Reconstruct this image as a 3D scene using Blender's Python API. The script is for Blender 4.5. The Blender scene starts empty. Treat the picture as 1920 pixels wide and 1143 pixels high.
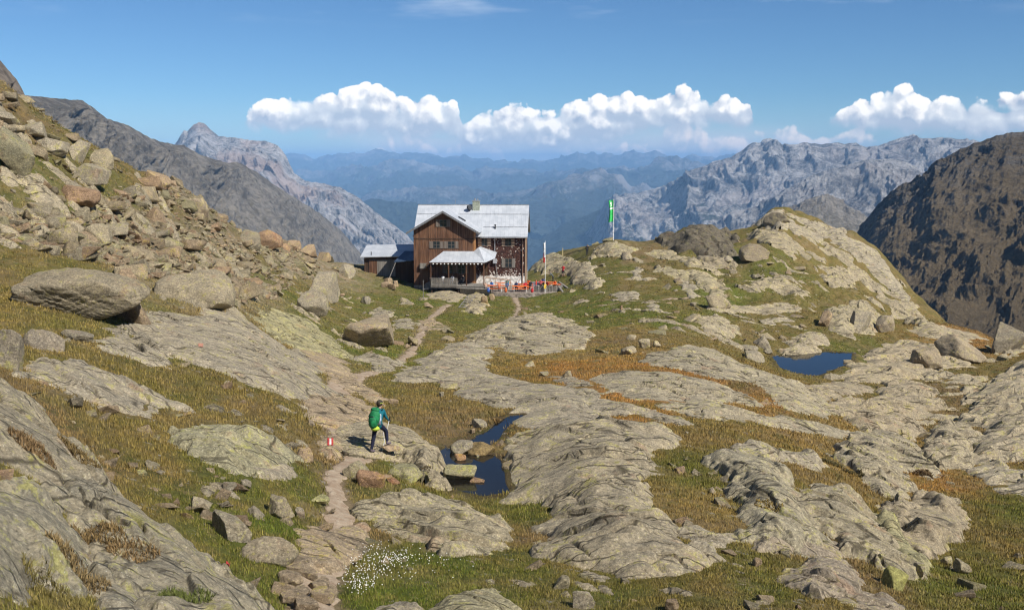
import bpy, math, random
import numpy as np
from mathutils import Vector, Matrix, Euler

SC = bpy.context.scene
COL = SC.collection
R_ = math.radians

# ------------------------------------------------------------------ camera
PITCH = math.atan(271.5 / 1920)
cam_d = bpy.data.cameras.new('camera'); cam = bpy.data.objects.new('camera', cam_d); COL.objects.link(cam)
cam_d.sensor_width = 36; cam_d.lens = 36; cam_d.clip_start = 0.3; cam_d.clip_end = 200000
cam.location = (0, 0, 0); cam.rotation_euler = (math.pi / 2 - PITCH, 0, 0)
SC.camera = cam

# ------------------------------------------------------------------ light
SUN_EL, SUN_AZ = R_(44), R_(133)         # azimuth clockwise from +Y (the view direction)
sd = Vector((math.sin(SUN_AZ) * math.cos(SUN_EL), math.cos(SUN_AZ) * math.cos(SUN_EL), math.sin(SUN_EL)))
sun_d = bpy.data.lights.new('sun', 'SUN'); sun = bpy.data.objects.new('sun', sun_d); COL.objects.link(sun)
sun_d.energy = 4.8; sun_d.angle = R_(0.53); sun_d.color = (1, .95, .87)
sun.rotation_euler = sd.to_track_quat('Z', 'Y').to_euler()
sun.location = (60, -40, 80)

SC.view_settings.view_transform = 'Standard'; SC.view_settings.look = 'None'
SC.view_settings.exposure = 0.35; SC.view_settings.gamma = 1.0
SC.cycles.use_denoising = True
SC.cycles.filter_width = 1.15
try: SC.cycles.denoiser = 'OPENIMAGEDENOISE'
except Exception: pass
SC.cycles.max_bounces = 6; SC.cycles.diffuse_bounces = 2; SC.cycles.glossy_bounces = 2
SC.cycles.transparent_max_bounces = 8; SC.cycles.volume_bounces = 0; SC.cycles.transmission_bounces = 2
SC.cycles.use_adaptive_sampling = True; SC.cycles.adaptive_threshold = 0.01
SC.cycles.sample_clamp_indirect = 4
SC.cycles.use_light_tree = False

# ------------------------------------------------------------------ node helper
class NT:
    def __init__(s, nt): s.nt = nt; nt.nodes.clear()
    def n(s, typ, props=None, **ins):
        nd = s.nt.nodes.new(typ)
        for k, v in (props or {}).items(): setattr(nd, k, v)
        for k, v in ins.items():
            key = int(k[1:]) if k[0] == 'i' and k[1:].isdigit() else k.replace('_', ' ')
            s.set(nd.inputs[key], v)
        return nd
    def set(s, sock, v):
        if isinstance(v, bpy.types.NodeSocket): s.nt.links.new(v, sock)
        elif isinstance(v, bpy.types.Node): s.nt.links.new(v.outputs[0], sock)
        else: sock.default_value = v
    def m(s, op, a, b=0.0, c=0.0, clamp=False):
        nd = s.nt.nodes.new('ShaderNodeMath'); nd.operation = op; nd.use_clamp = clamp
        for i, v in enumerate((a, b, c)): s.set(nd.inputs[i], v)
        return nd.outputs[0]
    def vm(s, op, a, b=(0, 0, 0)):
        nd = s.nt.nodes.new('ShaderNodeVectorMath'); nd.operation = op
        s.set(nd.inputs[0], a)
        if op == 'SCALE': s.set(nd.inputs[3], b)
        else: s.set(nd.inputs[1], b)
        return nd.outputs[0]
    def mix(s, f, a, b, blend='MIX'):
        nd = s.nt.nodes.new('ShaderNodeMix'); nd.data_type = 'RGBA'; nd.blend_type = blend
        def c(v): return (*v, 1) if isinstance(v, tuple) and len(v) == 3 else v
        s.set(nd.inputs[0], f); s.set(nd.inputs[6], c(a)); s.set(nd.inputs[7], c(b))
        return nd.outputs[2]
    def ss(s, v, lo, hi, a=0.0, b=1.0):
        nd = s.nt.nodes.new('ShaderNodeMapRange'); nd.interpolation_type = 'SMOOTHSTEP'
        for i, q in enumerate((v, lo, hi, a, b)): s.set(nd.inputs[i], q)
        return nd.outputs[0]
    def noise(s, vec, scale, detail=4, rough=.55, dist=0.0):
        return s.n('ShaderNodeTexNoise', None, Vector=vec, Scale=scale, Detail=detail, Roughness=rough, Distortion=dist).outputs[0]
    def voro(s, vec, scale, feature='F1', out=0, rnd=1.0):
        return s.n('ShaderNodeTexVoronoi', {'feature': feature}, Vector=vec, Scale=scale, Randomness=rnd).outputs[out]

def new_mat(name):
    m = bpy.data.materials.new(name); m.use_nodes = True
    return m, NT(m.node_tree)

def finish(t, base, rough=.9, bump=None, strength=.5, dist=.05, spec=.25, metal=0.0, **kw):
    p = t.n('ShaderNodeBsdfPrincipled', None, Roughness=rough, Metallic=metal)
    t.set(p.inputs['Base Color'], (*base, 1) if isinstance(base, tuple) and len(base) == 3 else base)
    p.inputs['Specular IOR Level'].default_value = spec
    for k, v in kw.items(): t.set(p.inputs[k.replace('_', ' ')], v)
    if bump is not None:
        b = t.n('ShaderNodeBump', None, Strength=strength, Distance=dist, Height=bump)
        t.set(p.inputs['Normal'], b.outputs[0])
    o = t.n('ShaderNodeOutputMaterial'); t.set(o.inputs[0], p.outputs[0])
    return p

def world_dir(u, v):
    cx, cy = u - 960, 571.5 - v
    c, s_ = math.cos(PITCH), math.sin(PITCH)
    return Vector((cx, 1920 * c + cy * s_, -1920 * s_ + cy * c))

# ------------------------------------------------------------------ world: sky with clouds (in azimuth / elevation)
w = bpy.data.worlds.new('World'); SC.world = w; w.use_nodes = True
t = NT(w.node_tree)
sky = t.n('ShaderNodeTexSky', {'sky_type': 'NISHITA', 'sun_disc': False, 'sun_elevation': SUN_EL, 'sun_rotation': SUN_AZ,
                              'altitude': 2400, 'air_density': 1.0, 'dust_density': 0.2, 'ozone_density': 2.5})
SKY_STRENGTH = 0.077
gen = t.n('ShaderNodeTexCoord').outputs['Generated']
sep = t.n('ShaderNodeSeparateXYZ', None, Vector=gen)
az = t.m('ARCTAN2', sep.outputs[0], sep.outputs[1]); el = t.m('ARCSINE', sep.outputs[2])
def azel(u, v):
    d = world_dir(u, v).normalized()
    return math.atan2(d.x, d.y), math.asin(d.z)
U0, U1 = -400.0, 2320.0
A0, A1 = azel(U0, 300)[0], azel(U1, 300)[0]
E0, E1 = azel(960, 340)[1], azel(960, 100)[1]
def curve(x, pts):
    """float curve of elevation over azimuth; pts = (u, v)"""
    nd = t.nt.nodes.new('ShaderNodeFloatCurve'); c = nd.mapping.curves[0]
    P = []
    for u, v in pts:
        a_, e_ = azel(u, v); P.append(((a_ - A0) / (A1 - A0), (e_ - E0) / (E1 - E0)))
    P.sort()
    c.points[0].location = (0, P[0][1]); c.points[1].location = (1, P[-1][1])
    for p in P: c.points.new(*p)
    nd.mapping.update(); t.set(nd.inputs['Value'], x); return nd.outputs[0]
LAY_A = [(440,222,222),(470,207,235),(520,176,247),(560,174,250),(610,172,252),(650,162,254),(690,153,257),(720,167,257),(760,188,257),(800,185,258),(840,184,255),(862,197,265),(875,220,275),(890,207,280),(915,199,277),(940,207,280),(975,205,282),(1000,202,284),(1035,207,285),(1055,190,285),(1090,185,268),(1130,174,262),(1180,174,252),(1215,184,248),(1240,184,243),(1270,170,241),(1300,169,240),(1340,182,239),(1375,182,239),(1405,195,236),(1412,215,225),(1430,225,225),(1520,226,226),(1570,207,230),(1620,190,241),(1645,172,246),(1685,155,250),(1720,167,250),(1745,184,250),(1780,174,252),(1830,177,254),(1870,180,254),(1920,180,256),(2000,172,256)]
LAY_B = [(600,300,300),(690,292,292),(715,270,292),(745,264,296),(790,268,300),(820,290,300),(850,272,305),(930,282,310),(1010,292,310),(1060,278,308),(1120,288,310),(1180,272,302),(1230,257,298),(1265,240,297),(1310,242,297),(1350,256,292),(1385,252,288),(1410,250,284),(1440,256,270),(1480,250,276),(1540,264,270),(1585,254,262),(1608,247,262),(1640,256,262),(1700,262,262),(2000,262,262)]
xa = t.m('DIVIDE', t.m('SUBTRACT', az, A0), A1 - A0); ye = t.m('DIVIDE', t.m('SUBTRACT', el, E0), E1 - E0)
vecA = t.n('ShaderNodeCombineXYZ', None, X=az, Y=el, Z=0.0).outputs[0]
def n2d(vec, sc, det, ro, dist=0.0): return t.n('ShaderNodeTexNoise', {'noise_dimensions': '2D'}, Vector=vec, Scale=sc, Detail=det, Roughness=ro, Distortion=dist).outputs[0]
def v2d(vec, sc): return t.n('ShaderNodeTexVoronoi', {'voronoi_dimensions': '2D', 'feature': 'F1'}, Vector=vec, Scale=sc, Detail=1.0, Roughness=.5).outputs[0]
wv = t.vm('ADD', vecA, t.vm('SCALE', t.n('ShaderNodeTexNoise', {'noise_dimensions': '2D'}, Vector=vecA, Scale=40.0, Detail=2.0).outputs[1], 0.006))
OFF = (0.0050, 0.0065, 0)
def billow(o):
    v = t.vm('ADD', wv, o); p = t.vm('ADD', vecA, o)
    f1, f2_ = v2d(v, 22), v2d(v, 66)
    b = t.m('MULTIPLY', t.m('SUBTRACT', .22, t.m('MULTIPLY', f1, f1)), 1.9)
    b = t.m('ADD', b, t.m('MULTIPLY', t.m('SUBTRACT', .22, t.m('MULTIPLY', f2_, f2_)), .8))
    return t.m('ADD', b, t.m('MULTIPLY', t.m('SUBTRACT', n2d(p, 95, 7, .6), .5), 1.0))
bA, bB = billow((0, 0, 0)), billow(OFF)
def layer(L, amp):
    top, bot = curve(xa, [(u, a) for u, a, b in L]), curve(xa, [(u, b) for u, a, b in L])
    th = t.m('SUBTRACT', top, bot)
    up_ = t.m('DIVIDE', t.m('SUBTRACT', top, ye), .055)          # distance under the top edge
    lo_ = t.m('DIVIDE', t.m('SUBTRACT', ye, bot), .13)           # soft flat base
    f = t.m('ADD', t.m('ADD', t.m('MINIMUM', up_, 3.0), .6), t.m('MULTIPLY', bA, amp))
    soft = t.ss(t.m('ADD', lo_, t.m('MULTIPLY', bA, .3)), -.6, .35)
    has = t.ss(th, .02, .07)
    fr = t.m('DIVIDE', t.m('SUBTRACT', ye, bot), t.m('MAXIMUM', th, .02))
    body = t.m('MULTIPLY', t.ss(t.m('ADD', t.m('ADD', up_, .1), t.m('MULTIPLY', bA, .8)), .0, .9), soft)
    return f, t.m('MULTIPLY', has, soft), fr, t.m('MULTIPLY', body, has)
fA, hA, rA, uA = layer(LAY_A, 1.25)
fB, hB, rB, uB = layer([(u, a - 7 if b > a else a, b + 8 if b > a else b) for u, a, b in LAY_B], 1.3)
rel = t.m('SUBTRACT', bA, bB)
alA = t.m('MULTIPLY', t.ss(fA, .0, .40), hA); alB = t.m('MULTIPLY', t.m('MULTIPLY', t.ss(fB, .1, 1.0), hB), .72)
front = t.ss(sep.outputs[1], 0.0, .2)
litA = t.m('ADD', t.m('ADD', .05, t.m('MULTIPLY', t.ss(rA, .0, .95), .80)), t.m('MULTIPLY', rel, .8), clamp=True)  # cloud light and shade painted in: bright tops, relief towards the sun
litB = t.m('ADD', t.m('ADD', .10, t.m('MULTIPLY', rB, .6)), t.m('MULTIPLY', rel, 1.0), clamp=True)
cA = t.mix(litA, (.34, .42, .55), (.97, .95, .93)); cB = t.mix(litB, (.46, .53, .64), (.92, .82, .80))
skyc = t.vm('SCALE', sky.outputs[0], SKY_STRENGTH)
skyc = t.vm('MULTIPLY', skyc, (0.54, .78, .98))
cir = t.m('MULTIPLY', t.ss(n2d(t.vm('MULTIPLY', vecA, (1, 6, 1)), 5, 4, .6), .5, .75), .28)
cir = t.m('MULTIPLY', cir, t.ss(el, azel(960, 60)[1], azel(960, 0)[1]))
skyc = t.mix(cir, skyc, (.8, .85, .9))
veil = t.m('MULTIPLY', t.ss(el, azel(960, 170)[1], azel(960, 320)[1]), .55)
skyc = t.mix(veil, skyc, (.38, .52, .66))
hz_ = t.m('MULTIPLY', t.ss(el, azel(960, 225)[1], azel(960, 275)[1]), t.m('MULTIPLY', t.ss(az, azel(560, 300)[0], azel(760, 300)[0]), t.ss(az, azel(1560, 300)[0], azel(1380, 300)[0])))
hz_ = t.m('MULTIPLY', hz_, t.ss(n2d(t.vm('MULTIPLY', vecA, (1, 4, 1)), 14, 5, .55), .25, .6, .5, .9))
skyc = t.mix(t.m('MULTIPLY', hz_, front), skyc, (.52, .58, .67))
outc = t.mix(t.m('MULTIPLY', alB, front), skyc, cB)
cC = t.mix(t.m('ADD', t.ss(rA, .1, 1.0), t.m('MULTIPLY', rel, .35), clamp=True), (.42, .49, .60), (.84, .86, .88))
outc = t.mix(t.m('MULTIPLY', t.m('MULTIPLY', uA, .95), front), outc, cC)
outc = t.mix(t.m('MULTIPLY', t.m('MULTIPLY', alA, t.ss(t.m('ADD', rA, t.m('MULTIPLY', bA, .5)), .1, .55)), front), outc, cA)
bg = t.n('ShaderNodeBackground', None, Color=outc, Strength=1.0)
o = t.n('ShaderNodeOutputWorld'); t.set(o.inputs[0], bg.outputs[0])

# ------------------------------------------------------------------ numpy noise
def _hash(ix, iy, seed):
    h = (ix.astype(np.int64) * 374761393 + iy.astype(np.int64) * 668265263 + seed * 1442695041) & 0xffffffff
    h = ((h ^ (h >> 13)) * 1274126177) & 0xffffffff
    return (h ^ (h >> 16)) & 0xffffffff
_GA = np.linspace(0, 2 * np.pi, 256, endpoint=False); _GX, _GY = np.cos(_GA), np.sin(_GA)
def pn(x, y, seed=0):
    x = np.asarray(x, float); y = np.asarray(y, float)
    ix, iy = np.floor(x), np.floor(y); fx, fy = x - ix, y - iy
    ux, uy = fx * fx * fx * (fx * (fx * 6 - 15) + 10), fy * fy * fy * (fy * (fy * 6 - 15) + 10)
    def g(dx, dy):
        h = _hash(ix + dx, iy + dy, seed) & 255
        return _GX[h] * (fx - dx) + _GY[h] * (fy - dy)
    a, b, c, d = g(0, 0), g(1, 0), g(0, 1), g(1, 1)
    return ((a + (b - a) * ux) * (1 - uy) + (c + (d - c) * ux) * uy) * 1.5
def fbm(x, y, o=4, seed=0, gain=.5, ridge=False):
    s = 0; a = 1; tot = 0
    for i in range(o):
        n = pn(x * 2 ** i, y * 2 ** i, seed + i * 17)
        if ridge: n = 1 - 2 * np.abs(n)
        s = s + a * n; tot += a; a *= gain
    return s / tot
def voro2(x, y, seed=0):
    ix, iy = np.floor(x), np.floor(y)
    f1 = np.full(x.shape, 9.0); f2 = np.full(x.shape, 9.0); idc = np.zeros(x.shape)
    for dx in (-1, 0, 1):
        for dy in (-1, 0, 1):
            h = _hash(ix + dx, iy + dy, seed)
            px = ix + dx + (h & 1023) / 1024; py = iy + dy + ((h >> 10) & 1023) / 1024
            d = np.hypot(px - x, py - y)
            n = d < f1
            f2 = np.where(n, f1, np.minimum(f2, d)); idc = np.where(n, (h >> 20) / 4096.0, idc); f1 = np.where(n, d, f1)
    return f1, f2, idc
def sstep(a, b, x):
    q = np.clip((x - a) / (b - a), 0, 1); return q * q * (3 - 2 * q)

# ------------------------------------------------------------------ objects helpers
def tag(o, label=None, cat=None, group=None, kind=None):
    if label: o['label'] = label
    if cat: o['category'] = cat
    if group: o['group'] = group
    if kind: o['kind'] = kind
    return o
def mesh_np(name, verts, faces, mat=None, smooth=True, parent=None, loc=None, colors=None):
    """faces: int array (n,3) or (n,4)"""
    verts = np.asarray(verts, np.float32)
    if loc is not None: verts = verts - np.asarray(loc, np.float32)
    faces = np.asarray(faces, np.int32); k = faces.shape[1]; n = len(faces)
    me = bpy.data.meshes.new(name)
    me.vertices.add(len(verts)); me.vertices.foreach_set('co', verts.ravel())
    me.loops.add(n * k); me.loops.foreach_set('vertex_index', faces.ravel())
    me.polygons.add(n); me.polygons.foreach_set('loop_start', np.arange(0, n * k, k, dtype=np.int32))
    me.polygons.foreach_set('use_smooth', np.full(n, smooth, bool))
    me.update(calc_edges=True)
    if colors is not None:
        at = me.attributes.new('col', 'FLOAT_COLOR', 'POINT')
        c4 = np.ones((len(verts), 4), np.float32); c4[:, :3] = colors; at.data.foreach_set('color', c4.ravel())
    if mat: me.materials.append(mat)
    ob = bpy.data.objects.new(name, me); COL.objects.link(ob)
    if parent: ob.parent = parent
    if loc is not None: ob.location = loc
    return ob
def grid_faces(nr, nc):
    i = np.arange(nr - 1)[:, None] * nc + np.arange(nc - 1)[None]
    return np.stack([i, i + 1, i + nc + 1, i + nc], -1).reshape(-1, 4)
# ------------------------------------------------------------------ base terrain from surveyed points (photo px, distance)
SURVEY = {
 -120: [(1143,8.5),(860,15),(690,26),(570,38),(500,48),(400,54),(300,60),(200,68),(100,76)],
 0: [(1143,10.5),(1000,14),(860,18),(690,28),(610,36),(570,40),(500,50),(400,58),(300,64),(200,72),(157,78)],
 200: [(1143,13),(1000,17),(880,22),(800,26),(700,33),(640,38),(560,48),(500,56),(420,66),(350,75),(283,85)],
 300: [(1000,19),(900,23),(800,28),(700,36),(600,48),(540,56),(480,66),(400,80),(328,95)],
 400: [(1143,16),(1000,20.5),(900,24),(800,30),(700,38),(600,52),(550,62),(500,75),(450,92),(400,106)],
 520: [(1143,17),(1000,22),(900,26.5),(800,33),(700,43),(620,62),(560,80),(500,108),(455,128)],
 640: [(1143,18),(1000,24),(850,33),(750,43),(700,52),(640,72),(600,92),(560,118),(530,135),(492,150)],
 800: [(1143,18.5),(1000,25.3),(850,34.5),(750,46),(690,61),(640,80),(600,102),(570,121),(545,139)],
 960: [(1143,19),(1000,26),(925,32),(790,41),(730,52),(680,66),(620,92),(590,112),(560,132),(545,141)],
 1040: [(600,108),(575,122),(558,129),(547,135),(536,142),(515,150),(490,158),(474,164)],
 1150: [(1143,19.5),(1000,25),(850,34),(750,46),(700,56),(640,78),(600,98),(560,118),(520,132),(480,145),(449,153)],
 1300: [(1143,19),(1000,25),(900,31),(800,41),(740,50),(700,58),(650,76),(600,96),(560,118),(530,128),(480,140),(448,149),(428,158)],
 1230: [(500,138),(470,147),(450,152)],
 1388: [(490,142),(455,154),(434,161)],
 1440: [(1143,19),(1000,26),(900,32),(800,44),(720,60),(700,70),(680,90),(640,100),(600,112),(570,122),(540,130),(500,138),(455,150),(412,164),(399,169)],
 1540: [(760,62),(705,85),(660,96),(600,115),(560,130),(500,145),(455,157),(427,167)],
 1600: [(1143,20),(950,33),(850,44),(800,54),(740,74),(700,88),(650,104),(600,122),(550,138),(500,150),(450,163)],
 1680: [(560,146),(512,158)],
 1750: [(1143,22.5),(1050,29),(950,38),(850,52),(760,74),(700,92),(640,112),(600,135),(583,146)],
 1850: [(640,118),(628,124)],
 1920: [(1143,24),(1000,34),(900,44),(800,62),(720,84),(660,105),(640,112)],
 2060: [(1143,25),(1000,35),(800,62),(720,82),(650,105)],
}
EDGE_ = {-120: .13, 0: .13, 200: .16, 300: .2, 400: .22, 520: .24, 640: .22, 800: .1, 960: .1, 1150: .22, 1300: .2, 1440: .2, 1540: .22, 1600: .25,
        1680: .25, 1750: .25, 1850: .25, 1920: .22, 2060: .22}
KA = 2.2
_pts = []
for u, L in SURVEY.items():
    for v, y in L:
        d = world_dir(u, v); p = d * (y / d.y)
        _pts.append((math.atan2(p.x, p.y) * KA, math.log(math.hypot(p.x, p.y)), p.z))
    v, y = L[-1]; d = world_dir(u, v); p = d * (y / d.y); r = math.hypot(p.x, p.y); a = math.atan2(p.x, p.y)
    if u in (800, 960):        # level ground under and behind the hut, then the drop
        _pts.append((a * KA, math.log(r * 1.12), p.z - .3)); _pts.append((a * KA, math.log(r * 1.22), p.z - 4))
        _pts.append((a * KA, math.log(r * 1.5), p.z - 34))
    else:
        f = p.z / r
        _pts.append((a * KA, math.log(r * 1.06), f * r * 1.06 - 1.2))
        _pts.append((a * KA, math.log(r * 1.2), f * r * 1.2 - 9)); _pts.append((a * KA, math.log(r * 1.6), f * r * 1.6 - 42))
for a in (-32, -20, -8, 4, 16, 30):
    _pts.append((R_(a) * KA, math.log(4.0), -4.0)); _pts.append((R_(a) * KA, math.log(2.0), -2.4))
_pts = np.array(_pts)
def _phi(r2): return 0.5 * r2 * np.log(r2 + 1e-9)
_P = _pts[:, :2]; _n = len(_P)
_K = _phi(((_P[:, None] - _P[None]) ** 2).sum(-1)) + np.eye(_n) * 3e-4
_A = np.zeros((_n + 3, _n + 3)); _A[:_n, :_n] = _K; _A[:_n, _n] = 1; _A[:_n, _n + 1:] = _P; _A[_n, :_n] = 1; _A[_n + 1:, :_n] = _P.T
_wt = np.linalg.solve(_A, np.concatenate([_pts[:, 2], [0, 0, 0]]))
LA0, LA1, NA = -R_(38), R_(38), 420
LR0, LR1, NR = math.log(2.0), math.log(260), 520
_ga = np.linspace(LA0, LA1, NA); _gr = np.linspace(LR0, LR1, NR)
_GG = np.zeros((NR, NA))
for j in range(NR):
    q = np.stack([_ga * KA, np.full(NA, _gr[j])], -1)
    _GG[j] = _phi(((q[:, None] - _P[None]) ** 2).sum(-1)) @ _wt[:_n] + _wt[_n] + q @ _wt[_n + 1:]
# craggy relief of the knoll and the scree slope
_GR2, _GA2 = np.meshgrid(np.exp(_gr), _ga, indexing='ij'); _gx, _gy = _GR2 * np.sin(_GA2), _GR2 * np.cos(_GA2)
_mk = sstep(108, 130, _GR2) * sstep(R_(7), R_(10), _GA2) * (1 - sstep(R_(21), R_(24), _GA2))
_ml = sstep(55, 75, _GR2) * (1 - sstep(-R_(12), -R_(9), _GA2))
_GG += _mk * (fbm(_gx / 15, _gy / 10, 4, 301) * 2.2 + fbm(_gx / 5, _gy / 5, 3, 302, ridge=True) * .7) + _ml * (fbm(_gx / 12, _gy / 12, 4, 303) * 1.0)
_far_r = np.array([200, 260, 400, 700, 1500, 3000, 6000, 12000, 90000.]); _far_z = np.array([-45, -75, -130, -240, -430, -650, -900, -1000, -1000.])
def H0(x, y):
    """smooth terrain height"""
    x = np.asarray(x, float); y = np.asarray(y, float)
    r = np.hypot(x, y) + 1e-6; a = np.arctan2(x, y); lr = np.log(r)
    fa = (np.clip(a, LA0, LA1) - LA0) / (LA1 - LA0) * (NA - 1.001); fr = (np.clip(lr, LR0, LR1) - LR0) / (LR1 - LR0) * (NR - 1.001)
    ia, ir = fa.astype(int), fr.astype(int); ta, tr = fa - ia, fr - ir
    g = _GG
    z = (g[ir, ia] * (1 - ta) + g[ir, ia + 1] * ta) * (1 - tr) + (g[ir + 1, ia] * (1 - ta) + g[ir + 1, ia + 1] * ta) * tr
    zf = np.interp(r, _far_r, _far_z)
    k = sstep(math.log(215), math.log(258), lr); z = z * (1 - k) + np.minimum(zf, -60) * k
    z = np.where(r > 258, zf, z)
    gen_ = -2.2 + 0.0 * r + np.minimum(r, 300) * 0.12
    kb = sstep(R_(50), R_(110), np.abs(a))
    near = 1 - sstep(400, 1500, r)
    return z * (1 - kb * near) + gen_ * kb * near
def unproj(u, v, dz=0.0, fn=None):
    d = world_dir(u, v); ys = np.exp(np.linspace(math.log(5), math.log(250), 2600))
    x = d.x / d.y * ys; zr = d.z / d.y * ys
    gap = zr - (fn or H0)(x, ys) - dz
    hit = np.nonzero(gap < 0)[0]
    if len(hit) and hit[0] > 0:
        i = hit[0]; k = gap[i - 1] / (gap[i - 1] - gap[i]); y = ys[i - 1] + (ys[i] - ys[i - 1]) * k
    elif len(hit): y = ys[0]
    else: y = ys[np.argmin(gap / ys)]
    return np.array([d.x / d.y * y, y])
def poly_sdf(px, py, poly):
    """signed distance, positive inside"""
    P = np.asarray(poly, float); Q = np.roll(P, -1, 0)
    d2 = np.full(px.shape, 1e12); ins = np.zeros(px.shape, bool)
    for (ax, ay), (bx, by) in zip(P, Q):
        ex, ey = bx - ax, by - ay; l2 = ex * ex + ey * ey + 1e-12
        k = np.clip(((px - ax) * ex + (py - ay) * ey) / l2, 0, 1)
        d2 = np.minimum(d2, (px - ax - k * ex) ** 2 + (py - ay - k * ey) ** 2)
        c = (ay > py) != (by > py)
        with np.errstate(divide='ignore', invalid='ignore'):
            xi = (bx - ax) * (py - ay) / (by - ay if by != ay else 1e-9) + ax
        ins ^= c & (px < xi)
    d = np.sqrt(d2); return np.where(ins, d, -d)
def line_dist(px, py, pts, widths):
    best = np.full(px.shape, 1e9)
    for (a, b, wa, wb) in zip(pts[:-1], pts[1:], widths[:-1], widths[1:]):
        ex, ey = b[0] - a[0], b[1] - a[1]; l2 = ex * ex + ey * ey + 1e-9
        k = np.clip(((px - a[0]) * ex + (py - a[1]) * ey) / l2, 0, 1)
        best = np.minimum(best, np.hypot(px - a[0] - k * ex, py - a[1] - k * ey) - (wa + (wb - wa) * k))
    return best

# ponds: (photo outline, level)
def level_pt(u, v, z):
    d = world_dir(u, v); k = z / d.z; return np.array([d.x * k, d.y * k])
POND_A = [(808,903),(822,880),(822,845),(838,838),(850,848),(880,852),(925,852),(940,862),(948,885),(950,905),(958,922),(905,930),(860,920),(830,912)]
POND_A2 = [(878,826),(893,815),(915,806),(930,790),(958,778),(985,777),(962,795),(946,808),(938,822),(922,834),(900,838),(884,834)]
POND_B = [(1447,668),(1470,664),(1500,664),(1530,660),(1560,660),(1598,662),(1596,680),(1570,690),(1545,700),(1525,706),(1490,700),(1462,688)]
POND_C = [(1395,556),(1420,548),(1445,549),(1440,562),(1410,570),(1380,570)]
ponds = []
for P_, seedpx in ((POND_A, (890, 900)), (POND_A2, (905, 810)), (POND_B, (1525, 685))):
    c = unproj(*seedpx); z = float(H0(c[0], c[1])) - .1
    ponds.append(([level_pt(u, v, z) for u, v in P_], z))
_pond_bb = []
for P_, z in ponds:
    A_ = np.array(P_); _pond_bb.append((A_[:, 0].min() - 3, A_[:, 0].max() + 3, A_[:, 1].min() - 3, A_[:, 1].max() + 3))

PATH_PX = [(588,1160,.5),(590,1090,.45),(622,1040,.42),(640,1000,.4),(634,940,.32),(624,895,.28),(650,866,.32),(690,846,.42),(725,836,.3)]
PATH2_PX = [(660,858,.35),(640,815,.5),(606,775,.8),(620,738,.7),(665,705,.6),(715,690,.35),(768,662,.4),(790,622,.5),(800,600,.45),(830,577,.5),(842,570,.45)]
PATH3_PX = [(960,600,.3),(974,575,.35),(966,560,.4),(967,552,.4)]
PATH4_PX = [(1130,572,.35),(1160,566,.3),(1220,563,.3),(1280,560,.3),(1320,556,.3),(1360,552,.3)]
paths = []
for L in (PATH_PX, PATH2_PX, PATH3_PX, PATH4_PX):
    paths.append(([unproj(u, v) for u, v, w_ in L], [w_ * .92 for _, _, w_ in L]))

def H(x, y):
    """terrain height used to set things down: smooth terrain with pond basins"""
    z = H0(x, y); x = np.asarray(x, float); y = np.asarray(y, float)
    for (P_, lv), bb in zip(ponds, _pond_bb):
        m = (x > bb[0]) & (x < bb[1]) & (y > bb[2]) & (y < bb[3])
        if not np.any(m): continue
        s = poly_sdf(x[m], y[m], P_) if x.ndim else poly_sdf(np.array([x]), np.array([y]), P_)
        zz = z[m] if x.ndim else np.array([z])
        k = sstep(-2.2, -0.05, s)
        zz = zz * (1 - k) + (lv + 0.03) * k
        zz = zz - sstep(-0.05, 0.5, s) * .45
        if x.ndim: z[m] = zz
        else: z = zz[0]
    return z
def Hs(x, y): return float(H(np.array([float(x)]), np.array([float(y)]))[0])
def ground_detail(x, y):
    r = np.hypot(x, y)
    amp = np.clip(r / 40, .6, 2.0)
    n = fbm(x / 3.1, y / 3.1, 4, 5) * .16 * amp + fbm(x / .7, y / .7, 3, 9) * .035
    pw = np.full(x.shape, 9.0)
    for P_, w_ in paths: pw = np.minimum(pw, line_dist(x, y, P_, w_))
    n = n - .10 * (1 - sstep(-.1, .5, pw)) * (r < 170)
    return n, pw

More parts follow.
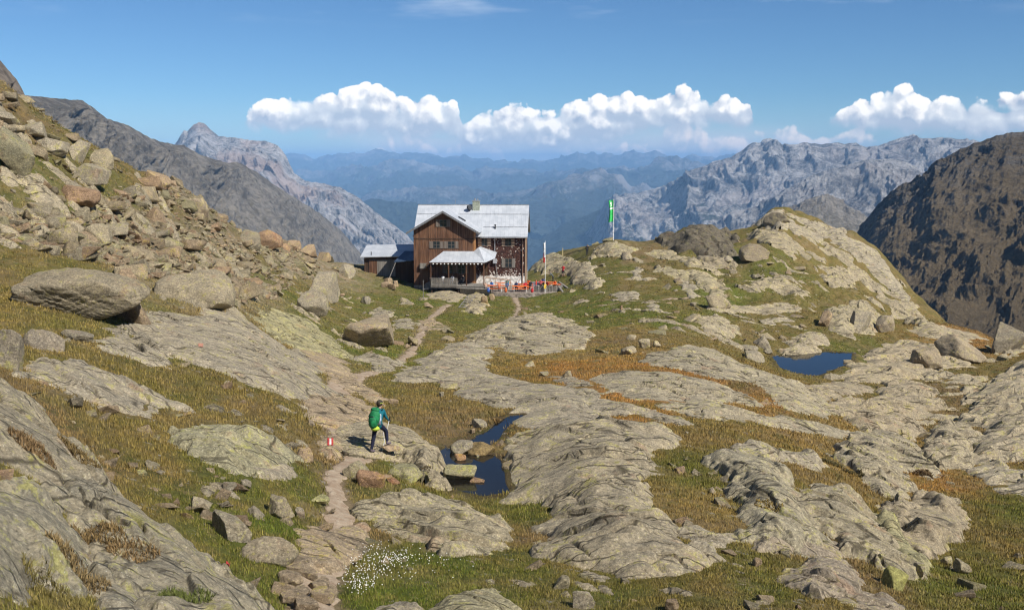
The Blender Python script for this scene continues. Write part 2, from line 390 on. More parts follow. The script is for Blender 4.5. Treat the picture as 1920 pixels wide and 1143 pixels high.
# vegetation / ground colours (real-world base colours), placed by photo px
GREEN, OLIVE, STRAW, ORANGE, LUSH, SCREE, BROWN, DIRT = (
    np.array(c) for c in ((.115,.120,.028),(.172,.130,.046),(.250,.178,.072),(.315,.155,.048),(.100,.125,.022),(.290,.230,.160),(.190,.130,.070),(.38,.28,.195)))
ZONES = [
 (30,750,BROWN),(200,720,OLIVE),(130,830,BROWN),(300,800,OLIVE),(420,700,OLIVE),(330,660,GREEN),(420,670,GREEN),(500,750,OLIVE),(560,770,OLIVE),(260,860,OLIVE),(380,900,GREEN),
 (450,930,GREEN),(540,1000,LUSH),(480,900,GREEN),(560,900,GREEN),(620,860,BROWN),(700,1000,BROWN),(690,960,LUSH),(740,860,GREEN),(700,880,GREEN),(780,760,OLIVE),(860,740,OLIVE),(880,720,GREEN),
 (820,790,BROWN),(850,800,BROWN),(700,1060,LUSH),(850,1070,LUSH),(760,1110,LUSH),(700,1085,LUSH),(740,1060,LUSH),(690,1120,LUSH),(660,1040,LUSH),(960,1080,GREEN),(1100,1060,OLIVE),(1000,960,GREEN),(1250,850,OLIVE),(1300,950,STRAW),(1280,880,GREEN),
 (1000,1000,BROWN),(1100,1100,GREEN),(1300,1080,OLIVE),(1400,1100,GREEN),(1550,1120,OLIVE),(1750,1100,GREEN),(1850,1000,OLIVE),(1880,950,GREEN),(1800,900,STRAW),(1850,1120,GREEN),(1650,1090,BROWN),
 (950,650,STRAW),(1100,660,STRAW),(1180,620,STRAW),(1150,640,BROWN),(1080,690,ORANGE),(1180,730,ORANGE),(1230,745,ORANGE),(1150,770,ORANGE),(1300,700,ORANGE),(1380,720,BROWN),(1440,760,ORANGE),(1500,790,STRAW),(1350,790,STRAW),(1550,810,STRAW),(1250,700,ORANGE),
 (1330,800,OLIVE),(1620,780,STRAW),(1700,780,BROWN),(1790,740,BROWN),(1650,740,OLIVE),(1870,700,OLIVE),(1780,900,ORANGE),
 (640,640,GREEN),(700,660,LUSH),(640,560,GREEN),(720,570,GREEN),(780,565,LUSH),(830,600,GREEN),(900,590,GREEN),(930,575,GREEN),(1000,570,GREEN),(1060,560,LUSH),(1150,600,LUSH),(1230,600,LUSH),(1100,580,LUSH),
 (1350,560,LUSH),(1290,565,GREEN),(1450,590,OLIVE),(1500,600,OLIVE),(1330,640,OLIVE),(1420,630,OLIVE),(1580,650,GREEN),(1150,500,GREEN),(1200,480,BROWN),(1290,520,OLIVE),(1200,530,OLIVE),(1350,500,GREEN),(1480,480,GREEN),(1450,510,GREEN),(1520,500,OLIVE),(1450,430,OLIVE),
 (1500,460,STRAW),(1600,520,OLIVE),(1650,580,OLIVE),(1700,600,OLIVE),(1800,630,ORANGE),
 (20,470,OLIVE),(100,490,GREEN),(60,430,OLIVE),(150,400,GREEN),(100,320,GREEN),(30,320,GREEN),(50,240,BROWN),(200,350,GREEN),(250,340,OLIVE),(250,400,SCREE),(300,450,SCREE),(200,460,SCREE),(350,500,SCREE),(100,400,SCREE),
 (430,460,SCREE),(450,520,SCREE),(500,540,GREEN),(540,520,OLIVE),(520,480,SCREE),(600,500,SCREE),(400,560,SCREE),(450,600,OLIVE),(560,560,GREEN),(40,560,OLIVE),(150,500,OLIVE)]
_zp = []; _zc = []
for u, v, c in ZONES:
    q = unproj(u, v); _zp.append((math.atan2(q[0], q[1]) * KA, math.log(math.hypot(*q)))); _zc.append(c)
_zp = np.array(_zp); _zc = np.array(_zc)
_zr = np.linspace(math.log(6), math.log(250), 260); _za = np.linspace(LA0, LA1, 260)
_zg = np.zeros((260, 260, 3))
for j in range(260):
    q = np.stack([_za * KA, np.full(260, _zr[j])], -1)
    d2 = ((q[:, None] - _zp[None]) ** 2).sum(-1)
    wgt = 1 / (d2 + .0006) ** 1.6; wgt /= wgt.sum(1, keepdims=True)
    _zg[j] = wgt @ _zc
def ground_color(x, y):
    wx = fbm(x / 2.5, y / 2.5, 3, 77) * .035; wy = fbm(x / 2.5 + 9, y / 2.5, 3, 78) * .05
    r = np.hypot(x, y); a = np.arctan2(x, y) + wx; lr = np.log(r + 1e-6) + wy
    fa = np.clip((a - LA0) / (LA1 - LA0), 0, 1) * 258.99; fr = np.clip((lr - _zr[0]) / (_zr[-1] - _zr[0]), 0, 1) * 258.99
    ia, ir = fa.astype(int), fr.astype(int); ta, tr = (fa - ia)[:, None], (fr - ir)[:, None]
    c = (_zg[ir, ia] * (1 - ta) + _zg[ir, ia + 1] * ta) * (1 - tr) + (_zg[ir + 1, ia] * (1 - ta) + _zg[ir + 1, ia + 1] * ta) * tr
    n1 = fbm(x / 1.7, y / 1.7, 4, 31)[:, None]; n2 = fbm(x / .6, y / .6, 3, 37)[:, None]; n3 = fbm(x / 5.5 + 3, y / 5.5, 3, 41)[:, None]
    c = c * (1 - np.clip(n1 * 1.1, 0, .35)) + GREEN * np.clip(n1 * 1.1, 0, .35)
    c = c * (1 - np.clip(n3 * 1.2, 0, .5)) + BROWN * np.clip(n3 * 1.2, 0, .5)
    c = c * (1 - np.clip(-n1 * 1.1, 0, .5)) + STRAW * np.clip(-n1 * 1.1, 0, .5)
    c = c * (1 + .35 * n2)
    return np.clip(c, .01, 1)

# ---- ground material
m_ground, t = new_mat('ground_turf')
at = t.n('ShaderNodeAttribute', {'attribute_name': 'col'})
pos = t.n('ShaderNodeNewGeometry').outputs['Position']
n1 = t.noise(pos, 9, 6, .7); n2 = t.noise(pos, 1.6, 5, .6); n3 = t.noise(pos, 45, 4, .6)
k = t.m('ADD', t.m('MULTIPLY', t.m('SUBTRACT', n1, .5), 1.7), t.m('ADD', 1.0, t.m('MULTIPLY', t.m('SUBTRACT', n3, .5), 1.1)))
c = t.vm('SCALE', at.outputs[0], t.m('MAXIMUM', k, .25))
c = t.mix(t.ss(n2, .54, .68, 0, .5), c, (.105, .115, .018))
c = t.mix(t.ss(t.noise(t.vm('ADD', pos, (4, 50, 0)), 3.0, 6, .7), .58, .68, 0, .6), c, (.060, .052, .018))
c = t.mix(t.ss(t.noise(pos, 4.3, 6, .7), .60, .72, 0, .55), c, (.27, .20, .09))
c = t.mix(t.ss(t.noise(t.vm('ADD', pos, (14, 5, 0)), .8, 7, .72), .53, .60, 0, .6), c, (.062, .070, .018))
c = t.mix(t.ss(t.noise(t.vm('ADD', pos, (41, 25, 0)), .55, 7, .72), .56, .62, 0, .55), c, (.26, .20, .10))
c = t.mix(t.ss(t.noise(t.vm('ADD', pos, (31, 7, 0)), 2.2, 6, .65), .62, .68, 0, .8), c, (.33, .30, .24))
finish(t, c, .95, t.m('ADD', t.m('MULTIPLY', n1, 1.0), t.m('MULTIPLY', n3, .5)), .9, .12, spec=.1)

# far ground takes forest / meadow colours
az_in = np.linspace(-R_(33), R_(33), 1150)
az_out = np.concatenate([-np.linspace(math.pi, R_(33.5), 60), az_in, np.linspace(R_(33.5), math.pi, 60)])
rr = np.concatenate([[.5, 1, 1.8, 2.8, 4, 5.2, 6.4], np.exp(np.linspace(math.log(7.4), math.log(225), 860)), np.exp(np.linspace(math.log(232), math.log(33000), 64))])
RA, AA = np.meshgrid(rr, az_out, indexing='ij')
gx, gy = (RA * np.sin(AA)).ravel(), (RA * np.cos(AA)).ravel()
gz = H(gx, gy); gd, gpw = ground_detail(gx, gy)
fade = 1 - sstep(200, 260, RA.ravel())
inpond = np.zeros(gx.shape, bool)
pk = np.ones(gx.shape)
for (P_, lv), bb in zip(ponds, _pond_bb):
    m = (gx > bb[0]) & (gx < bb[1]) & (gy > bb[2]) & (gy < bb[3])
    s = poly_sdf(gx[m], gy[m], P_); pk[m] = np.minimum(pk[m], sstep(0, 1.6, -s) * .9 + .1 * (s < 0))
gz = gz + gd * fade * pk + (fbm(gx / 900, gy / 900, 4, 3) * 60) * sstep(500, 3000, RA.ravel())
gc = ground_color(gx, gy)
far = sstep(200, 400, RA.ravel())[:, None]
fc = np.where(fbm(gx / 700, gy / 700, 3, 55)[:, None] > .1, np.array([.11, .13, .05]), np.array([.035, .055, .02]))
gc = gc * (1 - far) + fc * far
# bare earth beside the paths
ek = (1 - sstep(.0, .35, gpw + fbm(gx / .5, gy / .5, 2, 8) * .2))[:, None] * (1 - far)
mud = (1 - sstep(.05, .5, (pk + fbm(gx / .6, gy / .6, 2, 12) * .15)))[:, None]; gc = gc * (1 - mud * .8) + np.array([.075, .055, .030]) * mud * .8
gc = gc * (1 - ek * .8) + np.array([.26, .19, .12]) * ek * .8
ground = mesh_np('ground', np.stack([gx, gy, gz], -1), grid_faces(len(rr), len(az_out)), m_ground, colors=gc)
tag(ground, kind='structure')

# ---- water
m_water, t = new_mat('pond_water')
pos = t.n('ShaderNodeNewGeometry').outputs['Position']
finish(t, (.010, .009, .007), .05, t.noise(pos, 7, 3, .5), .15, .012, spec=.40, IOR=1.33)
for (P_, lv) in ponds:
    A_ = np.array(P_); c0 = A_.mean(0)
    B_ = c0 + (A_ - c0) * 1.10
    n = 40; q = []
    vs = [(c0[0], c0[1], lv)] + [(p[0], p[1], lv) for p in B_]
    fs = [(0, 1 + i, 1 + (i + 1) % len(B_)) for i in range(len(B_))]
    wo = mesh_np('pond_water', vs, fs, m_water, smooth=False, loc=(c0[0], c0[1], lv)); tag(wo, kind='structure')

# ---- paths: trodden earth laid over the ground
m_path, t = new_mat('path_earth')
pos = t.n('ShaderNodeNewGeometry').outputs['Position']
n1 = t.noise(pos, 3, 6, .7); n2 = t.noise(pos, 22, 5, .65)
c = t.mix(t.ss(n1, .35, .7), (.31, .225, .15), (.43, .345, .25)); c = t.mix(t.ss(n2, .55, .7, 0, .6), c, (.46, .39, .31))
c = t.mix(t.ss(t.noise(pos, 7, 3), .6, .68, 0, .5), c, (.20, .135, .085))
finish(t, c, .95, t.m('ADD', n1, n2), .8, .06, spec=.1)
for pi, (P_, w_) in enumerate(paths):
    A_ = np.array(P_); r = np.hypot(*A_.mean(0)); cell = max(.045, r / 1024 * 1.6)
    x = np.arange(A_[:, 0].min() - 1.2, A_[:, 0].max() + 1.2, cell); y = np.arange(A_[:, 1].min() - 1.2, A_[:, 1].max() + 1.2, cell * 1.5)
    X, Y = np.meshgrid(x, y); xf, yf = X.ravel(), Y.ravel()
    d = line_dist(xf, yf, P_, w_) + fbm(xf / .8, yf / .8, 3, 66) * .28 + np.maximum(0, fbm(xf / 3, yf / 3, 2, 67)) * .7 * (r > 60)
    keep = (d < .12).reshape(X.shape)
    z = H(xf, yf) + ground_detail(xf, yf)[0]; z = z + .045 - sstep(-.12, .12, d) * .12 + fbm(xf / .25, yf / .25, 2, 4) * .012
    F = grid_faces(len(y), len(x)); kf = keep.ravel()[F].all(1); F = F[kf]
    used = np.unique(F); re = np.full(len(xf), -1); re[used] = np.arange(len(used))
    V = np.stack([xf, yf, z], -1)[used]
    if len(used): tag(mesh_np('path', V, re[F], m_path, loc=tuple(V.mean(0))), kind='structure')
# ------------------------------------------------------------------ mountains
def mountain_mat(name, rock_a, rock_b, veg, veg_level, scale, vert=3.0, veg_hard=.08, bump=1.0, warm=(.42, .33, .26), warm_k=.0, scree=.0, lo=.42, hi=.58, streak=.25):
    m, t = new_mat(name)
    geo = t.n('ShaderNodeNewGeometry'); pos = geo.outputs['Position']; nz = t.n('ShaderNodeSeparateXYZ', None, Vector=geo.outputs['Normal']).outputs[2]
    at = t.n('ShaderNodeAttribute', {'attribute_name': 'col'})      # r = height fraction, g = rib, b = along the fall line
    sp = t.n('ShaderNodeSeparateColor', None, Color=at.outputs[0])
    sv = t.vm('MULTIPLY', pos, (1, 1, 1 / vert))
    n1 = t.noise(sv, scale, 10, .72); n2 = t.noise(pos, scale * 6, 8, .75); n3 = t.noise(pos, scale * .35, 4, .6)
    n4 = t.noise(t.vm('MULTIPLY', pos, (1, 1, .12)), scale * 5, 5, .7)
    mixn = t.m('ADD', t.m('MULTIPLY', n1, .45), t.m('ADD', t.m('MULTIPLY', n2, .55 - streak), t.m('MULTIPLY', n4, streak)))
    c = t.mix(t.ss(mixn, lo, hi), rock_a, rock_b)
    c = t.mix(t.ss(n3, .52, .64, 0, warm_k), c, warm)
    c = t.mix(t.m('MULTIPLY', t.ss(t.m('ADD', sp.outputs[1], t.m('MULTIPLY', t.m('SUBTRACT', n4, .5), .8)), .30, .12), scree), c, tuple(min(q * 1.35, .8) for q in rock_b))
    h = t.m('ADD', sp.outputs[0], t.m('MULTIPLY', t.m('SUBTRACT', mixn, .5), 2.2))
    h = t.m('ADD', h, t.m('MULTIPLY', t.m('SUBTRACT', .55, nz), .8))
    kk = t.ss(h, veg_level - veg_hard, veg_level + veg_hard, 1.0, 0.0)
    c = t.mix(kk, c, t.mix(t.ss(mixn, .4, .65), veg, tuple(q * 1.8 for q in veg)))
    finish(t, c, .95, t.m('ADD', t.m('MULTIPLY', n1, 1.4), t.m('MULTIPLY', n2, .6)), bump, 1.0 / scale * .22, spec=.1)
    return m
def mountain(name, mat, ridge, foot_v, foot_k, label, gully=.06, nseg=420, nrow=200, seed=1, du=0, rough=.003, prof=1.0, gfreq=9, strata=0.0, back=.5, foot_k2=None, jag=1.0, crag=.012):
    """ridge: (u, v, d) along the skyline; the face comes down towards the viewer from it, the back falls away behind"""
    Rg = np.array(ridge, float)
    ul = np.linspace(Rg[0, 0], Rg[-1, 0], nseg)
    vl = np.interp(ul, Rg[:, 0], Rg[:, 1]); dl = np.exp(np.interp(ul, Rg[:, 0], np.log(Rg[:, 2])))
    vl = vl + fbm(ul / 14.0, ul * 0 + seed, 4, seed) * 3.0 * jag
    def P(u, v, d):
        cx, cy = u - 960, 571.5 - v; c, s_ = math.cos(PITCH), math.sin(PITCH)
        yy = 1920 * c + cy * s_; zz = -1920 * s_ + cy * c
        return np.stack([cx / yy * d, d, zz / yy * d], -1)
    top = P(ul, vl, dl)
    fk = np.linspace(foot_k, foot_k2 if foot_k2 else foot_k, nseg)
    bot = P(ul + du, np.full(nseg, float(foot_v)), dl * fk)
    L = np.concatenate([[0], np.cumsum(np.linalg.norm(np.diff(top[:, :2], axis=0), axis=1))])
    tt = np.linspace(0, 1, nrow) ** 1.15
    nb = 24
    hgt = np.linalg.norm(top - bot, axis=1).mean()
    V = []; C_ = []
    s = L / hgt
    T_, S_ = np.meshgrid(tt, s, indexing='ij')
    f = T_ ** prof
    pts = top[None] * (1 - T_[..., None]) + bot[None] * T_[..., None]
    pts[..., 2] = top[None, :, 2] * (1 - f) + bot[None, :, 2] * f
    # ribs and gullies running down the face, warped
    wv = fbm(S_ * 3, T_ * 3, 3, seed + 5) * .12
    g1 = fbm((S_ + wv) * gfreq, T_ * gfreq * .22 + 3, 5, seed + 1, ridge=True)
    g2 = fbm((S_ + wv) * gfreq * .3, T_ * 1.2, 3, seed + 2, ridge=True)
    g3 = fbm(S_ * gfreq * 3, T_ * gfreq * 2.2, 4, seed + 3)
    g4 = np.zeros_like(S_)
    if strata:
        q = (T_ * 14 + fbm(S_ * 2, T_ * 2, 3, seed + 8) * 1.2); fr = q - np.floor(q); g4 = (fr - .5) * strata * sstep(.0, .06, T_) * 3
    disp = (g1 * .6 + g2 * .75 + g3 * .28 + g4) * gully * hgt
    g5 = fbm((S_ + wv) * 16, T_ * 13, 6, seed + 31, ridge=True, gain=.62); g6 = sstep(-.2, .3, fbm(S_ * 5, T_ * 4, 3, seed + 33))
    disp = disp + g5 * crag * hgt * (.35 + .65 * g6) * 2
    env = sstep(0, .10, T_) * .92 + .08 * sstep(0, .03, T_)
    tang = np.gradient(top, axis=0); tang[:, 2] = 0; tang /= np.linalg.norm(tang, axis=1, keepdims=True) + 1e-9
    nrm = np.cross((bot - top), tang); nrm /= np.linalg.norm(nrm, axis=1, keepdims=True)
    nrm = np.where(nrm[:, 2:3] < 0, -nrm, nrm)
    nh = nrm.copy(); nh = nh * np.array([1, 1, .6])
    pts = pts + nh[None] * (disp * env)[..., None]
    # back
    backv = []
    away = (top - bot); away[:, 2] = 0; away /= np.linalg.norm(away, axis=1, keepdims=True) + 1e-9
    for i in range(nb, 0, -1):
        k = i / nb
        q = top + away * (k * hgt * back * 1.6)[..., None] if False else top + away * (k * hgt * back * 1.6)
        q = q.copy(); q[:, 2] = top[:, 2] - k * hgt * back * 1.1 + fbm(s * 5, s * 0 + k * 4, 3, seed + 9) * gully * hgt * .6 * min(1, k * 4)
        backv.append(q)
    allp = np.concatenate([np.array(backv), pts], 0)
    hf = np.concatenate([np.ones((nb, nseg)), 1 - T_], 0)
    gl = np.concatenate([np.zeros((nb, nseg)), g1 * .5 + .5], 0)
    cols = np.stack([hf, gl, hf * 0], -1).reshape(-1, 3)
    V = allp.reshape(-1, 3)
    c0 = V[nb * nseg + nseg // 2]
    ob = mesh_np(name, V, grid_faces(nrow + nb, nseg)[:, ::-1], mat, loc=tuple(c0), colors=cols)
    tag(ob, kind='structure')
    return ob

mm_slate = mountain_mat('slate_slope', (.115, .100, .080), (.290, .255, .205), (.150, .125, .070), .35, 1 / 60, 1.0, .40, bump=1.0, streak=.06)
mm_lime = mountain_mat('limestone', (.17, .165, .165), (.66, .62, .59), (.065, .075, .04), .06, 1 / 150, 3.0, .16, warm=(.62, .44, .34), warm_k=.6, bump=1.3, scree=.7)
mm_lime2 = mountain_mat('limestone_massif', (.14, .14, .145), (.62, .59, .56), (.045, .060, .030), .22, 1 / 180, 3.5, .14, warm=(.50, .42, .38), warm_k=.35, bump=1.3, scree=.8)
mm_dark = mountain_mat('dark_schist', (.055, .053, .052), (.190, .172, .150), (.165, .125, .072), .62, 1 / 34, 1.0, .34, bump=1.4, streak=.10, lo=.43, hi=.57)
mm_far = mountain_mat('far_range', (.13, .13, .14), (.34, .32, .31), (.045, .055, .045), .55, 1 / 1200, 1.5, .30, bump=.8)
mm_forest = mountain_mat('forested_slope', (.045, .055, .04), (.08, .09, .06), (.03, .038, .026), .9, 1 / 350, 1, .2, bump=.8)
mm_brown = mountain_mat('brown_knob', (.13, .11, .09), (.30, .25, .20), (.14, .12, .07), .3, 1 / 14, 1.2, .4, bump=1.0)

mountain('mountain_knob', mm_brown, [(-260,60,320),(-120,85,310),(-40,98,300),(0,113,300),(14,130,300),(32,150,300),(42,168,298),(50,188,296),(62,215,292),(90,270,290)], 520, .75, '', gully=.05, nseg=200, nrow=120, seed=3, gfreq=7)
mountain('mountain_slope', mm_slate, [(-300,130,1150),(-60,160,1200),(40,178,1250),(80,182,1300),(120,186,1350),(155,188,1400),(178,205,1450),(200,222,1500),(240,235,1550),(280,258,1620),(310,268,1700),(345,273,1750),
  (380,292,1800),(420,304,1900),(450,305,1950),(480,322,2000),(520,350,2050),(560,375,2150),(600,400,2250),(640,432,2350),(665,462,2400),(690,490,2450),(720,520,2500),(800,600,2600)], 760, .55, '', gully=.020, nseg=500, nrow=260, seed=11, du=-160, gfreq=10, prof=.95, crag=.013)
mountain('limestone_mountain', mm_lime, [(180,330,5600),(300,292,5400),(328,270,5350),(338,255,5300),(345,244,5300),(352,246,5300),(358,240,5280),(364,233,5270),(372,229,5260),(382,231,5260),(392,240,5250),(402,249,5240),(410,255,5230),(440,258,5200),(470,263,5180),(500,265,5150),(516,270,5130),
  (528,280,5100),(536,292,5080),(542,305,5060),(552,325,5020),(575,340,4980),(600,343,4950),(640,352,4900),(675,372,4850),(692,388,4820),(715,405,4800),(742,424,4760),(765,442,4720),(790,475,4680),(830,520,4600),(880,575,4500)], 660, .62, '', gully=.05, nseg=640, nrow=300, seed=21, du=-60, gfreq=12, strata=.16, prof=.72)
mountain('far_range', mm_far, [(380,330,24000),(470,308,23000),(540,304,22500),(572,301,22500),(593,307,22500),(612,302,22500),(640,300,22000),(660,299,22000),(684,299,22000),(712,294,22000),(736,301,22000),(762,297,22000),(800,302,22000),(850,306,22000),(885,304,22000),(912,304,22000),(950,310,22000),(985,307,22000),
  (1020,311,22000),(1055,310,22000),(1075,302,21500),(1083,297,21500),(1100,302,21500),(1122,303,21500),(1135,293,21500),(1150,297,21500),(1166,295,21500),(1187,289,21500),(1202,295,21500),(1225,291,21500),(1245,299,21500),(1280,303,22000),(1330,305,22500),(1400,303,23000),(1500,310,24000),(2100,300,26000)], 360, .80, '', gully=.07, nseg=700, nrow=110, seed=31, gfreq=5, jag=1.2)
mountain('middle_range', mm_far, [(400,360,18000),(540,345,17500),(600,338,17000),(660,330,16500),(700,322,16200),(740,312,16000),(775,306,16000),(820,316,16000),(870,326,15800),(905,328,15600),(960,338,15500),(1010,345,15500),(1050,340,15200),(1085,328,15000),(1120,322,14800),(1160,318,14600),(1180,322,14500),(1210,318,14300),(1240,305,14200),(1265,301,14200),(1300,306,14200),(1340,318,14200),(1400,330,14000),(1600,330,14500)], 400, .76, '', gully=.09, nseg=620, nrow=150, seed=41, gfreq=4, jag=1.1)
mountain('valley_mountain', mm_far, [(500,420,12500),(620,395,12000),(700,378,11500),(760,370,11200),(820,368,11000),(870,376,11000),(920,384,10800),(960,378,10600),(1000,364,10500),(1040,350,10400),(1080,340,10300),(1110,336,10300),(1150,344,10300),(1185,362,10300),(1230,372,10500),(1300,360,10800),(1400,380,11000)], 460, .74, '', gully=.09, nseg=560, nrow=170, seed=51, gfreq=4, jag=.9)
mountain('forested_slope', mm_forest, [(560,440,8800),(650,415,8500),(700,375,8200),(760,380,8000),(830,392,7900),(880,410,7800),(930,430,7700),(980,450,7600),(1040,480,7500),(1120,520,7400)], 560, .7, '', gully=.05, nseg=300, nrow=120, seed=61, gfreq=3, jag=.5)
mountain('forested_slope', mm_forest, [(880,530,7600),(960,480,7500),(1000,455,7400),(1050,428,7300),(1090,408,7200),(1130,390,7100),(1180,375,7000),(1260,360,6900)], 580, .66, '', gully=.05, nseg=260, nrow=120, seed=63, gfreq=3, jag=.5)
mountain('limestone_massif', mm_lime2, [(960,540,6900),(1020,505,6800),(1070,470,6700),(1100,440,6600),(1125,405,6550),(1145,380,6500),(1160,368,6450),(1180,363,6400),(1215,357,6350),(1250,346,6300),(1270,338,6250),(1287,326,6200),(1310,316,6100),(1340,302,6050),(1370,295,6000),(1388,284,5980),(1402,273,5960),(1412,267,5950),(1425,268,5950),(1430,262,5950),(1445,259,5950),(1456,264,5950),(1462,271,5950),
  (1485,272,5900),(1512,267,5900),(1540,271,5850),(1566,267,5850),(1580,270,5850),(1605,267,5800),(1612,272,5800),(1625,276,5800),(1650,272,5750),(1672,264,5700),(1695,257,5700),(1712,252,5700),(1724,258,5700),(1745,260,5650),(1768,257,5650),(1795,261,5600),(1826,263,5600),(1870,275,5500),(1950,290,5400),(2150,300,5300)], 640, .60, '', gully=.06, nseg=760, nrow=320, seed=71, du=70, gfreq=9, prof=.78)
mountain('limestone_spur', mm_lime2, [(1330,420,4200),(1380,400,4150),(1430,385,4100),(1480,352,4000),(1510,335,4000),(1540,322,3980),(1580,312,3950),(1620,300,3950),(1670,297,3950),(1705,306,3900),(1730,322,3900),(1760,340,3850),(1830,380,3800)], 640, .66, '', gully=.06, nseg=420, nrow=220, seed=81, gfreq=8, prof=.8)
mountain('green_slope', mm_slate, [(1380,450,2700),(1440,410,2650),(1480,388,2600),(1520,376,2600),(1545,372,2600),(1580,384,2600),(1610,400,2550),(1660,430,2500),(1720,470,2450)], 640, .66, '', gully=.05, nseg=300, nrow=160, seed=91, gfreq=6)
mountain('dark_mountain', mm_dark, [(1480,600,1180),(1540,540,1170),(1580,480,1160),(1606,448,1150),(1614,432,1150),(1630,412,1140),(1650,388,1130),(1672,366,1120),(1690,350,1110),(1722,340,1100),(1745,318,1090),(1765,299,1080),(1800,280,1070),(1835,266,1060),(1865,256,1050),(1890,249,1045),(1920,247,1040),(1990,238,1020),(2100,230,1000),(2300,225,980)], 740, .50, '', gully=.022, nseg=620, nrow=380, seed=101, du=-40, gfreq=8, prof=.92, strata=.02, crag=.017, jag=1.5)
# ------------------------------------------------------------------ rock
def rock_mat(name, src, crack_k=1.0):
    m, t = new_mat(name)
    pos = t.n('ShaderNodeNewGeometry').outputs['Position']
    tint = t.n('ShaderNodeObjectInfo').outputs['Color'] if src == 'object' else t.n('ShaderNodeAttribute', {'attribute_name': 'col'}).outputs[0]
    # stretched along the strike of the slabs
    mp = t.n('ShaderNodeMapping', None, Vector=pos, Rotation=(0, 0, R_(45)), Scale=(.26, 1.5, 1.0)).outputs[0]
    n1 = t.noise(pos, 1.1, 6, .65); n2 = t.noise(pos, 11, 6, .7); n3 = t.noise(mp, 2.2, 6, .65); n4 = t.noise(pos, 60, 3, .6)
    c = t.mix(t.ss(n1, .35, .65), (.275, .238, .178), (.385, .330, .240))
    c = t.mix(t.ss(n3, .40, .62, 0, .6), c, (.225, .205, .165))
    c = t.mix(t.ss(n2, .52, .64, 0, .65), c, (.50, .44, .33))
    c = t.mix(t.ss(n2, .44, .36, 0, .55), c, (.110, .098, .078))
    lich = t.ss(t.m('ADD', t.noise(pos, 5.5, 6, .75), t.m('MULTIPLY', t.m('SUBTRACT', n1, .5), .8)), .58, .66, 0, .62)
    c = t.mix(lich, c, (.360, .335, .095))
    c = t.mix(t.ss(t.noise(t.vm('ADD', pos, (9, 3, 5)), .8, 5, .6), .60, .68, 0, .35), c, (.33, .20, .13))
    sp3 = t.voro(pos, 7.5); c = t.mix(t.ss(t.m('ADD', sp3, t.m('MULTIPLY', t.m('SUBTRACT', n1, .5), -.5)), .20, .12, 0, .55), c, (.43, .42, .16))
    sp4 = t.voro(t.vm('ADD', pos, (3.3, 1.7, 0)), 13); c = t.mix(t.ss(sp4, .17, .10, 0, .6), c, (.60, .57, .50))
    c = t.mix(t.ss(t.noise(t.vm('ADD', pos, (7, 0, 3)), 3.2, 5, .7), .60, .70, 0, .5), c, (.150, .135, .110))
    gr = t.noise(pos, 15, 9, .82); gr2 = t.noise(t.vm('ADD', pos, (2, 9, 4)), 4.5, 6, .75)
    c = t.vm('SCALE', c, t.m('MULTIPLY', t.ss(gr, .36, .64, .66, 1.30), t.ss(gr2, .36, .64, .84, 1.13)))
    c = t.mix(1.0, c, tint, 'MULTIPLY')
    wp = t.vm('SCALE', t.n('ShaderNodeTexNoise', None, Vector=pos, Scale=.9, Detail=2.0).outputs[1], .28)
    mw = t.vm('ADD', mp, wp)
    e1 = t.voro(mw, .62, 'DISTANCE_TO_EDGE'); e2 = t.voro(t.vm('ADD', mw, (3, 8, 1)), 1.7, 'DISTANCE_TO_EDGE')
    l1 = t.m('MULTIPLY', t.ss(e1, .0, .035, 1, 0), t.ss(t.noise(pos, .5, 2), .42, .50))
    l2 = t.m('MULTIPLY', t.ss(e2, .0, .050, 1, 0), t.ss(t.noise(t.vm('ADD', pos, (5, 5, 5)), .8, 2), .50, .58))
    crk = t.m('MULTIPLY', t.m('MAXIMUM', l1, t.m('MULTIPLY', l2, .8)), crack_k)
    c = t.mix(t.m('MULTIPLY', crk, .75), c, (.035, .029, .020))
    h = t.m('ADD', t.m('ADD', t.m('MULTIPLY', n2, .5), t.m('MULTIPLY', n3, 1.2)), t.m('MULTIPLY', n4, .12))
    h = t.m('SUBTRACT', h, t.m('MULTIPLY', crk, .7))
    c = t.vm('MULTIPLY', c, (1.12, 1.09, 1.02))
    h = t.m('ADD', h, t.m('MULTIPLY', gr, .6))
    finish(t, c, .92, h, .95, .08 if crack_k else .13, spec=.12)
    return m
m_rock = rock_mat('lichen_rock', 'object'); m_rock_v = rock_mat('lichen_rock_small', 'attr', 0.0); m_bould = rock_mat('boulder_rock', 'object', 0.0)

SLABS = []          # (poly, bb) for keeping grass off the rock
SURF = []           # fast lookups of the slab tops
def slab_rise(s, T, Rr, edge, pn_):
    a = 1 - (1 - np.clip(s / Rr, 0, 1)) ** 2
    lip = edge * (.10 + .80 * sstep(-.05, .40, pn_))
    up = T * (lip * sstep(0, .12 + .16 * T, s) + (1 - edge) * .85 * a)
    return np.where(s > 0, up, s * 1.6)
def main_piece(K, SD):
    """keep only the one connected piece that holds the deepest point"""
    st = 2; k = K[::st, ::st]; sd_ = np.where(k, SD[::st, ::st], -99); nr, nc = k.shape
    seen = np.zeros(k.shape, bool); i0 = int(np.argmax(sd_)); stack = [(i0 // nc, i0 % nc)]; seen[stack[0]] = True; kl = k.tolist(); sl = seen.tolist()
    while stack:
        i, j = stack.pop()
        for a, b in ((i + 1, j), (i - 1, j), (i, j + 1), (i, j - 1)):
            if 0 <= a < nr and 0 <= b < nc and kl[a][b] and not sl[a][b]: sl[a][b] = True; stack.append((a, b))
    m = np.repeat(np.repeat(np.array(sl), st, 0), st, 1)[:K.shape[0], :K.shape[1]]
    if m.shape != K.shape: m = np.pad(m, ((0, K.shape[0] - m.shape[0]), (0, K.shape[1] - m.shape[1])), mode='edge')
    return K & m
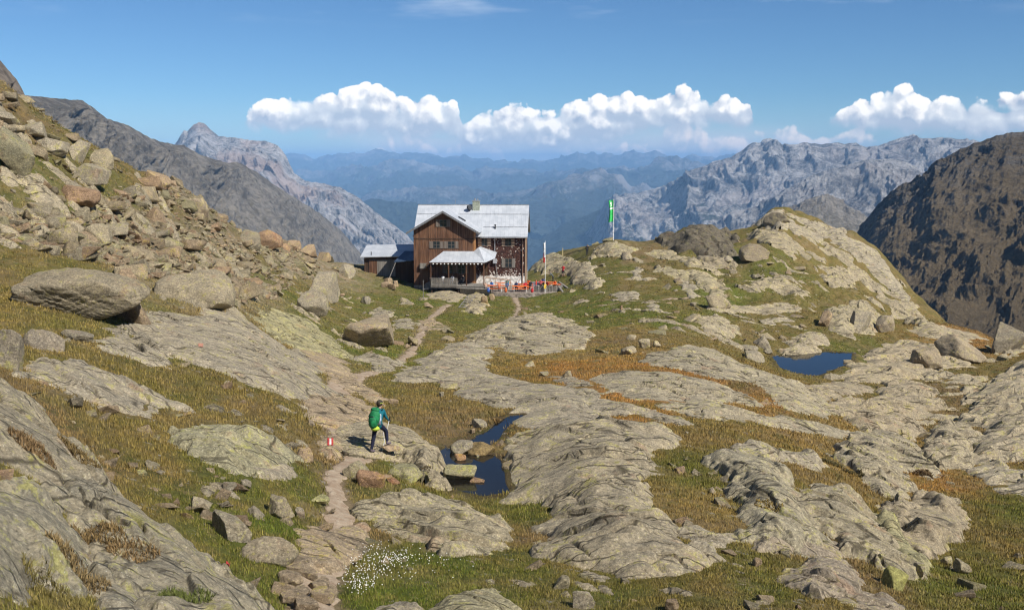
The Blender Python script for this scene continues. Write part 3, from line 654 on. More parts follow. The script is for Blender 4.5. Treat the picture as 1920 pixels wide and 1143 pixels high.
def outcrop(label, px, T, tint=(1, 1, 1), strike=-65, edge=.55, lam=.16, sp=.75, name='rock_outcrop', crack=.12, seed=None, res=1.05, world=False):
    k = len(SLABS); seed = seed or 200 + k * 7
    poly = np.array(px) if world else np.array([unproj(u, v, T * .45) for u, v in px])
    rm = np.median(np.hypot(poly[:, 0], poly[:, 1]))
    size = math.sqrt(abs(np.sum(poly[:, 0] * np.roll(poly[:, 1], -1) - poly[:, 1] * np.roll(poly[:, 0], -1))) / 2)
    rmin = np.hypot(poly[:, 0], poly[:, 1]).min()
    cell = max(max(rmin, rm * .6) / 1024 * res, .014)
    ex = poly.max(0) - poly.min(0) + 2
    cell = max(cell, math.sqrt(ex[0] * ex[1] / 1.3 / 90000))
    x = np.arange(poly[:, 0].min() - 1, poly[:, 0].max() + 1, cell); y = np.arange(poly[:, 1].min() - 1, poly[:, 1].max() + 1, cell * 1.3)
    X, Y = np.meshgrid(x, y); xf, yf = X.ravel(), Y.ravel()
    w_ = min(.9, size * .10)
    wx = fbm(xf / (size * .28), yf / (size * .28), 4, seed) * w_ * 1.5; wy = fbm(xf / (size * .28) + 7, yf / (size * .28), 4, seed + 3) * w_ * 1.5
    sdf = poly_sdf(xf + wx, yf + wy, poly) + fbm(xf / .5, yf / .5, 3, seed + 5) * min(.14, w_ * .5) + (min(.28, size * .04) if rm < 100 else -.25)
    if rm > 95: sdf = sdf + fbm(xf / 3.2, yf / 3.2, 3, seed + 88) * 1.1
    for (P_, lv), bb in zip(ponds, _pond_bb):
        if x[0] < bb[1] and x[-1] > bb[0] and y[0] < bb[3] and y[-1] > bb[2]: sdf = np.minimum(sdf, .02 - poly_sdf(xf + wx * .3, yf + wy * .3, P_))
    Rr = max(.5, min(sdf.max(), 7))
    edge = edge * .62 if edge < .7 else edge * .8
    per = fbm(xf / (1.2 + size * .2), yf / (1.2 + size * .2), 3, seed + 77)
    keep = sdf > -(.22 + cell * 1.5)
    z = H0(xf, yf) + slab_rise(sdf, T * .68, Rr, edge, per)
    th = R_((strike + 20 if strike < 0 else strike) + random.Random(seed).uniform(-8, 8)); ca, sa = math.cos(th), math.sin(th)
    A_ = xf * ca + yf * sa; B_ = -xf * sa + yf * ca
    ins = sstep(0, .5, sdf)
    if lam > 0:
        # thin overlapping plates: a gentle back, a sharp lip
        wrp = fbm(A_ / 6, B_ / 2.2, 3, seed + 9) * 1.1
        for m_, (spc, am) in enumerate(((sp * 2.6, lam * 1.15), (sp * 1.0, lam * .38))):
            q = B_ / spc + wrp * (1.2 + m_ * .5) + fbm(A_ / (5 * spc), B_ / (3 * spc), 2, seed + 20 + m_) * .8; fr = q - np.floor(q)
            saw = 1 - np.where(fr < .93, fr / .93, (1 - fr) / .07)
            msk = .12 + .88 * sstep(-.12, .22, fbm(A_ / 3.5, B_ / 3.5, 2, seed + 30 + m_))
            z = z + (saw - .5) * am * msk * ins
    for spc, dp in ((sp * 2.6, .16), (sp * 1.1, .07)):
        q = B_ / spc + wrp * .9 + fbm(A_ / (7 * spc), B_ / (4 * spc), 3, seed + 60) * 1.1; fr = np.abs(q - np.floor(q) - .5) * spc
        z = z - np.exp(-(fr / max(.035, cell * 1.1)) ** 2) * dp * sstep(-.08, .12, fbm(A_ / 4, B_ / 1.5, 2, seed + 61)) * ins * min(1.6, max(1, rm / 45))
    f1, f2, cid = voro2(A_ / (sp * 4.5) + fbm(xf, yf, 2, seed + 40) * .16, B_ / (sp * 1.9) + fbm(xf * .8, yf * .8, 2, seed + 41) * .2, seed + 42)
    cm = sstep(-.2, .25, fbm(A_ / 5, B_ / 5, 2, seed + 44))
    z = z + (cid - .5) * (.07 + lam * .55) * min(T, 1.3) * sstep(-.1, .2, fbm(A_ / 6 + 5, B_ / 6, 2, seed + 45)) * ins
    z = z - np.exp(-((f2 - f1) / .05) ** 2) * crack * 1.3 * cm * ins
    z = z + fbm(xf / 3.2, yf / 3.2, 3, seed + 50) * .09 * ins * min(1, T * 1.5) + fbm(xf / .7, yf / .7, 3, seed + 52) * .02 + fbm(xf / .16, yf / .16, 2, seed + 51) * .010
    keep = main_piece(keep.reshape(X.shape), sdf.reshape(X.shape)).ravel()
    F = grid_faces(len(y), len(x)); F = F[keep[F].all(1)]
    if len(F) < 8: return None
    used = np.unique(F); re = np.full(len(xf), -1); re[used] = np.arange(len(used))
    V = np.stack([xf, yf, z], -1)[used]
    c0 = (float(V[:, 0].mean()), float(V[:, 1].mean()), float(V[:, 2].min()))
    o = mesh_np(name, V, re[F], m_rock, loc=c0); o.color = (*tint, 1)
    try: o.data.set_sharp_from_angle(angle=R_(33))
    except Exception: pass
    tag(o, label, 'rock outcrop')
    SLABS.append((poly, (x[0], x[-1], y[0], y[-1])))
    SURF.append((x[0], y[0], cell, cell * 1.3, z.reshape(X.shape), sdf.reshape(X.shape)))
    return o
def slab_at(x, y, pad=0):
    """signed distance into the nearest slab (max over slabs) and its top height"""
    s = np.full(x.shape, -9.0); zt = np.full(x.shape, -1e9)
    for x0, y0, cx, cy, Z, SD in SURF:
        i = ((x - x0) / cx).astype(int); j = ((y - y0) / cy).astype(int)
        m = (i >= 0) & (j >= 0) & (i < Z.shape[1]) & (j < Z.shape[0]) & (x >= x0) & (y >= y0)
        if m.any():
            s[m] = np.maximum(s[m], SD[j[m], i[m]]); zz = np.where(SD[j[m], i[m]] > 0, Z[j[m], i[m]], -1e9); zt[m] = np.maximum(zt[m], zz)
    return s, zt
def Htop(x, y):
    x = np.asarray(x, float); y = np.asarray(y, float)
    s, zt = slab_at(x, y); return np.maximum(H(x, y), zt)
def htop(x, y): return float(Htop(np.array([float(x)]), np.array([float(y)]))[0])

W, G, PK, YL, DK = (1, 1, 1), (.92, .95, .97), (1.06, .96, .88), (1.0, 1.05, .80), (.62, .62, .64)
O = outcrop
# left
O('largest foreground slab, steep grey rock with yellow lichen running down to the lower frame edge', [(95,862),(150,857),(215,885),(300,950),(400,1010),(460,1060),(510,1110),(530,1143),(545,1230),(330,1230),(330,1143),(280,1090),(240,1050),(200,1030),(180,990),(140,930),(105,890)], 1.5, (.92,.94,.93), -62, .35, .10, .9)
O('grey cracked slab in the lower left corner with patches of yellow lichen', [(-120,850),(0,860),(50,865),(92,890),(128,930),(168,985),(178,1010),(170,1032),(110,1035),(60,1010),(0,1010),(-120,1015)], 1.3, (.92,.95,.95), -58, .35, .14, .7)
O('steep slab edge at the left frame side above the brown grass strip', [(-120,655),(0,684),(30,694),(60,724),(110,774),(150,804),(190,844),(232,886),(215,882),(165,862),(140,856),(100,852),(60,830),(0,800),(-120,780)], 1.5, (.95,.95,.92), -60, .4, .12)
O('small slab among dry grass at the bottom, under the lichen slabs', [(158,1062),(185,1033),(250,1082),(320,1112),(330,1230),(230,1230),(215,1143),(172,1100)], .7, G, -60)
O('low dark block between tufts near the lower left corner', [(24,1040),(50,1020),(80,1025),(126,1045),(130,1068),(90,1066),(60,1056),(30,1052)], .5, (.85,.86,.88), -60)
O('big pale whaleback slab left of the footpath below the scree', [(170,620),(233,587),(300,577),(350,577),(433,573),(473,593),(500,617),(520,637),(567,647),(597,673),(600,707),(640,727),(567,737),(533,723),(483,710),(433,687),(390,667),(360,663),(320,650),(300,627),(253,607),(200,620)], .9, W, -62, .3, .08, 1.2)
O('small pale lens of rock between the whaleback and the grass', [(180,650),(207,630),(240,622),(283,623),(310,647),(313,680),(283,675),(250,663),(207,655)], .5, W)
O('long pale slab lying in brown grass in front of the huge overhanging boulder', [(40,687),(67,663),(133,663),(187,680),(233,690),(267,710),(300,730),(340,750),(310,750),(267,762),(227,750),(173,733),(133,720),(83,697)], .7, W, -60, .5, .10)
O('slab with a bright yellow-green lichen streak beside the whaleback', [(480,583),(517,572),(567,587),(597,610),(633,637),(650,660),(593,657),(550,640),(507,613)], .8, (1.0,1.04,.82), -62, .5)
O('lichen covered slab with a dark overhang beside the trail marker', [(323,786),(350,783),(400,778),(450,783),(500,803),(547,826),(562,838),(533,843),(513,852),(500,862),(467,862),(427,860),(400,848),(367,830),(337,812)], .85, (.95,1.0,.88), -50, .7, .14)
O('broken low rocks along the foot of the lichen slab', [(415,866),(450,866),(500,868),(545,862),(552,878),(545,890),(500,888),(467,880),(430,878)], .4, W, -50, .7, .16, .4)
O('pinkish trodden rock the path crosses behind the hiker', [(560,682),(600,690),(627,711),(677,735),(714,752),(716,738),(662,705),(643,673),(593,652),(560,655)], .35, PK, -60, .4, .06)
O('pinkish slab left of the hiker where the trail bends', [(583,737),(627,726),(677,742),(700,755),(707,769),(687,787),(630,793),(580,772)], .4, PK, -60, .4, .05)
O('rounded rock bank right behind the hiker', [(633,795),(650,786),(700,786),(740,782),(773,795),(800,818),(827,850),(822,878),(795,860),(773,828),(753,822),(722,836),(690,832),(650,828)], .75, (1.02,1.0,.93), -60, .55, .05)
O('low slab with grass pockets beside the large two-tone boulder', [(655,669),(700,657),(747,673),(757,683),(720,689),(690,674)], .4, W)
O('small flat rock left of the path carrying the red and white paint mark', [(598,822),(608,812),(628,810),(642,818),(640,838),(622,848),(604,842)], .3, PK, -60, .6, .03)
O('flat trodden slab that the path runs over in the foreground', [(560,980),(593,983),(630,984),(660,976),(677,970),(682,1003),(670,1022),(640,1046),(610,1056),(570,1053)], .35, PK, -60, .6, .03)
# centre
O('hatched pale dome with parallel cracks below the hut terrace', [(873,627),(910,607),(960,590),(1003,580),(1033,580),(1060,590),(1093,603),(1113,612),(1093,630),(1093,640),(1053,647),(1000,652),(960,648),(920,640),(887,635)], 1.1, (1.05,1.04,1.0), -62, .4, .22, .9)
O('long pale ridge of rock running from the path down to the small pond', [(723,703),(760,687),(800,663),(843,640),(880,630),(917,650),(903,660),(890,663),(903,680),(930,693),(960,703),(993,710),(1033,712),(1070,717),(1100,733),(1123,750),(1113,757),(1120,773),(1127,793),(1060,783),(1010,780),(967,770),(960,740),(927,747),(893,737),(860,713),(810,703),(760,703)], .9, W, -50, .35, .10, 1.0)
O('massive rounded outcrop right of the dark pond', [(943,857),(950,838),(970,817),(973,797),(1010,783),(1060,783),(1130,776),(1200,777),(1258,790),(1263,800),(1225,806),(1200,810),(1242,858),(1205,860),(1172,865),(1200,920),(1220,950),(1290,985),(1330,990),(1345,1000),(1300,1025),(1250,1030),(1180,1032),(1120,1020),(1060,1010),(1030,975),(1010,950),(1050,935),(1020,908),(975,908),(950,893)], 1.25, (1.0,.99,.95), -55, .5, .16, .9)
O('layered rock with a reddish hollow in front of the dark pond', [(675,935),(700,916),(747,908),(793,912),(843,913),(877,926),(910,943),(947,963),(947,1000),(893,1012),(843,1012),(777,980),(727,965),(700,953)], .95, (.98,.98,.92), -35, .65, .2, .5)
O('smooth lichen speckled rock rising from the flowery grass at the bottom edge', [(790,1128),(840,1102),(872,1088),(898,1080),(920,1080),(943,1096),(977,1126),(995,1150),(1000,1200),(780,1200)], .8, (1.0,1.03,.88), -60, .5, .06)
O('low pale rock beside the cotton grass at the bottom edge', [(712,1128),(750,1120),(790,1128),(788,1145),(740,1150),(700,1146)], .25, W)
O('narrow pale slab between orange grass strips in the middle', [(1113,703),(1163,687),(1213,687),(1280,693),(1347,713),(1393,730),(1423,747),(1420,753),(1360,742),(1310,735),(1255,745),(1180,735),(1135,722)], .7, (1.03,1.03,1), -58, .45, .14)
O('thin long strip of rock along the orange meadow', [(1240,750),(1280,737),(1330,742),(1423,770),(1513,780),(1597,803),(1600,811),(1550,806),(1480,792),(1380,782),(1310,768)], .55, (1.03,1.03,1), -50, .5, .12)
O('smooth tapering slab left of the blue tarn', [(1250,650),(1280,643),(1347,650),(1380,673),(1430,690),(1487,707),(1530,730),(1553,753),(1560,763),(1513,763),(1480,753),(1447,727),(1420,710),(1397,690),(1347,673),(1280,663)], .9, (1.04,1.04,1), -62, .45, .08)
O('pale slab above the orange bog grass, left of the tapering slab', [(1213,675),(1225,655),(1262,650),(1313,658),(1375,684),(1398,702),(1353,702),(1297,689)], .6, (1.03,1.03,1), -62, .45, .12)
O('narrow ledge of pale rock between the two middle meadows', [(1040,700),(1085,705),(1112,722),(1130,742),(1190,755),(1262,775),(1300,790),(1265,790),(1190,772),(1130,768),(1100,742)], .35, W, -50)
# right foreground
O('wide slab fanning out in the right foreground, pale with yellow lichen', [(1337,842),(1380,836),(1440,845),(1467,858),(1480,882),(1493,913),(1507,923),(1527,963),(1567,993),(1513,995),(1480,996),(1400,980),(1423,963),(1413,950),(1390,930),(1383,896),(1363,870)], 1.1, (.97,.99,.95), -70, .45, .10)
O('thin flat ledge along the upper rim of the wide foreground slab', [(1337,834),(1380,820),(1440,829),(1513,833),(1549,855),(1527,860),(1480,846),(1430,842)], .9, W, -75, .7, .1)
O('jagged upper block of the right foreground outcrop with a dark crest', [(1567,828),(1600,822),(1603,800),(1640,791),(1680,806),(1723,826),(1757,853),(1733,870),(1707,862),(1682,852),(1697,873),(1717,893),(1680,913),(1647,903),(1613,873),(1590,845)], 1.2, (.97,.97,.94), -50, .55, .2)
O('cracked middle slabs of the right foreground outcrop', [(1487,920),(1520,896),(1547,893),(1590,906),(1627,936),(1647,976),(1680,1003),(1720,1040),(1717,1053),(1680,1050),(1630,1026),(1590,1010),(1563,976),(1527,963),(1510,936)], 1.0, (.97,.97,.92), -55, .6, .24, .55)
O('long yellow-green tongue of rock pointing down into the grass', [(1630,945),(1663,950),(1697,990),(1723,1016),(1747,1026),(1743,1042),(1720,1042),(1680,1006),(1647,978)], 1.15, (.98,1.03,.82), -60, .75, .04)
O('bulky block with dark cavities at the right end of the foreground outcrop', [(1657,922),(1680,925),(1713,912),(1773,908),(1798,915),(1806,955),(1800,985),(1755,998),(1728,1006),(1700,990),(1680,950)], 1.25, (.98,.95,.90), -75, .75, .12, .8, crack=.08)
O('knobbly grey rock below the right foreground outcrop', [(1460,1066),(1480,1050),(1520,1035),(1563,1030),(1600,1040),(1610,1063),(1600,1088),(1547,1098),(1513,1090)], .7, (.95,.92,.93), -50, .6, .2, .35)
O('low broken shelf joining the fan slab to the knobbly rock', [(1407,1020),(1413,1003),(1480,998),(1563,1005),(1597,1028),(1560,1030),(1500,1022),(1450,1026)], .45, (.95,.92,.93), -50, .6, .16, .4)
O('flat greyish rock at the bottom edge under the knobbly rock', [(1563,1105),(1613,1100),(1663,1106),(1697,1134),(1680,1143),(1607,1133)], .35, (.95,.92,.93), -50, .7, .12, .35)
O('strip of broken pale plates reaching from the pond outcrop to the fan slab', [(1262,985),(1300,976),(1347,990),(1390,990),(1380,1003),(1347,1016),(1330,1026),(1262,1030),(1300,1008)], .35, W, -40, .7, .2, .35)
# right middle
O('striped dome of rock right behind the blue tarn', [(1445,657),(1467,645),(1493,620),(1513,612),(1547,621),(1565,630),(1543,643),(1527,650),(1513,668),(1480,667)], 1.2, (1.02,1.0,.95), -30, .35, .3, .8)
O('broad striated slabs on the right shore of the blue tarn', [(1600,657),(1647,637),(1707,623),(1730,637),(1780,637),(1840,640),(1847,650),(1820,677),(1780,677),(1763,687),(1730,700),(1680,707),(1613,703),(1563,710),(1537,707),(1580,687),(1603,677)], 1.6, (.98,.95,.90), 15, .35, .35, .9)
O('hunched rocks in the dip below the blue tarn', [(1550,743),(1597,737),(1647,730),(1663,707),(1697,698),(1747,713),(1760,723),(1730,730),(1777,750),(1747,757),(1707,770),(1727,790),(1680,800),(1640,793),(1597,770),(1580,760)], 1.6, (.97,.94,.90), 10, .5, .35, .7)
O('dark faced mound of rock at the right, in front of the brown hollow', [(1730,823),(1757,793),(1780,782),(1847,797),(1827,817),(1813,850),(1757,850),(1740,840)], 1.7, (.97,.96,.92), -20, .7, .22, .6)
O('grey rock mound cut by the right frame edge, lower one', [(1827,820),(1873,787),(1940,785),(1990,800),(1990,850),(1920,847),(1880,842),(1860,857),(1827,855)], 1.2, (.97,.96,.94), 20, .5, .25, .7)
O('ledges of rock with deep shaded steps at the right frame edge', [(1803,735),(1847,708),(1880,684),(1920,670),(2000,665),(2000,790),(1920,782),(1863,779),(1817,769),(1840,735)], 1.9, (.97,.96,.93), 20, .6, .45, .9)
O('flat pale ledges on the grass at the far right below the rock mounds', [(1813,863),(1863,860),(1920,877),(2000,890),(2000,930),(1920,922),(1873,912),(1840,885)], .5, W, 15, .6, .16)
O('flat rocks along the outlet of the blue tarn', [(1470,735),(1500,725),(1540,715),(1600,712),(1640,722),(1600,735),(1545,742),(1500,745)], .5, (.97,.94,.9), 10, .5, .15)
O('small ledges between the tarn and the far gorge', [(1700,612),(1760,604),(1820,618),(1850,632),(1800,636),(1745,632)], .8, (.98,.95,.9), 10, .4, .3)
# knoll
O('dark crag on the skyline left of the highest knoll', [(1227,441),(1236,424),(1256,410),(1293,402),(1333,402),(1370,410),(1387,428),(1383,458),(1363,472),(1313,470),(1275,462),(1240,452)], 2.6, (.42,.42,.43), -80, .6, .3, .9)
O('rounded summit rock of the highest knoll', [(1402,417),(1410,390),(1430,383),(1455,385),(1473,391),(1497,420),(1480,422),(1447,424)], 1.8, W, -40, .4, .3, .9)
O('long outcrop along the right skyline of the knoll', [(1473,391),(1513,404),(1563,424),(1613,448),(1657,474),(1677,507),(1707,540),(1710,560),(1680,547),(1630,507),(1607,483),(1563,450),(1513,420)], 1.5, W, -45, .4, .35, 1.0)
O('pale slab just below the summit of the knoll', [(1480,421),(1513,424),(1543,440),(1547,457),(1507,444),(1478,434)], .7, W, -40)
O('bulging ribbed slabs on the right flank of the knoll', [(1538,490),(1560,484),(1588,490),(1608,510),(1604,535),(1565,535),(1540,512)], 1.3, (.98,.96,.9), -50, .4, .4, .8)
O('boulder-like outcrop right beside the hut terrace', [(1060,487),(1090,482),(1113,483),(1130,517),(1133,540),(1100,533),(1060,520)], 1.5, (1.03,1.02,.97), -60, .4, .22)
O('long smooth slab crossing the middle of the knoll', [(1213,503),(1227,490),(1280,498),(1340,512),(1360,535),(1407,539),(1440,546),(1397,551),(1340,548),(1307,528),(1267,514)], 1.2, (1.0,.99,.88), -20, .35, .16)
O('rounded pale rock carrying the green flagpole', [(1095,480),(1113,462),(1132,451),(1150,447),(1173,452),(1207,460),(1190,470),(1150,472),(1120,476)], 1.2, (1.0,.99,.9), -60, .35, .15)
O('pale terrace of rock right of the flagpole rock', [(1200,472),(1230,463),(1267,463),(1297,480),(1330,490),(1380,508),(1370,514),(1300,496),(1250,482)], .9, (1.0,.98,.88), -25, .4, .15)
O('tilted slab beside the little stream on the saddle', [(1287,594),(1313,581),(1353,583),(1373,603),(1400,610),(1380,624),(1333,618),(1307,608)], 1.0, (1.02,1.01,.95), -50, .35, .22)
O('flat rock pavement along the far stream', [(1318,572),(1327,556),(1350,552),(1373,565),(1430,561),(1497,557),(1507,573),(1480,583),(1413,581),(1350,582)], .8, (1.0,.98,.92), -10, .4, .12)
O('domed crag above the grassy hollow at the right foot of the knoll', [(1540,600),(1553,570),(1597,548),(1640,560),(1668,594),(1650,610),(1610,622),(1565,612)], 2.0, (.98,.97,.9), -35, .45, .4, .8)
O('rock slope falling right from the knoll towards the gorge', [(1640,545),(1680,548),(1712,562),(1740,590),(1760,612),(1735,618),(1700,600),(1665,575)], 1.1, (.98,.96,.9), -40, .4, .35)
O('jumbled rocks under the dark crag', [(1290,475),(1320,472),(1365,475),(1385,480),(1380,505),(1350,500),(1310,492)], 1.3, (.86,.84,.80), -60, .5, .35, .7)
O('rocky shelf below the summit rock of the knoll', [(1395,425),(1440,424),(1475,432),(1500,450),(1520,470),(1490,474),(1450,458),(1410,450)], 1.3, (.95,.93,.86), -30, .4, .35, .8)
O('pale shelves on the upper right slope of the knoll', [(1520,455),(1560,452),(1600,480),(1625,508),(1660,540),(1630,540),(1600,515),(1560,480)], .9, (.98,.96,.9), -45, .4, .3, .8)
O('low rock right of the hut with a grassy cap', [(985,492),(996,474),(1020,466),(1050,463),(1078,476),(1092,494),(1060,505),(1010,505)], 1.6, (1.0,1.0,.92), -60, .4, .2)
O('narrow flat rock above the grassy slope by the saddle path', [(1140,547),(1165,543),(1192,545),(1202,556),(1170,561),(1148,558)], .5, W)
O('small pale rock in the knoll meadow', [(1272,530),(1288,524),(1305,532),(1318,552),(1298,556),(1282,545)], .6, W, -60)
O('rounded plates in the knoll meadow near the round boulder', [(1178,508),(1192,498),(1208,502),(1205,514),(1188,518)], .5, W)
O('broad low rocks between the saddle path and the stream', [(1205,572),(1225,566),(1245,572),(1240,582),(1215,582)], .4, W)
O('pale rock ledge near the foot of the knoll above the stream', [(1395,520),(1440,514),(1490,528),(1530,540),(1500,552),(1450,542),(1410,533)], .9, (1.0,.98,.9), -20, .4, .25)
O('flat rocks on the brown slope right of the stream pavement', [(1415,598),(1440,590),(1480,592),(1505,602),(1470,606),(1430,606)], .5, W, -10)
# by the hut
O('smooth grey rock under the hut deck', [(795,548),(806,540),(830,535),(862,536),(880,546),(866,562),(840,561),(815,556)], .9, (.95,.93,.88), -30, .4, .06)
O('pale tongue of rock with wooden steps beside it, under the hut', [(884,536),(903,532),(912,546),(912,578),(898,583),(866,578),(874,560)], .9, (1.03,1.0,.92), -80, .4, .06)
O('flat pale rock beside the path below the hut', [(690,578),(712,572),(733,576),(742,588),(722,598),(700,592)], .5, W)
O('low rock in the grass left of the path, seen from the hut', [(740,600),(765,594),(782,604),(770,614),(745,612)], .4, W)
O('flat plates where the path climbs to the hut', [(783,600),(805,594),(825,602),(832,614),(808,618),(790,610)], .3, PK)

# many small ledges of the same rock, drawn out along the strike
lrg = np.random.default_rng(17)

LAND = [(160,560,'behind the huge overhanging boulder'),(508,455,'beside the reddish skyline block'),(368,545,'above the pale squat boulder'),(148,375,'around the long reddish-brown block'),(96,270,'near the flat topped pale block'),(36,300,'near the leaning greenish slab'),(606,540,'above the pale boulder at the scree foot'),(650,510,'next to the shed'),(292,415,'around the brownish block in mid scree'),(20,450,'above the brown grass at the left edge'),(180,450,'around the big pale plate'),(420,415,'along the scree skyline'),(368,400,'around the whitish faced stone'),
 (240,500,'at the grassy edge of the scree'),(480,520,'in the lower right scree'),(40,200,'at the top of the left slope'),(1440,390,'under the knoll summit'),(1300,430,'below the dark crag'),(1150,460,'near the knoll flagpole'),(1100,510,'right of the hut terrace'),(1414,480,'near the big shaded boulder'),(1560,510,'beside the ribbed slabs'),(1650,480,'on the right skyline of the knoll'),(1340,530,'beside the long smooth slab'),(1347,575,'near the stream'),(1525,680,'by the blue tarn'),(1600,590,'below the domed crag'),(1805,660,'around the large pale rounded boulder'),
 (1885,700,'at the right frame edge'),(1650,750,'in the dip below the tarn'),(1780,820,'around the dark faced mound'),(1000,610,'around the hatched dome'),(1180,640,'near the cluster of dry stones'),(690,630,'near the two-tone boulder'),(760,580,'below the hut deck'),(600,590,'near the squarish boulder'),(430,690,'by the whaleback slab'),(400,610,'between scree and whaleback slab'),(440,830,'beside the lichen slab'),(450,950,'around the grass boulders'),(550,900,'close to the path'),(700,1100,'by the cotton grass'),(900,1050,'above the bottom lichen rock'),(1150,1060,'below the pond outcrop'),(1350,1060,'left of the knobbly rock'),(1210,580,'on the green slope of the saddle'),(1430,600,'below the stream pavement')]
def near(u, v): return min(LAND, key=lambda q: (q[0] - u) ** 2 + 2.2 * (q[1] - v) ** 2)[2]
def tintword(c):
    r_, g_, b_ = c[:3]
    if r_ / g_ > 1.12: return 'reddish'
    if g_ / b_ > 1.18: return 'olive'
    if (r_ + g_ + b_) / 3 < .83: return 'dark grey'
    if (r_ + g_ + b_) / 3 > .98: return 'pale'
    return 'tan'
def sizeword(s_, a, b): return 'small' if s_ < a else 'mid-sized' if s_ < b else 'large'
def ledges(px, n, wmin, wmax, label, group, strike=-60, T=(.35, .8), asp=(.3, .55), lam=.2):
    P = np.array(px); k = 0; tries = 0
    while k < n and tries < n * 20:
        tries += 1
        u, v = lrg.uniform(P[:, 0].min(), P[:, 0].max()), lrg.uniform(P[:, 1].min(), P[:, 1].max())
        if poly_sdf(np.array([u]), np.array([v]), px)[0] < 0: continue
        c0 = unproj(u, v)
        if slab_at(np.array([c0[0]]), np.array([c0[1]]))[0][0] > -.3: continue
        if any(poly_sdf(np.array([c0[0]]), np.array([c0[1]]), P_)[0] > -1.0 for P_, lv in ponds) or min(line_dist(np.array([c0[0]]), np.array([c0[1]]), P_, w_)[0] for P_, w_ in paths) < .8: continue
        W_ = wmin + (wmax - wmin) * lrg.uniform() ** 1.8; A = lrg.uniform(*asp); th = R_(strike + lrg.uniform(-22, 22)); m = 9
        ph = np.sort(lrg.uniform(0, 6.283, m)); rr_ = lrg.uniform(.6, 1.1, m)
        lx, ly = np.cos(ph) * rr_ * W_, np.sin(ph) * rr_ * W_ * A
        wx, wy = c0[0] + lx * math.cos(th) - ly * math.sin(th), c0[1] + lx * math.sin(th) + ly * math.cos(th)
        pol = np.stack([wx, wy], -1)
        b_ = lrg.uniform(.86, 1.06); o = outcrop(f"{sizeword(W_, wmin + (wmax - wmin) * .15, wmin + (wmax - wmin) * .45)} {label} {near(u, v)}", pol, lrg.uniform(*T), (b_, b_ * .985, b_ * .94), math.degrees(th), .5, lam, .6, 'rock_ledge', seed=int(900 + tries + u), res=1.2, world=True)
        if o is None: continue
        o['group'] = group; o['category'] = 'rock ledge'; k += 1
ledges([(1130,460),(1240,450),(1400,425),(1500,400),(1700,520),(1720,580),(1560,600),(1400,560),(1200,540),(1080,500)], 40, 1.0, 4.0, 'ledge on the knoll', 'small ledges on the knoll', -35, (.4, 1.1), (.25, .5), .3)
ledges([(980,560),(1250,560),(1550,570),(1700,610),(1600,640),(1400,650),(1150,600)], 26, .8, 3.2, 'flat ledge in the meadow', 'flat ledges in the meadow', -40)
ledges([(1560,700),(1920,650),(1920,760),(1800,860),(1650,860),(1560,780)], 26, .8, 3.0, 'grey ledge', 'grey ledges of the right slope', 10, (.4, 1.0), (.3, .6), .3)
ledges([(560,560),(760,560),(820,640),(700,700),(560,620)], 20, .7, 2.4, 'flat ledge below the hut', 'ledges by the hut path', -55)
ledges([(300,490),(560,520),(620,600),(480,600),(300,560)], 22, .8, 2.6, 'pale ledge', 'ledges at the scree foot', -55)
ledges([(0,200),(100,230),(330,370),(560,470),(400,520),(0,460)], 34, 1.0, 3.4, 'slanting ledge on the slope', 'ledges in the left slope', -50, (.5, 1.2), (.3, .6), .3)
ledges([(780,1000),(1400,1020),(1450,1120),(900,1120)], 10, .25, .8, 'stone flush in the turf', 'flush stones in the foreground turf', -55, (.12, .3))
ledges([(240,760),(560,760),(600,900),(420,940),(260,860)], 12, .25, .9, 'flush stone in the meadow', 'flush stones in the left meadow', -60, (.12, .3))
# ------------------------------------------------------------------ boulders and stones
def ico(sub):
    bpy_me = bpy.data.meshes.new('t'); import bmesh
    bm = bmesh.new(); bmesh.ops.create_icosphere(bm, subdivisions=sub, radius=1); bm.to_mesh(bpy_me); bm.free()
    n = len(bpy_me.vertices); v = np.zeros(n * 3, np.float32); bpy_me.vertices.foreach_get('co', v)
    f = np.zeros(len(bpy_me.polygons) * 3, np.int32); bpy_me.polygons.foreach_get('vertices', f)
    bpy.data.meshes.remove(bpy_me); return v.reshape(-1, 3).astype(float), f.reshape(-1, 3)
_ICO = {k: ico(k) for k in (2, 3, 4, 5, 6)}
def rock_shape(seed, sub=4, angular=1.0, nplanes=9, rough=.05, flat=0.0):
    v, f = _ICO[sub]; rg = np.random.default_rng(seed)
    n = rg.normal(size=(nplanes, 3)); n /= np.linalg.norm(n, axis=1, keepdims=True); h = rg.uniform(.42, .95, nplanes)
    n = np.concatenate([n, [[0, 0, -1], [0, 0, 1]]]); h = np.concatenate([h, [.5, .75 - flat]])
    dt = v @ n.T
    r = np.where(dt > .05, h / np.maximum(dt, .05), 9)
    k = 9 + 75 * angular
    rr = -np.log(np.exp(-k * np.minimum(r, 3)).sum(1) + np.exp(-k * 1.12)) / k
    p = v * rr[:, None]
    q = p * 1.7 + seed * 3.1
    d = fbm(q[:, 0] + q[:, 2] * .7, q[:, 1] - q[:, 2] * .6, 4, seed) * rough * 1.6 + fbm(q[:, 0] * 5 - q[:, 2] * 4, q[:, 1] * 5 + q[:, 2] * 3, 3, seed + 5) * rough * .5
    lay = q[:, 2] * 3 + fbm(q[:, 0], q[:, 1], 2, seed + 8); fr = lay - np.floor(lay); d = d + (fr - .5) * rough * .22 * (fbm(q[:, 0] * .8, q[:, 1] * .8, 2, seed + 12) > 0) + fbm(q[:, 0] * 11 + q[:, 2] * 7, q[:, 1] * 11 - q[:, 2] * 9, 2, seed + 14) * rough * .22
    return p * (1 + d)[:, None], f
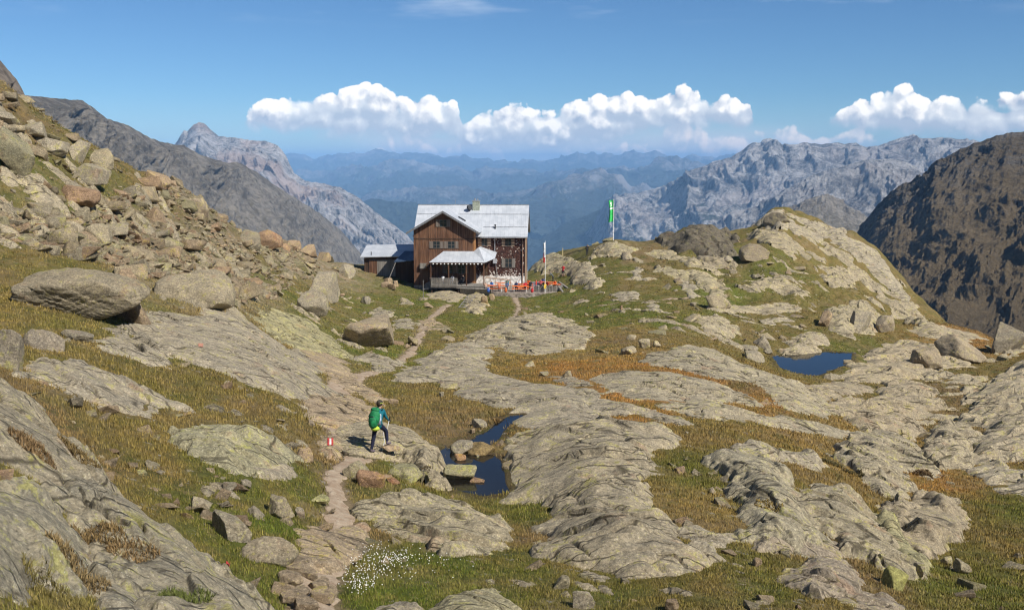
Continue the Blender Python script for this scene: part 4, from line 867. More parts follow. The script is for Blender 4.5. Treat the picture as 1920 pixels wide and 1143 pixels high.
def hull_shape(seed, n=15, dims=(1, .85, .6)):
    import bmesh
    rg = np.random.default_rng(seed); P = rg.uniform(-1, 1, (n, 3)); P = np.sign(P) * np.abs(P) ** .45
    bm = bmesh.new()
    for p in P * np.array(dims): bm.verts.new(p)
    r = bmesh.ops.convex_hull(bm, input=bm.verts)
    bmesh.ops.delete(bm, geom=[v for v in bm.verts if not v.link_faces], context='VERTS')
    bmesh.ops.bevel(bm, geom=bm.edges[:], offset=.05, segments=1, affect='EDGES')
    bmesh.ops.triangulate(bm, faces=bm.faces[:])
    bmesh.ops.subdivide_edges(bm, edges=bm.edges[:], cuts=1); bmesh.ops.triangulate(bm, faces=bm.faces[:])
    v = np.array([q.co[:] for q in bm.verts]); f = np.array([[q.index for q in fa.verts] for fa in bm.faces]); bm.verts.index_update()
    f = np.array([[q.index for q in fa.verts] for fa in bm.faces]); bm.free()
    q = v * 2.3 + seed
    v = v * (1 + fbm(q[:, 0] + q[:, 2], q[:, 1] - q[:, 2], 3, seed) * .05)[:, None]
    return v, f
_BM = {}
def rock_mesh(kind, seed, sub):
    key = (kind, seed, sub)
    if key not in _BM:
        v, f = hull_shape(seed, 15 if kind != 'round' else 26, (1, .8, .45) if kind == 'slab' else (1, .85, .75)) if sub <= 3 else rock_shape(seed, sub, {'angular': 1.0, 'round': .12, 'slab': .9}[kind], {'angular': 10, 'round': 13, 'slab': 8}[kind], {'angular': .045, 'round': .075, 'slab': .045}[kind], .25 if kind == 'slab' else (-.45 if kind == 'round' else 0))
        o = mesh_np('rock', v, f, m_bould, smooth=True); me = o.data; bpy.data.objects.remove(o)
        try: me.set_sharp_from_angle(angle=R_(38))
        except Exception: pass
        _BM[key] = me
    return _BM[key]
def Hw(x, y):
    z = Htop(x, y)
    for (P_, lv), bb in zip(ponds, _pond_bb):
        z = np.where(poly_sdf(np.asarray(x, float), np.asarray(y, float), P_) > 0, np.maximum(z, lv), z)
    return z
def boulder(label, u, vb, wpx, hpx, kind='angular', tint=(1, 1, 1), seed=None, sink=.22, yaw=None, tilt=(0, 0), sub=5, depth=.8, name='boulder', group=None, cat='boulder', surf=None):
    """u, vb: middle of the foot in the photo, wpx x hpx its size there"""
    q = unproj(u, vb, 0, surf or Hw); r = q[1]
    sc = r / 1920.0; w_, h_ = wpx * sc, hpx * sc
    seed = seed if seed is not None else int(u * 7 + vb)
    me = rock_mesh(kind, seed, sub)
    co = np.zeros(len(me.vertices) * 3, np.float32); me.vertices.foreach_get('co', co); co = co.reshape(-1, 3)
    yaw = yaw if yaw is not None else random.Random(seed).uniform(-1, 1)
    Mr = np.array(Euler((tilt[0], tilt[1], yaw)).to_matrix()); cr = co @ Mr.T
    ex = cr.max(0) - cr.min(0)
    S = np.array([w_ / ex[0], w_ * depth / ex[1], h_ * (1 + sink) / ex[2]])
    o = bpy.data.objects.new(name, me)
    Mt = Matrix.Diagonal((*S, 1)) @ Euler((tilt[0], tilt[1], yaw)).to_matrix().to_4x4()
    cy = q[1] + w_ * depth * .35
    cx = q[0] * cy / q[1]
    zb = float(Hw(np.array([q[0]]), np.array([q[1]]))[0]) - h_ * sink
    o.matrix_world = Matrix.Translation((cx - (cr[:, 0].max() + cr[:, 0].min()) / 2 * S[0], cy, zb - cr[:, 2].min() * S[2])) @ Mt
    COL.objects.link(o); o.color = (*tint, 1)
    tag(o, label, cat, group)
    return o
B = boulder
RD, RS = (1.0, .78, .68), (1.05, .90, .80)
B('huge overhanging boulder with a dark hollow beneath it, at the left', 160, 600, 262, 92, 'round', (.97, .95, .90), 5, .02, .25, (0, .05), 6, .55)
B('pale squat boulder right beside the huge overhanging one', 368, 577, 146, 66, 'round', (1.02, 1, .95), 9, .2, .4, (0, 0), 5)
B('lower lump of rock supporting the right end of the huge boulder', 250, 605, 90, 50, 'angular', (1.0, .88, .80), 12, .3, .4)
B('grey block half in shade at the left frame edge below the huge boulder', 8, 690, 84, 74, 'round', (.90, .90, .92), 15, .3)
B('smooth low grey rock beneath the huge boulder', 84, 655, 76, 40, 'round', (.92, .90, .92), 16, .3)
B('low rounded rock in the shade pocket in front of the huge boulder', 145, 640, 60, 22, 'round', W, 17, .3)
B('pale boulder standing above its smaller neighbour at the foot of the scree', 606, 560, 76, 50, 'angular', W, 21, .2, .9)
B('squarish boulder just below the pale one at the foot of the scree', 588, 586, 60, 40, 'angular', W, 22, .2, .2)
B('large two-tone boulder with a dark grey left face beside the path', 690, 650, 122, 52, 'angular', (1.0, .94, .90), 23, .15, 2.2, (0, .1), 5)
B('small dark pointed stone in the grass left of the hut path', 686, 570, 20, 14, 'angular', (.75, .76, .80), 24)
B('reddish-brown tilted block on the scree skyline', 508, 468, 44, 38, 'angular', RD, 31, .15, .3, (0, -.25))
B('dark grey leaning block propped against the reddish one on the scree skyline', 470, 466, 46, 36, 'angular', (.80, .80, .78), 32, .15, .8, (.2, .2))
B('brownish cube-like stone on the scree skyline right of the red block', 550, 463, 30, 18, 'angular', RS, 33)
B('small rust red stone between the skyline blocks', 536, 470, 18, 14, 'angular', RD, 34)
B('broad brown stone low on the scree skyline', 575, 478, 38, 22, 'angular', RS, 35)
B('stone at the lower end of the scree skyline near the shed', 608, 487, 30, 18, 'angular', (1, .88, .75), 36)
B('last pale stone of the scree next to the shed', 650, 520, 34, 24, 'angular', W, 37)
B('flat topped pale block high on the grassy left slope', 96, 288, 62, 30, 'slab', W, 41, .15, .2, (0, .25), 5)
B('grey split block to the right of the flat topped one', 148, 305, 40, 44, 'angular', W, 42, .15, .9, (0, .3))
B('pale square boulder at the skyline end of the upper block row', 190, 318, 50, 40, 'angular', (1.02, 1, .92), 43, .12, .3, (0, -.1))
B('leaning angular slab above the grass patch', 68, 262, 52, 34, 'angular', W, 44, .15, 1.4, (0, .4))
B('long pale plank-like block lying across the grass of the upper slope', 162, 343, 78, 34, 'slab', W, 45, .2, .1, (0, .35))
B('long reddish-brown block lying on the left slope', 148, 382, 82, 34, 'slab', RD, 46, .2, .15, (0, .22), 5)
B('small pinkish stone in the grass above the reddish-brown block', 88, 350, 18, 13, 'round', RS, 47)
B('steep greenish slab leaning at the left frame edge', 36, 330, 70, 95, 'slab', (.86, .90, .80), 48, .1, .3, (.2, .75), 5)
B('brown block balanced over the skyline of the scree', 325, 352, 26, 14, 'angular', RS, 49)
B('long pink slab along the scree skyline', 292, 345, 58, 24, 'slab', RS, 50, .2, .1, (0, .3))
B('whitish faced stone high on the scree', 368, 410, 46, 38, 'angular', (1.1, 1.03, 1.0), 51, .2)
B('rounded brownish block in the middle of the scree', 292, 418, 38, 30, 'angular', RS, 52, .15)
B('rounded boulder with shadow beneath it at the grass edge of the scree', 240, 530, 34, 26, 'angular', RS, 53)
B('big pale plate in the middle of the scree', 180, 455, 60, 36, 'slab', (1.04, 1.02, .95), 54, .2, .4, (.1, .35))
B('grey tilted plate casting shade on the lower scree', 158, 470, 34, 30, 'angular', (.85, .83, .80), 55)
B('wide grey block in the upper scree near the brown grass', 15, 235, 44, 28, 'angular', W, 56, .2, .5, (0, .4))
# trail and pond
B('round pale boulder on the right side of the path below the hiker', 667, 898, 52, 34, 'round', (1.0, 1.0, .90), 61, .25)
B('rust-orange boulder between the path and the flat lichen stone', 694, 914, 60, 32, 'angular', (1.08, .78, .64), 62, .2, .6)
B('flat lichen-spotted stone next to the rust-orange boulder', 760, 902, 72, 28, 'round', (1.0, 1.05, .85), 63, .25)
B('small brick-red stone tucked beside the flat lichen-spotted stone', 738, 908, 26, 12, 'angular', (1.1, .74, .6), 64)
B('rounded pale stone on the near pond bank', 815, 892, 40, 24, 'round', (1, 1, .93), 65)
B('pale oval stone standing in the dark pond', 863, 900, 64, 28, 'round', (1, 1.05, .85), 66, .3)
B('orange flat stone just above the water of the dark pond', 863, 862, 25, 10, 'round', (1.15, .82, .62), 67, .3)
B('tiny round stone poking out of the dark pond', 896, 857, 6, 5, 'round', (.9, .9, .95), 68, .3, sub=3)
B('grey stone with a tussock behind it at the upper end of the dark pond', 866, 848, 50, 22, 'angular', W, 69, .25)
B('brownish grassy topped stone at the inlet of the dark pond', 903, 850, 60, 20, 'round', (.8, .68, .45), 70, .3)
B('pale stone in the upper pool above the dark pond', 899, 802, 30, 16, 'round', W, 71, .25)
B('little round pink stone beside the upper pool', 886, 812, 11, 9, 'round', RS, 72, .25, sub=3)
B('flat white stone in the olive grass above the upper pool', 842, 730, 34, 11, 'slab', (1.1, 1.08, 1), 73, .3)
B('small cube of white rock in the olive grass', 827, 745, 12, 10, 'angular', (1.1, 1.08, 1), 74, .3, sub=3)
B('small round boulder behind the hiker in brown grass', 738, 758, 20, 11, 'round', RS, 75, .3)
B('grey round stone at the trail edge near the painted marker', 584, 800, 14, 16, 'round', (.95, .9, .9), 76, .2)
B('squarish light grey boulder in the green grass left of the path', 434, 1014, 76, 54, 'angular', (1, 1, .98), 81, .12, .4)
B('cubic boulder close to the path in the green grass', 527, 972, 56, 40, 'angular', (1, .98, .92), 82, .2, .3)
B('pale boulder leaning in the grass left of the squarish one', 377, 960, 46, 30, 'round', W, 83, .25)
B('long smooth whitish boulder lying low beside the path', 505, 1064, 116, 46, 'round', (1.02, 1.0, .96), 84, .25, .05, (0, .12))
B('small greenish-yellow boulder by the path', 602, 944, 36, 14, 'round', (1, 1.08, .75), 85, .25)
B('low stone between the two grass boulders', 476, 970, 40, 18, 'round', W, 86, .25)
B('little upright stone right of the cubic boulder', 564, 972, 20, 22, 'angular', W, 87, .2)
B('yellowish stone in the brown meadow near the slab edge', 266, 892, 20, 12, 'round', (1, 1.05, .75), 88, .25)
B('grey stone in the brown meadow', 302, 890, 22, 9, 'round', W, 89, .3)
B('pale stone in the meadow above the squarish boulder', 430, 918, 28, 14, 'angular', W, 90, .3)
B('knobbly stone in the meadow beside the pale one', 462, 914, 22, 14, 'angular', W, 91, .3)
B('boulder of pinkish rock at the trail side below the marker', 572, 864, 34, 24, 'angular', RS, 92, .25)
# middle and right
B('dark sided round boulder at the left shore of the blue tarn', 1428, 655, 34, 24, 'round', (.95, .95, .97), 101, .15)
B('small round boulder touching the water of the blue tarn', 1438, 664, 20, 11, 'round', W, 102, .2)
B('flat grey rock at the left shore of the blue tarn', 1405, 660, 36, 12, 'round', W, 103, .3)
B('second flat rock on the left shore, closer to the viewer', 1412, 675, 44, 16, 'round', W, 104, .3)
B('pale dry stone alone in the yellow meadow, largest of the cluster', 1180, 664, 36, 14, 'round', (1.15, 1.12, 1.05), 105, .25)
B('upright pale stone at the back right of the meadow cluster', 1207, 652, 24, 18, 'round', (1.15, 1.12, 1.05), 106, .2)
B('small pale stone at the back left of the meadow cluster', 1184, 638, 18, 11, 'round', (1.15, 1.12, 1.05), 107, .2)
B('rightmost pale stone of the meadow cluster', 1231, 650, 20, 12, 'round', (1.15, 1.12, 1.05), 108, .2)
B('pale stone in the meadow right of the long ridge', 993, 688, 22, 11, 'round', (1.1, 1.08, 1.05), 109, .25)
B('small pale stone lower in the orange meadow', 1064, 706, 18, 11, 'round', (1.1, 1.08, 1.05), 110, .25)
B('white stone on the green meadow at the right of the pond outcrop', 1337, 925, 16, 10, 'round', (1.15, 1.1, 1.05), 111, .25, sub=4)
B('bright yellow lichen stone at the bottom right', 1680, 1104, 60, 36, 'round', (1.1, 1.2, .62), 112, .3, .3)
B('pale flat stone, left one of the pair in the bottom right grass', 1775, 1056, 26, 15, 'round', (1.08, 1.08, 1), 113, .3)
B('pale flat stone, right one of the pair in the bottom right grass', 1803, 1074, 30, 26, 'round', (1.08, 1.08, 1), 114, .3)
B('small white rock in front of the yellow tongue of rock', 1722, 1078, 30, 22, 'angular', W, 115, .3)
B('pink boulder with a dark left side on the right plateau', 1545, 610, 32, 27, 'round', RS, 116, .15)
B('grey upright boulder with a strong shadow at its left on the right plateau', 1614, 619, 48, 36, 'angular', W, 117, .12)
B('wedge shaped boulder right of the grey upright one', 1658, 620, 42, 28, 'angular', (.95, .92, .9), 118, .12)
B('large pale rounded boulder at the edge of the right plateau', 1805, 675, 90, 44, 'round', (1.02, .97, .92), 119, .15)
B('brownish hump of rock in front of the pale rounded boulder', 1735, 687, 66, 34, 'round', (.95, .90, .85), 120, .2)
B('dark grey boulder with light crack at the right frame edge', 1885, 660, 66, 52, 'angular', (.72, .72, .73), 121, .12, .5)
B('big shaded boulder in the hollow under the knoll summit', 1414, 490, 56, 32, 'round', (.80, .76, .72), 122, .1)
B('low stone left of the big shaded boulder under the knoll', 1364, 490, 24, 10, 'round', W, 123, .2)
B('round boulder on the knoll below the flagpole', 1176, 488, 24, 16, 'round', (.98, .96, .95), 124, .15)
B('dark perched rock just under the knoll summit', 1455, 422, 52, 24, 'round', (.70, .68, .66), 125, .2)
B('pale smooth boulder at the stream on the saddle', 1347, 577, 54, 24, 'round', (1.0, .97, .90), 126, .2)
B('small stone on the grass slope with reddish base', 1166, 582, 10, 9, 'round', RD, 127, .2, sub=3)
B('pale stone above the stream at the saddle', 1300, 573, 14, 6, 'round', W, 128, .2, sub=3)
B('pink stone beside the wooden steps', 908, 568, 14, 14, 'angular', RS, 129, .2, sub=4)
B('second pink stone next to the wooden steps, further right', 922, 563, 12, 12, 'angular', RS, 130, .2, sub=4)
B('white stone low in the bottom grass', 1420, 1060, 20, 14, 'angular', RS, 131, .3, sub=4)
B('two-humped pale stone in the grass near the bottom edge', 1052, 1104, 34, 22, 'angular', (1, 1, .9), 132, .3)
B('blocky stone cut by the bottom frame edge, centre right', 1095, 1146, 46, 34, 'angular', W, 133, .2)
B('small stone cut by the bottom frame edge, right of the blocky one', 1260, 1146, 30, 20, 'angular', RS, 134, .2)
B('small white stone above the marshy grass right of the pond', 1000, 948, 10, 8, 'round', W, 135, .2, sub=3)
for i, (u, v, wd, hh) in enumerate([(555,1075,46,12),(580,1085,40,14),(545,1100,52,16),(598,1102,44,12),(560,1122,46,14),(605,1126,50,14),(575,1143,54,14),(536,1090,34,14),(620,1112,30,9),(600,1065,30,9),(560,1060,40,10),(540,1128,34,12)]):
    B(('leftmost', 'left', 'middle', 'right')[min(3, int((u - 530) / 25))] + ' flat paving stone in the worn path, ' + ('upper', 'middle', 'lowest')[min(2, int((v - 1055) / 30))] + ' rows', u, v, wd, hh, 'slab', (1.08, .98, .90), 300 + i % 5, .5, i * 1.3, (0, 0), 4, 1.0, 'stepping_stone', 'flat stones set in the path', 'stone')
B('flat reddish stone slab under water at the near pond edge', 895, 903, 30, 5, 'slab', RD, 320, .6, sub=3)

# scree: blocks fallen onto the left slope
rng = np.random.default_rng(7)
SCREE_PX = [(-40,400),(60,395),(150,400),(215,375),(262,345),(290,335),(330,345),(400,395),(470,440),(560,462),(640,495),(655,525),(600,532),(560,520),(520,560),(470,560),(440,580),(330,520),(250,520),(190,490),(60,470),(-40,420)]
UPPER_PX = [(-40,180),(0,165),(60,190),(130,235),(210,290),(260,340),(215,375),(150,400),(-40,400)]
def in_poly(u, v, P): return poly_sdf(np.array([float(u)]), np.array([float(v)]), P)[0]
meshes = [rock_mesh(k, s_, 3) for k, s_ in (('angular', 401), ('angular', 402), ('slab', 403), ('angular', 404), ('slab', 405), ('angular', 406), ('angular', 407), ('slab', 408), ('round', 409), ('angular', 410), ('slab', 411), ('angular', 412))]
def scat(px, n, smin, smax, power, fn, meadow=False):
    P = np.array(px); got = 0; tries = 0
    while got < n and tries < n * 30:
        tries += 1
        u, v = rng.uniform(P[:, 0].min(), P[:, 0].max()), rng.uniform(P[:, 1].min(), P[:, 1].max())
        if in_poly(u, v, px) < 0: continue
        q = unproj(u, v, 0)
        s_ = smin + (smax - smin) * rng.uniform() ** power
        fn(q, s_, u, v); got += 1
TINTS = [(.95, .94, .86), (.98, .92, .82), (1.0, .88, .78), (.92, .84, .76), (.84, .83, .80), (.93, .95, .78), (1.06, 1.02, .93), (.98, .80, .70)]
def put_block(q, s_, u, v, name='scree_block', group='blocks of the scree field', label='scree block', cat='rock', flat=(.35, .8)):
    me = meshes[rng.integers(len(meshes))]
    o = bpy.data.objects.new(name, me)
    sx, sy, sz = s_ * rng.uniform(.7, 1.3), s_ * rng.uniform(.6, 1.1), s_ * rng.uniform(*flat)
    o.rotation_euler = (rng.uniform(-.5, .5), rng.uniform(-.2, .6), rng.uniform(0, 6.28)); o.scale = (sx * .6, sy * .6, sz * .7)
    o.location = (q[0], q[1], Hs(*q) + sz * .12)
    COL.objects.link(o); tn = TINTS[rng.integers(len(TINTS))]; b_ = rng.uniform(.74, 1.04); o.color = (tn[0] * b_, tn[1] * b_, tn[2] * b_, 1)
    sh = 'slab-like' if sz < s_ * .5 else 'angular'
    tag(o, f"{sizeword(s_, *((.8, 1.4) if s_ > .5 else (.3, .5)))} {tintword(tn)} {sh} {label} {near(u, v)}", cat, group)
scat(SCREE_PX, 270, .5, 1.9, 2.4, put_block)
scat(UPPER_PX, 30, .5, 1.7, 1.8, lambda q, s_, u, v: put_block(q, s_, u, v, 'slope_block', 'blocks on the upper grass slope', 'block in slope grass'))
# all smaller rubble is one mass
def rubble(name, spots, sub, mat=m_rock_v):
    vb, fb = [], []; cols = []; off = 0
    shapes = [hull_shape(500 + i, 11, (1, .8, .5 if i % 2 else .8)) for i in range(12)]
    for (x, y, z, s_, tn) in spots:
        v, f = shapes[rng.integers(12)]
        a = rng.uniform(0, 6.28); ti = rng.uniform(-.5, .5)
        Mr = np.array(Euler((ti, rng.uniform(-.5, .5), a)).to_matrix())
        sc = np.array([s_ * rng.uniform(.7, 1.3), s_ * rng.uniform(.6, 1.1), s_ * rng.uniform(.35, .8)]) * .6
        vv = (v * sc) @ Mr.T + np.array([x, y, z + sc[2] * .2])
        vb.append(vv); fb.append(f + off); off += len(v); cols.append(np.repeat(np.array([tn]), len(v), 0))
    o = mesh_np(name, np.concatenate(vb), np.concatenate(fb), mat, smooth=False, colors=np.concatenate(cols))
    return o
def spots_in(px, n, smin, smax, power, bias=None):
    P = np.array(px); q = []
    uu = rng.uniform(P[:, 0].min(), P[:, 0].max(), n * 3); vv = rng.uniform(P[:, 1].min(), P[:, 1].max(), n * 3)
    m = poly_sdf(uu, vv, px) > 0; uu, vv = uu[m][:n], vv[m][:n]
    out = []
    # vectorised unprojection on a coarse lattice of rays
    for u, v in zip(uu, vv):
        p = unproj(u, v, 0); out.append(p)
    out = np.array(out)
    return out
def mk_spots(pts, smin, smax, power, avoid_slab=True, dens=None):
    s_, zt = slab_at(pts[:, 0], pts[:, 1]); z = H(pts[:, 0], pts[:, 1])
    pd = np.full(len(pts), 9.0)
    for (P_, lv), bb in zip(ponds, _pond_bb): pd = np.minimum(pd, -poly_sdf(pts[:, 0], pts[:, 1], P_))
    res = []
    for i, (x, y) in enumerate(pts):
        if (avoid_slab and s_[i] > .1) or pd[i] < .1: continue
        if dens is not None and rng.uniform() > dens[i]: continue
        tn = TINTS[rng.integers(len(TINTS))]; b_ = rng.uniform(.68, 1.02)
        res.append((x, y, z[i], smin + (smax - smin) * rng.uniform() ** power, tuple(q * b_ for q in tn)))
    return res
pts = spots_in(SCREE_PX, 6000, 0, 0, 0)
dn = np.clip(.65 + fbm(pts[:, 0] / 9, pts[:, 1] / 9, 3, 71) * 1.6, .08, 1)
o = rubble('scree_rubble', mk_spots(pts, .18, .85, 2.4, dens=dn), 2); tag(o, kind='stuff')
o = rubble('slope_rubble', mk_spots(spots_in(UPPER_PX, 300, 0, 0, 0), .12, .5, 2), 2); tag(o, kind='stuff')
# loose stones over the meadows: the larger ones single, the rest one mass
ALL_PX = [(0,640),(640,560),(1000,560),(1300,520),(1700,600),(1920,650),(1920,1143),(0,1143)]
pts = spots_in(ALL_PX, 1500, 0, 0, 0)
dn = np.clip(.35 + fbm(pts[:, 0] / 5, pts[:, 1] / 5, 3, 91) * 1.8, .04, 1)
sp_ = mk_spots(pts, 1, 1, 1, dens=dn)
SM = [(x, y, z, (.10 + .35 * rng.uniform() ** 3) * (1 + y / 60), tn) for x, y, z, s_, tn in sp_]
o = rubble('meadow_stones', [(x, y, z - s_ * .1, s_, tn) for x, y, z, s_, tn in SM], 2); tag(o, kind='stuff')
MID_PX = [(560,545),(760,560),(860,590),(840,640),(760,650),(600,640)]
def put_stone(q, s_, u, v):
    if slab_at(np.array([q[0]]), np.array([q[1]]))[0][0] > .1: return
    put_block(q, s_, u, v, 'field_stone', 'pale stones scattered over the turf', 'stone sunk in turf', 'stone', (.25, .5))
scat(MID_PX, 34, .5, 1.5, 2, put_stone)
scat([(980,560),(1100,540),(1300,520),(1560,520),(1700,600),(1560,650),(1300,640),(1000,600)], 40, .5, 1.8, 2, put_stone)
scat([(1100,430),(1560,400),(1640,520),(1300,540),(1120,530)], 36, .6, 2.2, 2, put_stone)
scat([(1560,640),(1900,650),(1920,900),(1700,860),(1560,740)], 36, .4, 1.5, 2, put_stone)
scat([(240,760),(620,740),(600,960),(420,960),(300,900)], 22, .15, .5, 2, put_stone)
# ------------------------------------------------------------------ hut materials
def simple(name, col, rough=.8, metal=0, spec=.3, nscale=6, amt=.25, bump=.0):
    m, t = new_mat(name); pos = t.n('ShaderNodeTexCoord').outputs['Object']
    n = t.noise(pos, nscale, 5, .6); c = t.mix(t.ss(n, .35, .65), tuple(q * (1 - amt) for q in col), tuple(min(1, q * (1 + amt)) for q in col))
    finish(t, c, rough, n if bump else None, bump, .02, spec=spec, metal=metal); return m
def plank_mat(name, dark, mid, light, wid=.16, axis='xy', streak=.5):
    m, t = new_mat(name); pos = t.n('ShaderNodeTexCoord').outputs['Object']; s_ = t.n('ShaderNodeSeparateXYZ', None, Vector=pos)
    u_ = t.m('ADD', s_.outputs[0], t.m('MULTIPLY', s_.outputs[1], 1.0)) if axis == 'xy' else s_.outputs[2]
    q = t.m('DIVIDE', u_, wid); fl = t.m('FLOOR', q); fr = t.m('FRACT', q)
    wn = t.n('ShaderNodeTexWhiteNoise', {'noise_dimensions': '1D'}, W=fl).outputs[0]
    st = t.noise(t.vm('MULTIPLY', pos, (9, 9, .5) if axis == 'xy' else (.5, .5, 9)), 1.0, 6, .65)
    c = t.mix(wn, dark, mid); c = t.mix(t.ss(st, .42, .68, 0, streak), c, light)
    c = t.mix(t.ss(t.noise(t.vm('MULTIPLY', pos, (1, 1, .4)), 1.2, 4), .5, .7, 0, .5), c, dark)
    gap = t.ss(t.m('MINIMUM', fr, t.m('SUBTRACT', 1, fr)), .0, .09, 1, 0)
    c = t.mix(t.m('MULTIPLY', gap, .75), c, (.02, .014, .01))
    finish(t, c, .85, t.m('SUBTRACT', t.m('MULTIPLY', st, .4), gap), .8, .02, spec=.15); return m
m_wood = plank_mat('weathered_brown_boards', (.080, .040, .024), (.175, .085, .046), (.32, .19, .12))
m_wood_side = plank_mat('sunlit_fresh_boards', (.30, .14, .05), (.40, .20, .08), (.46, .26, .12), .2)  # fresh timber, with the sun's orange light painted into its tone
m_grey = plank_mat('silver_grey_boards', (.16, .145, .125), (.26, .235, .20), (.36, .335, .30), .12)
m_deck = plank_mat('grey_deck_boards', (.20, .185, .16), (.30, .275, .24), (.40, .37, .33), .14)
m_shut = plank_mat('grey_brown_shutters', (.14, .11, .09), (.20, .165, .135), (.27, .23, .19), .1)
m_shut2 = plank_mat('pale_wood_shutters', (.30, .20, .13), (.36, .26, .18), (.44, .34, .25), .1)
m_beam = plank_mat('dark_timber', (.05, .03, .02), (.085, .05, .03), (.13, .08, .05), .3)
m_dark = simple('dark_metal', (.04, .042, .045), .5, .6)
m_iron = simple('galvanised_metal', (.42, .43, .44), .45, .6)
m_white = simple('white_paint', (.78, .77, .74), .6)
m_plaster = simple('whitewashed_plinth', (.62, .59, .55), .9, nscale=3, amt=.3)
m_stone = simple('stone_masonry', (.26, .22, .18), .95, nscale=2.5, amt=.45, bump=.8)
m_glass, t = new_mat('window_glass'); finish(t, (.02, .028, .035), .06, spec=.8)
m_roof, t = new_mat('standing_seam_metal')
pos = t.n('ShaderNodeTexCoord').outputs['Object']; s_ = t.n('ShaderNodeSeparateXYZ', None, Vector=pos)
q = t.m('FRACT', t.m('DIVIDE', s_.outputs[0], .56)); seam = t.ss(t.m('MINIMUM', q, t.m('SUBTRACT', 1, q)), .0, .06, 1, 0)
n = t.noise(pos, .9, 5, .6); c = t.mix(t.ss(n, .35, .65), (.43, .455, .485), (.53, .55, .575)); c = t.mix(t.m('MULTIPLY', seam, .35), c, (.34, .36, .38))
wn = t.n('ShaderNodeTexWhiteNoise', {'noise_dimensions': '1D'}, W=t.m('FLOOR', t.m('DIVIDE', s_.outputs[0], .56))).outputs[0]
c = t.mix(t.m('MULTIPLY', wn, .07), c, (.40, .42, .44))
finish(t, c, .55, seam, .6, .03, spec=.4, metal=.15)
m_shingle, t = new_mat('flaking_shingles')
pos = t.n('ShaderNodeTexCoord').outputs['Object']
vv = t.vm('MULTIPLY', pos, (6.5, 6.5, 5.5))
vn = t.n('ShaderNodeTexVoronoi', {'feature': 'F1', 'distance': 'CHEBYCHEV'}, Vector=vv, Scale=1.0)
cc = t.n('ShaderNodeSeparateColor', None, Color=vn.outputs['Color'])
c = t.mix(cc.outputs[0], (.035, .018, .015), (.11, .055, .042))
wh = t.m('ADD', cc.outputs[1], t.m('MULTIPLY', t.m('SUBTRACT', t.noise(pos, .8, 4), .5), .9))
c = t.mix(t.ss(wh, .98, 1.02), c, (.36, .31, .26))
sz = t.n('ShaderNodeSeparateXYZ', None, Vector=pos).outputs[2]
wl = t.m('ADD', cc.outputs[2], t.ss(sz, 1.4, 2.8, .75, 0)); c = t.mix(t.ss(wl, .95, 1.0), c, (.55, .50, .45))
finish(t, c, .9, t.m('ADD', vn.outputs[0], t.noise(pos, 20, 3)), .7, .03, spec=.1)

def empty(name, loc, rz=0):
    o = bpy.data.objects.new(name, None); COL.objects.link(o); o.location = loc; o.rotation_euler = (0, 0, rz); o.empty_display_size = .5; return o
class MB:
    def __init__(s): s.v = []; s.f = []
    def box(s, x0, x1, y0, y1, z0, z1):
        n = len(s.v); s.v += [(x0, y0, z0), (x1, y0, z0), (x1, y1, z0), (x0, y1, z0), (x0, y0, z1), (x1, y0, z1), (x1, y1, z1), (x0, y1, z1)]
        s.f += [tuple(n + i for i in q) for q in ((0, 3, 2, 1), (4, 5, 6, 7), (0, 1, 5, 4), (1, 2, 6, 5), (2, 3, 7, 6), (3, 0, 4, 7))]; return s
    def prism(s, front, back):
        n = len(s.v); k = len(front); s.v += list(front) + list(back)
        s.f += [tuple(n + i for i in range(k)), tuple(n + k + i for i in reversed(range(k)))]
        s.f += [(n + i, n + k + i, n + k + (i + 1) % k, n + (i + 1) % k) for i in range(k)]; return s
    def sheet(s, pts, thick):
        a = [Vector(p) for p in pts]; nn = (a[1] - a[0]).cross(a[2] - a[0]).normalized()
        if nn.z < 0: nn = -nn
        return s.prism([tuple(p) for p in a], [tuple(p - nn * thick) for p in a])
    def bar(s, a, b, r, n=6, r2=None):
        a, b = Vector(a), Vector(b); d = (b - a).normalized(); e = d.orthogonal().normalized(); g = d.cross(e); r2 = r if r2 is None else r2
        f = [tuple(a + (e * math.cos(2 * math.pi * i / n) + g * math.sin(2 * math.pi * i / n)) * r) for i in range(n)]
        h = [tuple(b + (e * math.cos(2 * math.pi * i / n) + g * math.sin(2 * math.pi * i / n)) * r2) for i in range(n)]
        return s.prism(f, h)
    def build(s, name, mat, parent=None, smooth=False):
        me = bpy.data.meshes.new(name); me.from_pydata(s.v, [], s.f); me.materials.append(mat)
        import bmesh
        bm = bmesh.new(); bm.from_mesh(me); bmesh.ops.recalc_face_normals(bm, faces=bm.faces); bm.to_mesh(me); bm.free()
        if smooth:
            for p in me.polygons: p.use_smooth = True
            try: me.set_sharp_from_angle(angle=R_(40))
            except Exception: pass
        o = bpy.data.objects.new(name, me); COL.objects.link(o)
        if parent: o.parent = parent
        return o
def wpt(u, v, y):
    d = world_dir(u, v); return d * (y / d.y)
HO = wpt(777, 548, 140.0); HR = R_(-3)
hut = empty('mountain_hut', HO, HR)
tag(hut, 'large brown timber mountain hut with a pale metal roof and a gabled front wing', 'building')
